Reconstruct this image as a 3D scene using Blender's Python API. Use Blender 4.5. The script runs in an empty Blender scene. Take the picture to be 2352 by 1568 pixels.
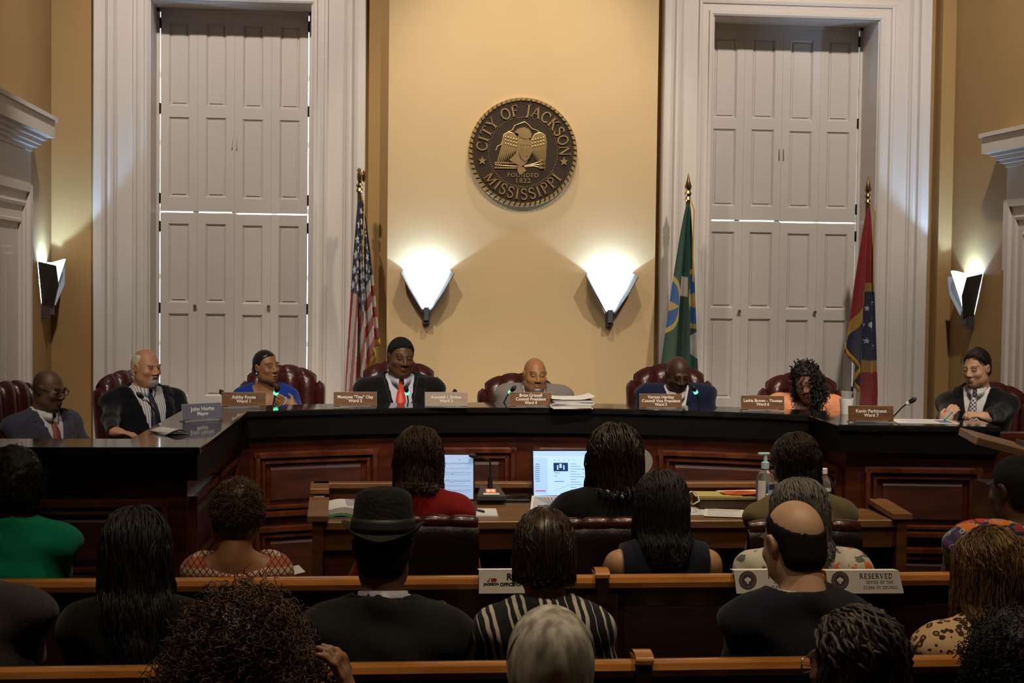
import bpy, math, random
import numpy as np
from mathutils import Matrix, Vector

# ------------------------------------------------------------------ camera, world, lights, exposure
S = bpy.context.scene
COL = S.collection
random.seed(7); RNG = np.random.default_rng(7)
FPX, YAW, PITCH, ROLL, EYE = 3700.0, math.atan(.1036), math.atan(.043), .012, 1.97
_f = np.array([math.sin(YAW)*math.cos(PITCH), math.cos(YAW)*math.cos(PITCH), -math.sin(PITCH)])
_r = np.array([math.cos(YAW), -math.sin(YAW), 0.0]); _u = np.cross(_r, _f)
_R = _r*math.cos(ROLL)+_u*math.sin(ROLL); _U = -_r*math.sin(ROLL)+_u*math.cos(ROLL)
_C = np.array([0, 0, EYE])
cam_data = bpy.data.cameras.new('camera'); cam = bpy.data.objects.new('camera', cam_data); COL.objects.link(cam)
cam_data.sensor_width = 36.0; cam_data.lens = FPX/2352*36.0; cam_data.clip_end = 60
cam.matrix_world = Matrix(((_R[0], _U[0], -_f[0], 0), (_R[1], _U[1], -_f[1], 0), (_R[2], _U[2], -_f[2], EYE), (0, 0, 0, 1)))
S.camera = cam

def ray(x, y): return _f+_R*(x-1176)/FPX-_U*(y-784)/FPX
def at(x, y, d): return _C+ray(x, y)*d               # point on the view ray at a real distance
def onY(x, y, Y): r = ray(x, y); return _C+r*(Y/r[1])
def onZ(x, y, Z): r = ray(x, y); return _C+r*((Z-EYE)/r[2])
def onX(x, y, X): r = ray(x, y); return _C+r*(X/r[0])

w = bpy.data.worlds.new('world'); S.world = w; w.use_nodes = True
w.node_tree.nodes['Background'].inputs[0].default_value = (.6, .75, 1, 1)
w.node_tree.nodes['Background'].inputs[1].default_value = .25
S.view_settings.view_transform = 'Standard'; S.view_settings.look = 'None'
S.view_settings.gamma = 1; S.view_settings.use_curve_mapping = False
S.view_settings.exposure = 0.2
def spot(loc, tgt, power, color, angle, blend=.5, size=.06):
    l = bpy.data.lights.new('downlight_or_fill', 'SPOT'); l.energy = power; l.color = color
    l.spot_size = math.radians(angle); l.spot_blend = blend; l.shadow_soft_size = size
    o = bpy.data.objects.new('downlight_or_fill', l); COL.objects.link(o); o.location = loc
    o.rotation_euler = (Vector(tgt)-Vector(loc)).to_track_quat('-Z', 'Y').to_euler()
    return o
WARM = (1, .78, .52); NEUT = (1, .86, .70)
# recessed ceiling downlights of the chamber, plus added fill spots (ceiling at 5.2 m)
LAMPS = [
    # wall washer above the centre panel
    ((1.17, 10.12, 5.12), (1.17, 10.60, 3.3), 150, (1, .88, .70), 74, .7),
    ((1.17, 8.6, 5.15), (1.15, 10.8, 2.2), 190, (1, .85, .64), 56, .8),
    # rows of lights over the clerks, turned to the dais
    ((-1.2, 4.9, 5.15), (-.8, 8.1, 1.3), 170, NEUT, 46, .8),
    ((.35, 4.6, 5.15), (.5, 8.2, 1.3), 250, NEUT, 44, .8),
    ((1.8, 4.6, 5.15), (1.6, 8.2, 1.3), 250, NEUT, 44, .8),
    ((3.4, 4.9, 5.15), (3.0, 7.9, 1.3), 230, NEUT, 46, .8),
    # added frontal fill, no room fixtures: narrow spots over the seats onto members' faces
    ((-.9, 1.2, 5.1), (-.7, 8.0, 1.5), 330, NEUT, 17, .7),
    ((.5, 1.0, 5.1), (.45, 8.3, 1.5), 380, NEUT, 16, .7),
    ((1.7, 1.0, 5.1), (1.6, 8.3, 1.5), 380, NEUT, 16, .7),
    ((3.1, 1.2, 5.1), (3.0, 8.0, 1.5), 360, NEUT, 17, .7),
    # over the windows
    ((-.75, 7.9, 5.15), (-.75, 11, 2.2), 320, (1, .87, .75), 78, .8),
    ((3.05, 7.9, 5.15), (3.05, 11, 2.2), 320, (1, .87, .75), 78, .8),
    # over the clerks
    ((.6, 5.9, 5.15), (.6, 6.6, .9), 110, WARM, 60, .7),
    ((2.1, 5.9, 5.15), (2.0, 6.6, .9), 150, WARM, 60, .7),
    # dimmed ones over the seats
    ((-.9, 3.6, 5.15), (-.8, 4.0, 0.9), 105, WARM, 70, .8),
    ((.6, 3.6, 5.15), (.6, 4.0, 0.9), 135, WARM, 70, .8),
    ((2.1, 3.6, 5.15), (2.1, 4.2, 0.9), 150, WARM, 70, .8),
]
for a in LAMPS: spot(*a)

# ------------------------------------------------------------------ helpers: materials
def _nt(name):
    m = bpy.data.materials.new(name); m.use_nodes = True
    return m, m.node_tree, m.node_tree.nodes['Principled BSDF']
def setc(b, k, v):
    if k in b.inputs: b.inputs[k].default_value = v
def M(name, c, rough=.5, metal=0, spec=.5, noise=None, bump=None, coat=0, emit=None, sheen=0, trans=0, alpha=1, coords='Object', ior=1.45):
    m, nt, b = _nt(name); N, L = nt.nodes.new, nt.links.new
    b.inputs['Base Color'].default_value = (*c, 1); b.inputs['Roughness'].default_value = rough
    b.inputs['Metallic'].default_value = metal; setc(b, 'Specular IOR Level', spec); setc(b, 'Coat Weight', coat); setc(b, 'Coat Roughness', .12)
    setc(b, 'Sheen Weight', sheen); setc(b, 'Transmission Weight', trans); setc(b, 'Alpha', alpha); setc(b, 'IOR', ior)
    if emit: b.inputs['Emission Color'].default_value = (*emit[0], 1); b.inputs['Emission Strength'].default_value = emit[1]
    if noise or bump:
        tc = N('ShaderNodeTexCoord')
    if noise:
        n = N('ShaderNodeTexNoise'); n.inputs['Scale'].default_value = noise[0]; n.inputs['Detail'].default_value = 4
        L(tc.outputs[coords], n.inputs['Vector'])
        mx = N('ShaderNodeMix'); mx.data_type = 'RGBA'; L(n.outputs['Fac'], mx.inputs['Factor'])
        a = noise[1]; mx.inputs[6].default_value = tuple(max(0, v*(1-a)) for v in c)+(1,); mx.inputs[7].default_value = tuple(min(1, v*(1+a)) for v in c)+(1,)
        L(mx.outputs[2], b.inputs['Base Color'])
    if bump:
        n = N('ShaderNodeTexNoise'); n.inputs['Scale'].default_value = bump[0]; n.inputs['Detail'].default_value = 3
        L(tc.outputs[coords], n.inputs['Vector'])
        bp = N('ShaderNodeBump'); bp.inputs['Strength'].default_value = bump[1]; bp.inputs['Distance'].default_value = .01
        L(n.outputs['Fac'], bp.inputs['Height']); L(bp.outputs['Normal'], b.inputs['Normal'])
    return m
def WOOD(name, c1, c2, stretch=(1, 12, 12), scale=2.2, rough=.3, coat=.4):
    m, nt, b = _nt(name); N, L = nt.nodes.new, nt.links.new
    tc = N('ShaderNodeTexCoord'); mp = N('ShaderNodeMapping'); mp.inputs['Scale'].default_value = stretch
    L(tc.outputs['Object'], mp.inputs['Vector'])
    n = N('ShaderNodeTexNoise'); n.inputs['Scale'].default_value = scale; n.inputs['Detail'].default_value = 6; n.inputs['Roughness'].default_value = .6
    L(mp.outputs['Vector'], n.inputs['Vector'])
    cr = N('ShaderNodeValToRGB'); cr.color_ramp.elements[0].position = .35; cr.color_ramp.elements[1].position = .68
    cr.color_ramp.elements[0].color = (*c1, 1); cr.color_ramp.elements[1].color = (*c2, 1)
    L(n.outputs['Fac'], cr.inputs['Fac']); L(cr.outputs['Color'], b.inputs['Base Color'])
    b.inputs['Roughness'].default_value = rough; setc(b, 'Coat Weight', coat); setc(b, 'Coat Roughness', .15)
    return m
def VCOL(name, rough=.5, spec=.4, sheen=0, bump=None, sss=0, coat=0):
    """colour printed / grown per vertex (attribute 'col')"""
    m, nt, b = _nt(name); N, L = nt.nodes.new, nt.links.new
    a = N('ShaderNodeAttribute'); a.attribute_name = 'col'; L(a.outputs['Color'], b.inputs['Base Color'])
    b.inputs['Roughness'].default_value = rough; setc(b, 'Specular IOR Level', spec); setc(b, 'Sheen Weight', sheen); setc(b, 'Coat Weight', coat)
    if sss: setc(b, 'Subsurface Weight', sss); setc(b, 'Subsurface Radius', (.01, .004, .002)); setc(b, 'Subsurface Scale', .3)
    if bump:
        tc = N('ShaderNodeTexCoord'); n = N('ShaderNodeTexNoise'); n.inputs['Scale'].default_value = bump[0]; n.inputs['Detail'].default_value = 3
        L(tc.outputs['Object'], n.inputs['Vector']); bp = N('ShaderNodeBump'); bp.inputs['Strength'].default_value = bump[1]; bp.inputs['Distance'].default_value = .01
        L(n.outputs['Fac'], bp.inputs['Height']); L(bp.outputs['Normal'], b.inputs['Normal'])
    return m

# ------------------------------------------------------------------ helpers: meshes and objects
def link(o, parent=None):
    COL.objects.link(o)
    if parent is not None: o.parent = parent
    return o
def mesh_obj(name, V, Fc, m, parent=None, smooth=False, cols=None):
    me = bpy.data.meshes.new(name)
    V = np.asarray(V, np.float32)
    if isinstance(Fc, np.ndarray):
        nf, k = Fc.shape
        me.vertices.add(len(V)); me.vertices.foreach_set('co', V.ravel())
        me.loops.add(nf*k); me.loops.foreach_set('vertex_index', Fc.astype(np.int32).ravel())
        me.polygons.add(nf); me.polygons.foreach_set('loop_start', np.arange(0, nf*k, k, dtype=np.int32))
        me.update(calc_edges=True); me.validate()
    else:
        me.from_pydata(V.tolist(), [], Fc); me.update()
    if m is not None:
        for x in (m if isinstance(m, (list, tuple)) else [m]): me.materials.append(x)
    if smooth: me.polygons.foreach_set('use_smooth', np.ones(len(me.polygons), bool))
    if cols is not None:
        at_ = me.attributes.new('col', 'FLOAT_COLOR', 'POINT')
        c4 = np.ones((len(V), 4), np.float32); c4[:, :3] = cols; at_.data.foreach_set('color', c4.ravel())
    o = bpy.data.objects.new(name, me); link(o, parent)
    return o
def tag(o, label=None, cat=None, group=None, kind=None):
    if label: o['label'] = label
    if cat: o['category'] = cat
    if group: o['group'] = group
    if kind: o['kind'] = kind
    return o
def empty(name, loc=(0, 0, 0), rz=0, label=None, cat=None, group=None, kind=None):
    o = bpy.data.objects.new(name, None); link(o); o.location = [float(v) for v in loc]; o.rotation_euler = (0, 0, rz); o.empty_display_size = .1
    return tag(o, label, cat, group, kind)
def copy_tree(o, parent=None):
    c = o.copy(); COL.objects.link(c); c.parent = parent
    for ch in list(o.children): copy_tree(ch, c)
    return c
class MB:
    def __init__(s): s.v = []; s.f = []
    def add(s, V, Fc, T=None):
        n = len(s.v)
        for p in V:
            p = Vector([float(q) for q in p]); s.v.append(tuple(T @ p) if T is not None else tuple(p))
        s.f += [tuple(i+n for i in q) for q in Fc]; return s
    def box(s, a, b, T=None, bev=0):
        x0, y0, z0 = a; x1, y1, z1 = b
        if bev:
            e = bev; V = []; 
            # chamfered box: 24 verts
            for x, sx in ((x0, 1), (x1, -1)):
                for y, sy in ((y0, 1), (y1, -1)):
                    for z, sz in ((z0, 1), (z1, -1)):
                        V += [(x, y+sy*e, z+sz*e), (x+sx*e, y, z+sz*e), (x+sx*e, y+sy*e, z)]
            import itertools
            idx = {(i, j, k): 3*(4*i+2*j+k) for i in (0, 1) for j in (0, 1) for k in (0, 1)}
            Fc = []
            for i in (0, 1): Fc.append([idx[i, 0, 0], idx[i, 1, 0], idx[i, 1, 1], idx[i, 0, 1]])
            for j in (0, 1): Fc.append([idx[0, j, 0]+1, idx[1, j, 0]+1, idx[1, j, 1]+1, idx[0, j, 1]+1])
            for k in (0, 1): Fc.append([idx[0, 0, k]+2, idx[1, 0, k]+2, idx[1, 1, k]+2, idx[0, 1, k]+2])
            for i in (0, 1):
                for j in (0, 1): Fc.append([idx[i, j, 0], idx[i, j, 1], idx[i, j, 1]+1, idx[i, j, 0]+1])
                for k in (0, 1): Fc.append([idx[i, 0, k], idx[i, 1, k], idx[i, 1, k]+2, idx[i, 0, k]+2])
            for j in (0, 1):
                for k in (0, 1): Fc.append([idx[0, j, k]+1, idx[1, j, k]+1, idx[1, j, k]+2, idx[0, j, k]+2])
            for t in idx.values(): Fc.append([t, t+1, t+2])
            # make normals point outwards
            c = Vector(((x0+x1)/2, (y0+y1)/2, (z0+z1)/2)); G = []
            for q in Fc:
                p = [Vector(V[i]) for i in q]; n = (p[1]-p[0]).cross(p[2]-p[0]); m = sum(p, Vector())/len(p)
                G.append(q if n.dot(m-c) > 0 else q[::-1])
            return s.add(V, G, T)
        V = [(x0, y0, z0), (x1, y0, z0), (x1, y1, z0), (x0, y1, z0), (x0, y0, z1), (x1, y0, z1), (x1, y1, z1), (x0, y1, z1)]
        return s.add(V, [(3, 2, 1, 0), (4, 5, 6, 7), (0, 1, 5, 4), (1, 2, 6, 5), (2, 3, 7, 6), (3, 0, 4, 7)], T)
    def prism(s, poly, z0, z1, T=None):
        n = len(poly); V = [(x, y, z0) for x, y in poly]+[(x, y, z1) for x, y in poly]
        return s.add(V, [tuple(range(n))[::-1], tuple(range(n, 2*n))]+[(i, (i+1) % n, n+(i+1) % n, n+i) for i in range(n)], T)
    def lathe(s, prof, n=20, T=None, cap=True):
        V = []; Fc = []
        for r, z in prof:
            for i in range(n): a = 2*math.pi*i/n; V.append((r*math.cos(a), r*math.sin(a), z))
        for j in range(len(prof)-1):
            for i in range(n): k = (i+1) % n; Fc.append((j*n+i, j*n+k, (j+1)*n+k, (j+1)*n+i))
        if cap: Fc += [tuple(range(n))[::-1], tuple(range((len(prof)-1)*n, len(prof)*n))]
        return s.add(V, Fc, T)
    def tube(s, P, r, n=8, T=None, closed=False):
        P = [Vector([float(q) for q in p]) for p in P]; m = len(P); V = []; Fc = []
        rs = r if isinstance(r, (list, tuple)) else [r]*m
        up = None
        for i, p in enumerate(P):
            if closed: t = (P[(i+1) % m]-P[i-1])
            else: t = (P[min(i+1, m-1)]-P[max(i-1, 0)])
            t.normalize()
            if up is None:
                up = Vector((0, 0, 1)) if abs(t.z) < .9 else Vector((1, 0, 0))
            a = t.cross(up); a.normalize(); b = a.cross(t); b.normalize(); up = b
            for k in range(n): q = 2*math.pi*k/n; V.append(tuple(p+a*(rs[i]*math.cos(q))+b*(rs[i]*math.sin(q))))
        for i in range(m if closed else m-1):
            j = (i+1) % m
            for k in range(n): l = (k+1) % n; Fc.append((i*n+k, i*n+l, j*n+l, j*n+k))
        if not closed: Fc += [tuple(range(n))[::-1], tuple(range((m-1)*n, m*n))]
        return s.add(V, Fc, T)
    def ball(s, c, r, n=12, T=None):
        r = (r, r, r) if not isinstance(r, (tuple, list)) else r
        V = [(c[0], c[1], c[2]-r[2])]; Fc = []; h = n//2
        for j in range(1, h):
            a = math.pi*j/h
            for i in range(n): b = 2*math.pi*i/n; V.append((c[0]+r[0]*math.sin(a)*math.cos(b), c[1]+r[1]*math.sin(a)*math.sin(b), c[2]-r[2]*math.cos(a)))
        V.append((c[0], c[1], c[2]+r[2])); L = len(V)-1
        for i in range(n):
            k = (i+1) % n; Fc.append((0, 1+k, 1+i)); Fc.append((L, L-n+i, L-n+k))
            for j in range(h-2): Fc.append((1+j*n+i, 1+j*n+k, 1+(j+1)*n+k, 1+(j+1)*n+i))
        return s.add(V, Fc, T)
    def grid(s, Pt, nu, nv, T=None, closed_u=False):
        n = len(s.v); V = [Pt(i, j) for j in range(nv) for i in range(nu)]; Fc = []
        for j in range(nv-1):
            for i in range(nu if closed_u else nu-1):
                k = (i+1) % nu; Fc.append((j*nu+i, j*nu+k, (j+1)*nu+k, (j+1)*nu+i))
        return s.add(V, Fc, T)
    def build(s, name, m, parent=None, smooth=False, T=None):
        V = s.v if T is None else [tuple(T @ Vector(p)) for p in s.v]
        o = mesh_obj(name, V, s.f, m, parent, False)
        if smooth:
            me = o.data; me.polygons.foreach_set('use_smooth', np.ones(len(me.polygons), bool))
            try: me.set_sharp_from_angle(angle=math.radians(35))
            except Exception: pass
        return o
def TR(loc=(0, 0, 0), rx=0, ry=0, rz=0, s=1):
    return Matrix.Translation([float(v) for v in loc]) @ Matrix.Rotation(rz, 4, 'Z') @ Matrix.Rotation(ry, 4, 'Y') @ Matrix.Rotation(rx, 4, 'X') @ Matrix.Scale(s, 4)
def text_mesh(txt, size, bold=0.0, extrude=.0004, align='CENTER', spacing=1.0):
    cu = bpy.data.curves.new('t', 'FONT'); cu.body = txt; cu.size = size; cu.align_x = align; cu.offset = bold; cu.extrude = extrude
    cu.resolution_u = 3; cu.space_character = spacing
    o = bpy.data.objects.new('t', cu); COL.objects.link(o)
    dg = bpy.context.evaluated_depsgraph_get(); dg.update()
    me = bpy.data.meshes.new_from_object(o.evaluated_get(dg))
    V = [tuple(v.co) for v in me.vertices]; Fc = [tuple(p.vertices) for p in me.polygons]
    bpy.data.objects.remove(o); bpy.data.curves.remove(cu); bpy.data.meshes.remove(me)
    return V, Fc
# a small stroked roman alphabet with serifs: strokes in a unit-high box, (points, width)
def _arc(cx, cy, rx, ry, a0, a1, n=12): return [(cx+rx*math.cos(math.radians(a0+(a1-a0)*i/n)), cy+ry*math.sin(math.radians(a0+(a1-a0)*i/n))) for i in range(n+1)]
TK, TN = .15, .07
def _sv(x, y, w=.13): return ([(x-w, y), (x+w, y)], .055)
GLY = {
 'I': (.36, [([(.18, 0), (.18, 1)], TK), _sv(.18, .02, .16), _sv(.18, .98, .16)]),
 'C': (.80, [(_arc(.44, .5, .36, .46, 48, 312, 16), .12), ([(.70, .66), (.70, .98)], .06), ([(.70, .04), (.70, .26)], .05)]),
 'O': (.88, [(_arc(.44, .5, .36, .46, 0, 360, 20), .12)]),
 'T': (.78, [([(.39, 0), (.39, 1)], TK), ([(.04, .97), (.74, .97)], TN), _sv(.39, .02, .16), ([(.05, .97), (.05, .76)], .06), ([(.73, .97), (.73, .76)], .06)]),
 'Y': (.82, [([(.41, 0), (.41, .45)], TK), ([(.41, .45), (.10, .98)], TK), ([(.41, .45), (.74, .98)], TN), _sv(.41, .02, .16), _sv(.10, .98), _sv(.72, .98, .11)]),
 'F': (.68, [([(.18, 0), (.18, 1)], TK), ([(.10, .97), (.62, .97)], TN), ([(.18, .52), (.50, .52)], TN), _sv(.18, .02, .16), ([(.61, .97), (.61, .76)], .06), ([(.50, .42), (.50, .62)], .05)]),
 'J': (.46, [([(.26, .98), (.26, .12), (.20, -.06), (.06, -.08)], TK), _sv(.26, .98, .16)]),
 'A': (.90, [([(.12, .02), (.44, 1)], TN), ([(.44, 1), (.76, .02)], TK), ([(.24, .34), (.64, .34)], .06), _sv(.12, .02), _sv(.76, .02, .15)]),
 'K': (.86, [([(.18, 0), (.18, 1)], TK), ([(.18, .42), (.68, .98)], TN), ([(.34, .58), (.74, .02)], TK), _sv(.18, .02, .16), _sv(.18, .98, .16), _sv(.68, .98), _sv(.74, .02, .14)]),
 'S': (.62, [(_arc(.31, .73, .22, .23, 30, 200, 8)+[(.31, .52)]+_arc(.31, .27, .24, .25, 75, -160, 10), .12), ([(.52, .72), (.52, .96)], .05), ([(.09, .05), (.09, .28)], .05)]),
 'N': (.92, [([(.16, 0), (.16, 1)], TN), ([(.16, 1), (.76, 0)], TK), ([(.76, 0), (.76, 1)], TN), _sv(.16, .02), _sv(.14, .98), _sv(.76, .98)]),
 'M': (1.08, [([(.18, 0), (.18, 1)], TN), ([(.18, 1), (.54, .05)], TK), ([(.54, .05), (.90, 1)], TN), ([(.90, 1), (.90, 0)], TK), _sv(.18, .02), _sv(.90, .02, .15), _sv(.14, .98), _sv(.93, .98)]),
 'P': (.70, [([(.18, 0), (.18, 1)], TK), ([(.18, .97), (.38, .97)]+_arc(.38, .73, .24, .24, 90, -90, 8)+[(.18, .49)], .09), _sv(.18, .02, .16), _sv(.14, .98)]),
 'R': (.82, [([(.18, 0), (.18, 1)], TK), ([(.18, .97), (.38, .97)]+_arc(.38, .75, .23, .22, 90, -90, 8)+[(.18, .53)], .09), ([(.40, .53), (.74, .02)], TK), _sv(.18, .02, .16), _sv(.14, .98), _sv(.74, .02, .1)]),
 'E': (.72, [([(.18, 0), (.18, 1)], TK), ([(.10, .97), (.62, .97)], TN), ([(.18, .52), (.50, .52)], TN), ([(.10, .03), (.64, .03)], TN), ([(.61, .97), (.61, .76)], .06), ([(.63, .03), (.63, .26)], .06), ([(.50, .42), (.50, .62)], .05)]),
 'V': (.86, [([(.12, .98), (.43, 0)], TK), ([(.43, 0), (.74, .98)], TN), _sv(.12, .98, .15), _sv(.74, .98)]),
 'D': (.86, [([(.18, 0), (.18, 1)], TK), ([(.18, .97), (.36, .97)]+_arc(.36, .5, .40, .47, 90, -90, 12)+[(.18, .03)], .10), _sv(.14, .02), _sv(.14, .98)]),
 'H': (.92, [([(.18, 0), (.18, 1)], TK), ([(.74, 0), (.74, 1)], TK), ([(.18, .52), (.74, .52)], TN), _sv(.18, .02, .15), _sv(.18, .98, .15), _sv(.74, .02, .15), _sv(.74, .98, .15)]),
 'L': (.70, [([(.18, 0), (.18, 1)], TK), ([(.10, .03), (.62, .03)], TN), _sv(.18, .98, .15), ([(.62, .03), (.62, .28)], .06)]),
 'U': (.88, [([(.18, .98), (.18, .3)]+_arc(.45, .3, .27, .27, 180, 360, 8)+[(.72, .98)], .11), _sv(.18, .98, .15), _sv(.72, .98)]),
 ' ': (.42, []),
}
def glyph_mesh(mb, ch, h, T, depth=.002):
    """extruded strokes of one letter, standing in the XY plane, extruded along +Z"""
    for pts, wd in GLY[ch][1]:
        P = [(x*h, y*h) for x, y in pts]; wd = wd*h/2; n = len(P); Lf = []; Rt = []
        closed = math.dist(P[0], P[-1]) < 1e-6
        for i in range(n):
            a = P[i-1] if i else (P[-2] if closed else P[0]); b = P[i+1] if i < n-1 else (P[1] if closed else P[-1])
            dx, dy = b[0]-a[0], b[1]-a[1]; l = math.hypot(dx, dy) or 1; nx, ny = -dy/l*wd, dx/l*wd
            Lf.append((P[i][0]+nx, P[i][1]+ny)); Rt.append((P[i][0]-nx, P[i][1]-ny))
        V = []
        for z in (0, depth): V += [(x, y, z) for x, y in Lf]+[(x, y, z) for x, y in Rt]
        Fc = []
        for i in range(n-1):
            Fc += [(2*n+i, 2*n+n+i, 2*n+n+i+1, 2*n+i+1), (i, 2*n+i, 2*n+i+1, i+1), (n+i, n+i+1, 3*n+i+1, 3*n+i)]
        if not closed: Fc += [(0, n, 3*n, 2*n), (n-1, 3*n-1, 4*n-1, 2*n-1)]
        mb.add(V, Fc, T)
def roman_line(mb, txt, h, T, depth=.0006, track=.0):
    wd = sum(GLY[c][0]+track for c in txt)*h; x = -wd/2
    for c in txt:
        glyph_mesh(mb, c, h, T @ Matrix.Translation((x, 0, 0)), depth); x += (GLY[c][0]+track)*h
# ------------------------------------------------------------------ materials of the room
YW, XL, XR, ZC, PLAT = 10.8, -1.915, 4.115, 5.2, .3
YP = 10.68                                           # face of the projecting centre panel
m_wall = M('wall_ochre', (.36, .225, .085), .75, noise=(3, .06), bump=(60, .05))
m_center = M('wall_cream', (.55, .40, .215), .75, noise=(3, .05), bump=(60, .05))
m_white = M('paint_white', (.64, .60, .56), .55, noise=(5, .03))
m_ceil = M('ceiling_paint', (.5, .46, .4), .8)
m_carpet = M('carpet', (.035, .012, .012), .95, noise=(90, .5), bump=(200, .5))
m_hinge = M('hinge_iron', (.03, .025, .022), .45, .7)
m_brass = M('brass', (.55, .38, .14), .32, 1)
m_nickel = M('dull_nickel', (.32, .31, .30), .35, .9)
m_day = M('daylight_pane', (.9, .95, 1), .5, emit=((.86, .93, 1), 3.2))

def struct(o): o['kind'] = 'structure'; return o
struct(MB().box((-8, -6, -.1), (10, 12, 0)).build('floor', m_carpet))
struct(MB().box((-8, -6, ZC), (10, 12, ZC+.1)).build('ceiling', m_ceil))
# window openings in the back wall
WIN = [(-1.287, -.23), (2.463, 3.621)]; ZS, ZT = 1.0, 3.74
mb = MB()
xs = [XL-.3, WIN[0][0], WIN[0][1], WIN[1][0], WIN[1][1], XR+.3]
for a, b in ((0, 1), (2, 3), (4, 5)): mb.box((xs[a], YW, 0), (xs[b], YW+.5, ZC))
for a, b in WIN: mb.box((a, YW, 0), (b, YW+.5, ZS)); mb.box((a, YW, ZT), (b, YW+.5, ZC))
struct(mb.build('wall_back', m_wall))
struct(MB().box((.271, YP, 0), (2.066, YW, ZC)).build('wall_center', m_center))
mb = MB().box((XL-.3, -6, 0), (XL, YW+.5, ZC)); struct(mb.build('wall_left', m_wall))
mb = MB().box((XR, -6, 0), (XR+.3, YW+.5, ZC)).box((4.02, YW-.14, 0), (XR, YW, ZC)); struct(mb.build('wall_right', m_wall))
struct(MB().box((-8, -6.3, 0), (10, -6, ZC)).build('wall_front', m_wall))

def sweep_frame(mb, x0, x1, z0, zt, prof, T=None, inner_back=0.0):
    """casing moulding mitred round an opening; plane y=0, projecting towards -y; prof = [(offset, projection)]"""
    pr = [(prof[0][0], inner_back)]+list(prof)+[(prof[-1][0], 0)]
    V = []; Fc = []
    for o, p in pr: V += [(x0-o, -p, z0), (x0-o, -p, zt+o), (x1+o, -p, zt+o), (x1+o, -p, z0)]
    for i in range(len(pr)-1):
        for j in range(3): Fc.append((4*i+j, 4*i+j+1, 4*i+4+j+1, 4*i+4+j))
        Fc += []
    mb.add(V, Fc, T)
CAS = [(0, .025), (.012, .035), (.03, .035), (.036, .022), (.075, .022), (.082, .036), (.10, .040), (.108, .026), (.205, .026), (.212, .036), (.222, .030), (.228, .044), (.245, .052), (.262, .052), (.27, .04), (.278, .064), (.30, .075), (.345, .080), (.352, .07), (.352, .03)]
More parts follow.
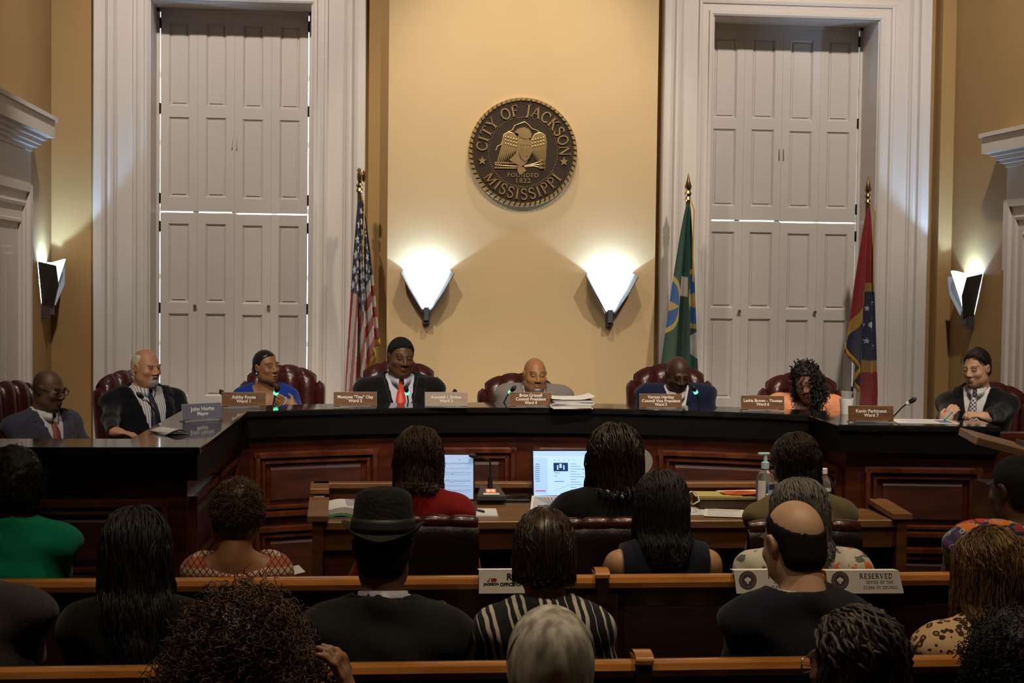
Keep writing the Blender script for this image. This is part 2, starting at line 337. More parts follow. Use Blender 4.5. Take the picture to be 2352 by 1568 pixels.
for i, (a, b) in enumerate(WIN):
    # casing
    mb = MB(); sweep_frame(mb, a, b, .3, ZT-.02, CAS, TR((0, YW, 0)))
    # plinth blocks and crown
    z = ZT+.335
    mb.box((a-.40, YW-.10, z), (b+.40, YW, z+.03)).box((a-.36, YW-.085, z+.03), (b+.36, YW, z+.20))
    for k, (p, h) in enumerate(((.11, .03), (.14, .04), (.17, .03), (.20, .05))):
        mb.box((a-.33-p, YW-p, z+.20+.035*k), (b+.33+p, YW, z+.20+.035*k+h))
    struct(mb.build('trim_%d' % (i+1), m_white))
    # the window: reveal, panes, shutters
    wn = empty('window_%d' % (i+1), (0, 0, 0), kind='structure')
    D = YW+.33
    rv = MB(); rv.box((a-.01, YW-.01, ZS), (a+.008, YW+.48, ZT)).box((b-.008, YW-.01, ZS), (b+.01, YW+.48, ZT)).box((a, YW-.01, ZT-.02), (b, YW+.48, ZT+.01)).box((a-.04, YW-.06, ZS-.05), (b+.04, YW+.48, ZS))
    rv.box((a, D-.01, ZS), (a+.028, D+.03, ZT-.02)).box((b-.028, D-.01, ZS), (b, D+.03, ZT-.02)).box((a, D-.01, ZT-.045), (b, D+.03, ZT-.02))
    rv.build('reveal', m_white, wn)
    pane = MB()
    for k in range(4):
        for j in range(6):
            x = a+(b-a)*k/4; z = ZS+(ZT-ZS)*j/6
            pane.box((x+.015, YW+.44, z+.015), (x+(b-a)/4-.015, YW+.445, z+(ZT-ZS)/6-.015))
    pane.build('pane', m_day, wn)
    mu = MB()
    for k in range(5): x = a+(b-a)*k/4; mu.box((x-.018, YW+.42, ZS), (x+.018, YW+.46, ZT))
    for j in range(7): z = ZS+(ZT-ZS)*j/6; mu.box((a, YW+.42, z-.018), (b, YW+.46, z+.018))
    mu.build('sash_bar', m_white, wn)
    x0, x1 = a+.034, b-.034; lw = (x1-x0)/4; zg = 2.352
    for tier in (0, 1):
        z0, z1 = ((zg+.005, ZT-.040), (ZS+.005, zg-.005))[tier]
        for k in range(4):
            l0, l1 = x0+lw*k+.0004, x0+lw*(k+1)-.0004
            dz = (-.006 if k > 1 else 0)*(1 if tier == 0 else 1)
            lf = MB().box((l0, D+.027, z0+dz), (l1+.012, D+.03, z1+dz)) if k < 3 else MB(); st = .055; ra = .075; e = D
            mid = (z0+z1)/2 if tier == 0 else 1.70
            lf.box((l0, e, z0+dz), (l0+st, e+.028, z1+dz)).box((l1-st, e, z0+dz), (l1, e+.028, z1+dz))
            for zz0, zz1 in ((z0, z0+ra+.02), (mid-ra/2, mid+ra/2), (z1-ra, z1)): lf.box((l0+st, e, zz0+dz), (l1-st, e+.028, zz1+dz))
            for zz0, zz1 in ((z0+ra+.02, mid-ra/2), (mid+ra/2, z1-ra)):
                zz0 += dz; zz1 += dz
                p0, p1 = l0+st, l1-st
                lf.box((p0, e+.016, zz0), (p1, e+.026, zz1))
                # sloped moulding and raised field
                for q in ((.0, .003, .012, .013),):
                    V = [(p0, e+.004, zz0), (p1, e+.004, zz0), (p1, e+.004, zz1), (p0, e+.004, zz1),
                         (p0+.013, e+.0155, zz0+.013), (p1-.013, e+.0155, zz0+.013), (p1-.013, e+.0155, zz1-.013), (p0+.013, e+.0155, zz1-.013)]
                    lf.add(V, [(0, 1, 5, 4), (1, 2, 6, 5), (2, 3, 7, 6), (3, 0, 4, 7)])
                lf.box((p0+.022, e+.008, zz0+.022), (p1-.022, e+.02, zz1-.022))
            L = lf.build('shutter_leaf', m_white, wn)
            if tier == 1 and k in (0, 2):
                kx = l1-.012 if k == 0 else l1-.012
                MB().lathe([(.004, 0), (.004, .012), (.011, .016), (.013, .024), (.008, .03), (.001, .031)], 10, TR((kx, e, 1.715), rx=math.pi/2)).build('knob', m_nickel, L, True)
            if tier == 0 and k in (1, 2):
                kx = l1-.015 if k == 1 else l0+.015; P = [(kx, e-.001, 2.86), (kx, e-.02, 2.85), (kx, e-.024, 2.82), (kx, e-.02, 2.79), (kx, e-.001, 2.78)]
                MB().tube(P, .004, 6).build('pull_handle', m_white, L, True)
        for zz in ((zg+.09, (zg+ZT)/2, ZT-.12) if tier == 0 else (zg-.10, 1.70, 1.15)):
            for xx in (x0-.004, x1+.004): MB().box((xx-.007, D-.006, zz-.035), (xx+.007, D+.004, zz+.035)).tube([(xx, D-.008, zz-.037), (xx, D-.008, zz+.037)], .005, 6).build('hinge', m_hinge, wn)

# side doors with crosset casings and crowns (plane turned to the side walls)
def side_door(name, T, width, n):
    d = empty(name, (0, 0, 0), kind='structure')
    DC = [(0, .02), (.01, .03), (.025, .03), (.03, .018), (.10, .018), (.108, .032), (.125, .036), (.13, .024), (.185, .024), (.192, .045), (.235, .05), (.235, .02)]
    mb = MB(); sweep_frame(mb, 0, width, 0, 2.22, DC, T)
    # crosset ears
    for xa in (-.275, width+.235): mb.box((xa, -.045, 2.02), (xa+.04, 0, 2.455), T)
    # frieze and crown
    mb.box((-.24, -.04, 2.455), (width+.24, 0, 2.66), T)
    for k, (p, z0, z1) in enumerate(((.05, 2.655, 2.68), (.075, 2.68, 2.70), (.095, 2.70, 2.725), (.12, 2.725, 2.745), (.16, 2.745, 2.845), (.175, 2.845, 2.87))):
        mb.box((-.20-p, -p, z0), (width+.20+p, 0, z1), T)
    mb.build('door_casing', m_white, d)
    leaf = MB().box((0, -.012, 0), (width, .02, 2.22), T)
    lf = leaf.build('door_leaf', m_white, d)
    for (u0, u1, v0, v1) in ((.1, width/2-.05, .2, .95), (width/2+.05, width-.1, .2, .95), (.1, width/2-.05, 1.1, 2.08), (width/2+.05, width-.1, 1.1, 2.08)):
        MB().box((u0, -.018, v0), (u1, -.01, v1), T).box((u0+.04, -.026, v0+.04), (u1-.04, -.01, v1-.04), T).build('door_panel', m_white, lf)
    MB().lathe([(.022, 0), (.022, .006), (.008, .01), (.008, .035), (.026, .045), (.026, .065), (.002, .07)], 12, T @ TR((.07, -.012, 1.0), rx=math.pi/2)).build('door_knob', m_brass, lf, True)
    return d
side_door('door_1', Matrix.Translation((XL, 9.66, 0)) @ Matrix.Rotation(math.pi/2, 4, 'Z') @ Matrix.Scale(-1, 4, (1, 0, 0)), 1.0, 1)
side_door('door_2', Matrix.Translation((XR, 9.42, 0)) @ Matrix.Rotation(-math.pi/2, 4, 'Z'), 1.0, 2)
# baseboards
struct(MB().box((XL, YW-.02, PLAT), (.271, YW, PLAT+.16)).box((2.066, YW-.02, PLAT), (XR, YW, PLAT+.16)).box((.271, YP-.02, PLAT), (2.066, YP, PLAT+.16)).build('baseboard_back', m_white))

# ------------------------------------------------------------------ wall sconces
m_scmetal = M('sconce_steel', (.10, .105, .12), .5, .3)
m_scdark = M('sconce_bracket', (.10, .095, .095), .45, .6)
m_scglass = M('sconce_glass', (.9, .93, 1), .35, emit=((.78, .90, 1), 1.6))
def sconce(loc, rz, label):
    s = empty('wall_sconce', loc, rz, label, 'sconce', 'wall sconces')
    # local: wall at y=0, room towards +y, z=0 at the bottom of the glass, fan 0.35 wide and 0.25 high
    nu, nv = 21, 10
    def gp(i, j, dr=0.0):
        u = -1+2*i/(nu-1); v = j/(nv-1); hw = .014+.128*v**1.10
        return (u*hw, .03+(.03+.085*v)*math.sqrt(max(0, 1-u*u*.92))-dr, .252*v+.028*v*(1-u*u))
    g = MB().grid(lambda i, j: gp(i, j), nu, nv).grid(lambda i, j: gp(nu-1-i, j, .004), nu, nv)
    g.build('glass_fan', m_scglass, s, True)
    for sg in (-1, 1):
        P0 = Vector((sg*.018, 0, -.012)); P1 = Vector((sg*.150, 0, .262)); t = (P1-P0); nrm = Vector((sg*t.z, 0, -sg*t.x)).normalized()
        f = MB(); V = []; o_ = nrm*.026
        for q in (Vector(), nrm*.006):
            V += [tuple(P0+q+Vector((0, .004, 0))), tuple(P0+q+o_*.3+Vector((0, .080, 0))), tuple(P0+t*.5+q+o_*.9+Vector((0, .122, 0))), tuple(P1+q+o_+Vector((0, .118, -.014))), tuple(P1+q+Vector((0, .004, 0)))]
        f.add(V, [(0, 1, 2, 3, 4), (9, 8, 7, 6, 5)]+[(i, 5+i, 5+(i+1) % 5, (i+1) % 5) for i in range(5)])
        f.build('side_fin', m_scmetal, s)
        MB().ball((sg*.028, .05, -.035), .004, 6).ball((sg*.028, .05, -.01), .004, 6).build('screw', m_nickel, s)
    MB().box((-.016, .0, -.075), (.016, .075, .012), bev=.002).build('bracket', m_scmetal, s)
    MB().box((-.024, .0, -.10), (.024, .05, .0), bev=.002).build('wall_plate', m_scdark, s)
    l = bpy.data.lights.new('sconce_bulb', 'POINT'); l.energy = 25; l.color = (.37, .63, 1); l.shadow_soft_size = .012
    lo = bpy.data.objects.new('sconce_bulb', l); link(lo, s); lo.location = (0, .05, .145)
    return s
sconce((.531, YP, 1.72), math.pi, 'fan-shaped glass wall sconce left of the round seal, behind the red-tie man')
sconce((1.757, YP, 1.715), math.pi, 'fan-shaped glass wall sconce right of the round seal, nearest the green flag')
sconce((XL, 10.47, 1.74), -math.pi/2, 'wall sconce on left side wall by the white door casing')
sconce((XR, 10.25, 1.735), math.pi/2, 'wall sconce on right side wall above the dark-haired man')

# ------------------------------------------------------------------ round seal
m_sealbg = M('seal_field', (.030, .018, .008), .6, .2, noise=(60, .3), bump=(300, .2))
m_sealhi = M('seal_bronze', (.42, .29, .13), .45, .7, noise=(25, .25))
seal = empty('wall_seal', (1.163, YP, 2.765), 0, 'round bronze city seal with eagle on cream wall panel', 'seal')
SR = .362
def ST(x, z, y=-.026, rz=0): return Matrix.Translation((x, y, z)) @ Matrix.Rotation(math.pi/2, 4, 'X') @ Matrix.Rotation(rz, 4, 'Z')
MB().lathe([(SR*.93, 0), (SR*.95, .012), (SR*.95, .026)], 72, TR((0, 0, 0), rx=math.pi/2)).build('disc', m_sealbg, seal)
NR = 64; seg = MB()
for i in range(2):
    pass
a0 = 2*math.pi/NR*.43
V = []
for (r, a, z) in ((.925, -a0*.6, .024), (.925, a0*1.3, .024), (1.0, a0*.6, .024), (1.0, -a0*1.4, .024)): V.append((SR*r*math.cos(a), SR*r*math.sin(a), z))
for (r, a, z) in ((.94, -a0*.5, .036), (.94, a0*1.0, .036), (.985, a0*.5, .036), (.985, -a0*1.1, .036)): V.append((SR*r*math.cos(a), SR*r*math.sin(a), z))
for (r, a, z) in ((.925, -a0*.6, .0), (.925, a0*1.3, .0), (1.0, a0*.6, .0), (1.0, -a0*1.4, .0)): V.append((SR*r*math.cos(a), SR*r*math.sin(a), z))
seg.add(V, [(4, 7, 6, 5), (0, 1, 5, 4), (1, 2, 6, 5), (2, 3, 7, 6), (3, 0, 4, 7), (8, 9, 1, 0), (9, 10, 2, 1), (10, 11, 3, 2), (11, 8, 0, 3)])
s0 = seg.build('rope_segment', m_sealhi, seal)
s0.matrix_local = Matrix.Rotation(math.pi/2, 4, 'X')
for i in range(1, NR):
    o = s0.copy(); link(o, seal); o.matrix_local = Matrix.Rotation(math.pi/2, 4, 'X') @ Matrix.Rotation(2*math.pi*i/NR, 4, 'Z')
def arc_text(txt, r, h, a_start, a_end, up):
    n = len(txt); ws = [GLY[c][0]+.16 for c in txt]; tot = sum(ws); acc = 0
    for c, wd in zip(txt, ws):
        a = a_start+(a_end-a_start)*(acc+wd/2)/tot; acc += wd
        if c == ' ': continue
        mb = MB(); rot = a-math.pi/2 if up else a+math.pi/2
        T = ST(r*math.cos(a), r*math.sin(a), -.026, rot) @ Matrix.Translation((-(GLY[c][0])*h/2, -h/2, 0))
        glyph_mesh(mb, c, h, T, .008); mb.build('letter', m_sealhi, seal)
R_ = math.radians
arc_text('CITY OF JACKSON', SR*.765, SR*.205, R_(180), R_(-5), True)
arc_text('MISSISSIPPI', SR*.765, SR*.205, R_(211), R_(328), False)
for a in (193, -12):
    P = []
    for k in range(10): q = R_(90+36*k); rr = SR*(.085 if k % 2 == 0 else .035); P.append((rr*math.cos(q), rr*math.sin(q)))
    MB().prism(P, 0, .008, ST(SR*.77*math.cos(R_(a)), SR*.77*math.sin(R_(a)))).build('star', m_sealhi, seal)
mb = MB()
for i in range(96): a = 2*math.pi*i/96; mb.ball((SR*.635*math.cos(a), -.027, SR*.635*math.sin(a)), SR*.0125, 6)
tag(mb.build('bead_ring', m_sealhi, seal), kind='stuff')
for t, z, h in (('FOUNDED', -.455, .052), ('1822', -.56, .06)):
    V, Fc = text_mesh(t, SR*h*2.0, .0005, .003, spacing=1.25); MB().add(V, Fc, ST(0, SR*z, -.028)).build('lettering', m_sealhi, seal)
# eagle relief (units of SR)
eg = empty('eagle'); eg.parent = seal
def plate(name, pts, d0, d1, m=m_sealhi, par=None):
    mb = MB(); mb.prism([(x*SR, z*SR) for x, z in pts], 0, d1, ST(0, 0, -.026+d0)); return mb.build(name, m, par or eg)
def relief_strip(name, pts, wd, d=.006, par=None):
    mb = MB(); mb.tube([(x*SR, -.027, z*SR) for x, z in pts], wd*SR, 6); return mb.build(name, m_sealhi, par or eg, True)
plate('body', [(-.11, .29), (-.02, .37), (.10, .30), (.13, .12), (.13, -.05), (.06, -.2), (-.04, -.27), (-.26, -.15), (-.13, -.02), (-.11, .12)], 0, .010)
plate('head', [(-.13, .40), (-.06, .44), (.02, .45), (.10, .42), (.15, .33), (.14, .26), (.02, .24), (-.06, .27), (-.10, .33), (-.17, .36), (-.14, .38)], 0, .013)
# wings from feathers
for side in (-1, 1):
    ox = .02
    wpar = plate('wing', [(ox+side*.10, .10), (ox+side*.13, .22), (ox+side*.20, .32), (ox+side*.29, .35), (ox+side*.37, .30), (ox+side*.39, .18), (ox+side*.36, .02), (ox+side*.20, .0)], 0, .009)
    nf = 9
    for k in range(nf):
        t = k/(nf-1)
        x0, z0 = ox+side*(.14+.24*t), .06+.12*t
        if side < 0: x1, z1 = ox-(.16+.36*t), .0-.26*t-.03
        else: x1, z1 = ox+(.14+.24*t), -.04-.30*t
        mb = MB(); mb.tube([(x0*SR, -.030, z0*SR), ((x0+x1)/2*SR, -.032, (z0+z1)/2*SR), (x1*SR, -.029, z1*SR)], [.018*SR, .018*SR, .006*SR], 6); mb.build('feather', m_sealhi, wpar, True)
    for r in range(3):
        for k in range(5):
            x, z = ox+side*(.15+.05*k), .10+.06*r+.012*k
            MB().ball((x*SR, -.036, z*SR), (.02*SR, .004, .024*SR), 6).build('scale', m_sealhi, wpar, True)
    relief_strip('wing_edge', [(ox+side*.10, .12), (ox+side*.13, .23), (ox+side*.20, .33), (ox+side*.29, .36), (ox+side*.375, .31), (ox+side*.40, .18), (ox+side*.385, -.1)], .018)
sh = plate('shield', [(-.09, .17), (-.03, .20), (.03, .175), (.09, .20), (.16, .17), (.16, .02), (.12, -.10), (.035, -.17), (-.05, -.10), (-.09, .02)], -.010, .006)
for k in range(4): x = -.05+.055*k; MB().tube([(x*SR, -.044, .08*SR), (x*SR, -.044, -.08*SR)], .012*SR, 6).build('shield_stripe', m_sealhi, sh, True)
for k in range(4): x = -.05+.055*k; MB().ball((x*SR, -.043, .135*SR), .014*SR, 6).build('shield_star', m_sealhi, sh, True)
plate('tail', [(-.10, -.25), (.02, -.28), (.06, -.34), (-.02, -.40), (-.06, -.42), (-.10, -.36)], 0, .009)
relief_strip('branch', [(-.52, -.24), (-.38, -.25), (-.2, -.26), (-.05, -.26)], .014)
for k in range(9):
    x = -.50+.045*k
    for s_ in (-1, 1): MB().ball(((x)*SR, -.031, (-.25+s_*.045)*SR), (.035*SR, .004, .018*SR), 6).build('laurel_leaf', m_sealhi, eg, True)
for k in range(3): relief_strip('arrow', [(.02, -.27+.01*k), (.2, -.25+.02*k), (.33, -.28+.06*k)], .012)
for k in range(3): plate('arrow_head', [(.30, -.30+.06*k), (.40, -.29+.075*k), (.31, -.24+.06*k)], 0, .012)
rb = [(-.50, .02), (-.47, .10), (-.40, .13), (-.38, .22), (-.30, .26), (-.28, .36), (-.20, .40), (-.16, .48), (-.06, .52), (.02, .55), (.09, .50), (.15, .43), (.24, .40), (.30, .36), (.36, .33)]
relief_strip('ribbon', rb, .012)

# ------------------------------------------------------------------ flags on staffs
m_flag = VCOL('flag_cloth', .75, sheen=.3)
m_pole = WOOD('pole_wood', (.05, .025, .012), (.09, .045, .02), (12, 12, 1), 3)
m_gold = M('gold_fringe', (.55, .34, .05), .6, .2, bump=(250, .8))
m_fin = M('finial_gold', (.35, .24, .10), .3, 1)
def star_mask(u, v, cu, cv, r):
    a = np.arctan2(u-cu, -(v-cv)); d = np.hypot(u-cu, v-cv); s = np.abs(((a/(2*math.pi)*5)+.5) % 1-.5)*2
    return d < r*(1-.58*s)
def us(u, v, t, r):
    c = np.empty(u.shape+(3,)); st = np.floor(v/.9*13).astype(int) % 2 == 0
    c[...] = (.50, .47, .42); c[st] = (.30, .010, .012)
    can = (u < .60) & (v < .9*7/13); c[can] = (.008, .013, .045)
    sm = np.zeros(u.shape, bool)
    for i in range(6):
        for j in range(5): sm |= star_mask(u, v, .05+.10*i, .05+.097*j, .032)
    for i in range(5):
        for j in range(4): sm |= star_mask(u, v, .10+.10*i, .098+.097*j, .032)
    c[sm & can] = (.65, .65, .68); return c
def jx(u, v, t, r):
    c = np.empty(u.shape+(3,)); c[...] = (.004, .050, .028)
    c[(r > .47+.05*(.55-t)) & (r < .60+.05*(.55-t)) & (t > .40) & (t < .72)] = (.50, .49, .46)
    for tc, rc, rt, rr in ((1.10, .66, .36, .20), (.02, .62, .34, .20)):
        d = np.hypot((t-tc)/rt, (r-rc)/rr); c[d < 1] = (.42, .30, .06); c[d < .84] = (.010, .085, .30)
        st = (np.abs(r-rc-.01) < .05*np.maximum(0, 1-np.abs(t-tc)*3.2)); c[st & (d < .84)] = (.42, .30, .06)
    c[(t < .34) & (r > .84+.3*t)] = (.48, .47, .44); c[(t < .34) & (r > 1.02-.35*t)] = (.004, .055, .03); return c
def ms(u, v, t, r):
    c = np.empty(u.shape+(3,)); c[...] = (.24, .010, .010)
    R_ = t < .45; g, bl = (.36, .21, .035), (.008, .014, .055)
    c[R_ & (r > .50)] = g; c[R_ & (r > .56)] = bl; c[R_ & (r > 1.02)] = g; c[R_ & (r > 1.10)] = (.24, .010, .010)
    L_ = ~R_; k = .54+.45*(t-.45); c[L_ & (r > k)] = g; c[L_ & (r > k+.10)] = bl
    an = np.arctan2(r-.78, (t-.20)*.45); d = np.hypot((t-.20)*.45, r-.78); c[R_ & (d < .085*(.72+.28*np.cos(5*an)))] = (.55, .55, .58)
    for k_ in range(9):
        a_ = 2*math.pi*k_/9; m_ = star_mask((t-.2)*.45, r-.78, .12*math.cos(a_), .17*math.sin(a_), .020); c[R_ & m_] = (.55, .55, .58)
    return c
def flag(base, fn, hoist, fly, sweep, folds, label, finial, fringe, depth=.07, rfn=None):
    """flag hanging folded from the top of a staff: rays from the top corner hang down as a fan"""
    f = empty('flag_staff', base, 0, label, 'flag')
    H_ = 2.17
    MB().lathe([(.15, 0), (.15, .02), (.12, .04), (.05, .07), (.03, .10), (.03, .14)], 20).build('base', m_fin, f, True)
    MB().lathe([(.015, .1), (.015, H_)], 10).build('pole', m_pole, f, True)
    mb = MB()
    if finial == 'eagle':
        mb.lathe([(.016, H_), (.024, H_+.01), (.016, H_+.03), (.026, H_+.045), (.012, H_+.06), (.012, H_+.07)], 12)
        mb.ball((0, 0, H_+.10), (.020, .022, .038), 10).ball((-.004, 0, H_+.145), (.012, .013, .014), 8).tube([(-.01, 0, H_+.145), (-.022, 0, H_+.14)], [.006, .001], 6)
        for s_ in (-1, 1): mb.ball((.026*s_*.6+.01, .012*s_, H_+.105), (.012, .016, .042), 8)
    else:
        mb.lathe([(.016, H_-.02), (.022, H_-.01), (.014, H_+.01), (.024, H_+.03), (.014, H_+.05), (.020, H_+.06), (.024, H_+.075), (.012, H_+.115), (.001, H_+.165)], 12)
    mb.build('finial', m_fin, f, True)
    ztop = H_-.05
    nP, nR = 150, 320
    ph = np.linspace(.02, math.pi/2-.02, nP); out = []; cols = []
    edge = []
    for i, p in enumerate(ph):
        t = i/(nP-1); rm = min(hoist/math.cos(p), fly/math.sin(p)) if rfn is None else rfn(t); r = np.linspace(.0, rm, nR)
        u = r*np.sin(p); v = r*np.cos(p)
        lat = sweep[0]+(sweep[1]-sweep[0])*t
        fo = np.sin(t*math.pi*2*folds)
        fan = np.minimum(1, .12+.95*(r/1.35)**.8)
        x = lat*fan*.30+.018*np.cos(t*math.pi*2*folds+1)*fan
        y = -.025-.03*t+depth*fo*fan*(.5+.5*np.minimum(1, r))
        z = ztop-r*.985
        out.append(np.stack([x, y, z], -1)); cols.append(fn(u, v, t+0*r, r)); edge.append((x[-1], y[-1], z[-1]))
    V = np.concatenate(out); Cc = np.concatenate(cols)
    I = np.arange(nP-1)[:, None]*nR+np.arange(nR-1)[None]; Fc = np.stack([I, I+1, I+nR+1, I+nR], -1).reshape(-1, 4)
    fl = mesh_obj('flag_cloth', V, Fc, m_flag, f, True, Cc)
    fl.modifiers.new('thick', 'SOLIDIFY').thickness = .003
    if fringe:
        fr = MB(); E_ = edge; n = len(E_)
        for i in range(n-1):
            a, b = E_[i], E_[i+1]
            fr.add([a, b, (b[0]*1.02+.004*math.sin(i*3), b[1]-.006, b[2]-.05), (a[0]*1.02+.004*math.sin(i*3), a[1]-.006, a[2]-.05)], [(0, 1, 2, 3)])
        fo_ = fr.build('fringe', m_gold, fl, True); fo_.modifiers.new('thick', 'SOLIDIFY').thickness = .005
    MB().tube([(.012, -.02, H_-.01), (.03, -.06, H_-.08), (.025, -.065, H_-.35), (.03, -.06, H_-.55)], .005, 6).build('cord', m_gold, f, True)
    return f
flag((.085, 10.45, PLAT), us, .9, 1.5, (.52, -.22), 3.3, 'stars and stripes flag on staff left of the cream panel', 'eagle', True)
flag((2.235, 10.45, PLAT), jx, .9, 1.5, (.26, -.56), 2.2, 'green flag with blue emblem on staff right of the cream panel', 'spear', False, rfn=lambda t: 1.15+.4*t)
flag((3.435, 10.40, PLAT), ms, .9, 1.5, (.26, -.50), 2.4, 'red, blue and gold fringed flag on staff by right window', 'spear', True, rfn=lambda t: 1.40-.06*t if t < .45 else 1.20-.55*(t-.45))
# ------------------------------------------------------------------ council dais
m_dais = WOOD('dais_wood', (.034, .007, .0035), (.098, .022, .009), (2, 2, 9), 2.0, .32, .35)
m_daisf = WOOD('dais_field', (.034, .007, .0035), (.092, .021, .0085), (2, 2, 9), 2.0, .55, 0)
m_daisl = WOOD('dais_mould', (.065, .016, .0065), (.15, .040, .016), (6, 6, 6), 2.0, .26, .4)
m_stone = M('black_granite', (.010, .010, .011), .07, 0, .6, noise=(150, .5))
m_black = M('black_fascia', (.004, .0035, .0035), .6, spec=.15)
m_plat = m_carpet
ZT_ = 1.31
# front edge of the ledge, seen from above (left end, left wing, curved middle, right wing, right end)
mid = []
for i in range(15):
    t = i/14; a = Vector((-.451, 7.53)); b = Vector((.84, 7.80)); c = Vector((2.19, 7.43))
    x = a.x+(c.x-a.x)*t
    # parabola through the three points
    y = 7.53*(x-.84)*(x-2.19)/((-.451-.84)*(-.451-2.19))+7.80*(x+.451)*(x-2.19)/((.84+.451)*(.84-2.19))+7.43*(x+.451)*(x-.84)/((2.19+.451)*(2.19-.84))
    mid.append((x, y))
EDGE = [(-1.85, 6.01), (-.53, 6.015)]+mid+[(2.183, 6.956), (2.90, 6.87)]
def offset(P, d):
    out = []
    n = len(P)
    for i in range(n):
        ns = []
        for a, b in ((i-1, i), (i, i+1)):
            if a < 0 or b >= n: continue
            v = Vector(P[b])-Vector(P[a]); v.normalize(); ns.append(Vector((-v.y, v.x)))
        m_ = sum(ns, Vector((0, 0))); m_.normalize(); k = 1/max(.35, m_.dot(ns[0])); out.append(tuple(Vector(P[i])+m_*d*k))
    return out
dais = empty('council_dais', (.8, 7.8, 0), 0, 'curved dark wood council dais with black stone ledge', 'dais')
dais.location = (0, 0, 0)
def strip(name, P, d0, d1, z0, z1, m, par=None):
    A, B = offset(P, d0), offset(P, d1); n = len(P); V = []
    for z in (z0, z1): V += [(x, y, z) for x, y in A]+[(x, y, z) for x, y in B]
    Fc = []
    for i in range(n-1):
        Fc += [(2*n+i, 2*n+i+1, 3*n+i+1, 3*n+i), (i, n+i, n+i+1, i+1), (i, i+1, 2*n+i+1, 2*n+i), (n+i, 3*n+i, 3*n+i+1, n+i+1)]
    Fc += [(0, 2*n, 3*n, n), (n-1, 2*n-1, 4*n-1, 3*n-1)]
    return mesh_obj(name, V, Fc, m, par if par is not None else dais)
E1 = EDGE[:-1]+[(2.90, 6.87)]
led = strip('ledge_top', EDGE, 0, .31, ZT_-.03, ZT_, m_stone)
bv = led.modifiers.new('bev', 'BEVEL'); bv.width = .006; bv.segments = 2
strip('fascia', EDGE, .012, .05, ZT_-.125, ZT_-.03, m_black)
strip('front_wall', EDGE, .055, .085, 0, ZT_-.03, m_dais)
strip('work_surface', EDGE, .085, .50, ZT_-.30, ZT_-.27, m_dais)
strip('inner_wall', EDGE, .085, .11, 0, ZT_-.03, m_dais)
strip('plinth', EDGE, .035, .06, 0, .12, m_daisl)
MB().box((2.885, 6.93, 0), (2.90, 7.45, ZT_-.03)).build('end_panel', m_dais, dais)
# platform the members sit on
pp = offset(EDGE, .12)
struct(MB().prism([(-1.9, 6.2)]+[(x, y) for x, y in pp[1:]]+[(4.1, 6.95), (4.1, YW), (-1.9, YW)], 0, PLAT).build('floor_platform', m_carpet))
# moulded panels on the front
def bead_rect(par, P, u0, u1, z0, z1, name='panel_moulding'):
    """picture-frame moulding on a piece of the front between arc parameters"""
    def pt(u, d):
        # point along polyline P (list of xy) at fraction u, offset d towards the viewer
        L = [0]
        for i in range(len(P)-1): L.append(L[-1]+math.dist(P[i], P[i+1]))
        s_ = u*L[-1]; i = max(j for j in range(len(P)-1) if L[j] <= s_+1e-9); f = (s_-L[i])/(L[i+1]-L[i])
        a, b = Vector(P[i]), Vector(P[i+1]); v = (b-a).normalized(); n_ = Vector((v.y, -v.x)); q = a+(b-a)*f+n_*d; return q
    for (ins, wd, pr) in ((0, .016, .026), (.038, .010, .016)):
        mb = MB(); L = sum(math.dist(P[i], P[i+1]) for i in range(len(P)-1)); k = ins/L
        us_ = [u0+k+(u1-u0-2*k)*i/8 for i in range(9)]
        def rail(zc):
            V = []; Fc = []
            for u in us_:
                for d, z in ((0, -wd), (pr, -wd*.6), (pr, wd*.6), (0, wd)): q = pt(u, d); V.append((q.x, q.y, zc+z))
            for i in range(8):
                for j in range(4): Fc.append((4*i+j, 4*i+(j+1) % 4, 4*i+4+(j+1) % 4, 4*i+4+j))
            Fc += [(0, 3, 2, 1), (32, 33, 34, 35)]; mb.add(V, Fc)
        rail(z1-ins-wd); rail(z0+ins+wd)
        for u, sgn in ((us_[0], 1), (us_[-1], -1)):
            V = []
            for z in (z0+ins, z1-ins):
                for d, du in ((0, 0), (pr, wd*.4), (pr, wd*1.6), (0, wd*2)): q = pt(u+sgn*du/L, d); V.append((q.x, q.y, z))
            mb.add(V, [(0, 1, 5, 4), (1, 2, 6, 5), (2, 3, 7, 6), (3, 0, 4, 7), (0, 3, 2, 1), (4, 5, 6, 7)])
        mb.build(name, m_daisl, par)
    # raised field
    mb = MB(); L = sum(math.dist(P[i], P[i+1]) for i in range(len(P)-1)); k = .085/L; V = []; Fc = []
    us_ = [u0+k+(u1-u0-2*k)*i/8 for i in range(9)]
    for u in us_:
        for d, z in ((.0, z0+.07), (.008, z0+.085), (.008, z1-.085), (.0, z1-.07)): q = pt(u, d); V.append((q.x, q.y, z))
    for i in range(8):
        for j in range(3): Fc.append((4*i+j, 4*i+j+1, 4*i+5+j, 4*i+4+j))
    mb.add(V, Fc).build('raised_panel', m_daisf, par)
FW = offset(EDGE, .055)
segs = {'left_end': FW[0:2], 'left_wing': FW[1:3], 'mid': FW[2:17], 'right_wing': FW[16:18], 'right_end': FW[17:19]}
for u0, u1 in ((.03, .245), (.275, .485), (.515, .70), (.73, .97)):
    bead_rect(dais, segs['mid'], u0, u1, .80, 1.11); bead_rect(dais, segs['mid'], u0, u1, .16, .76)
for u0, u1 in ((.05, .47), (.53, .95)): bead_rect(dais, segs['left_wing'], u0, u1, .80, 1.11); bead_rect(dais, segs['left_wing'], u0, u1, .16, .76)
for u0, u1 in ((.05, .48), (.52, .95)): bead_rect(dais, segs['left_end'], u0, u1, .80, 1.11); bead_rect(dais, segs['left_end'], u0, u1, .16, .76)
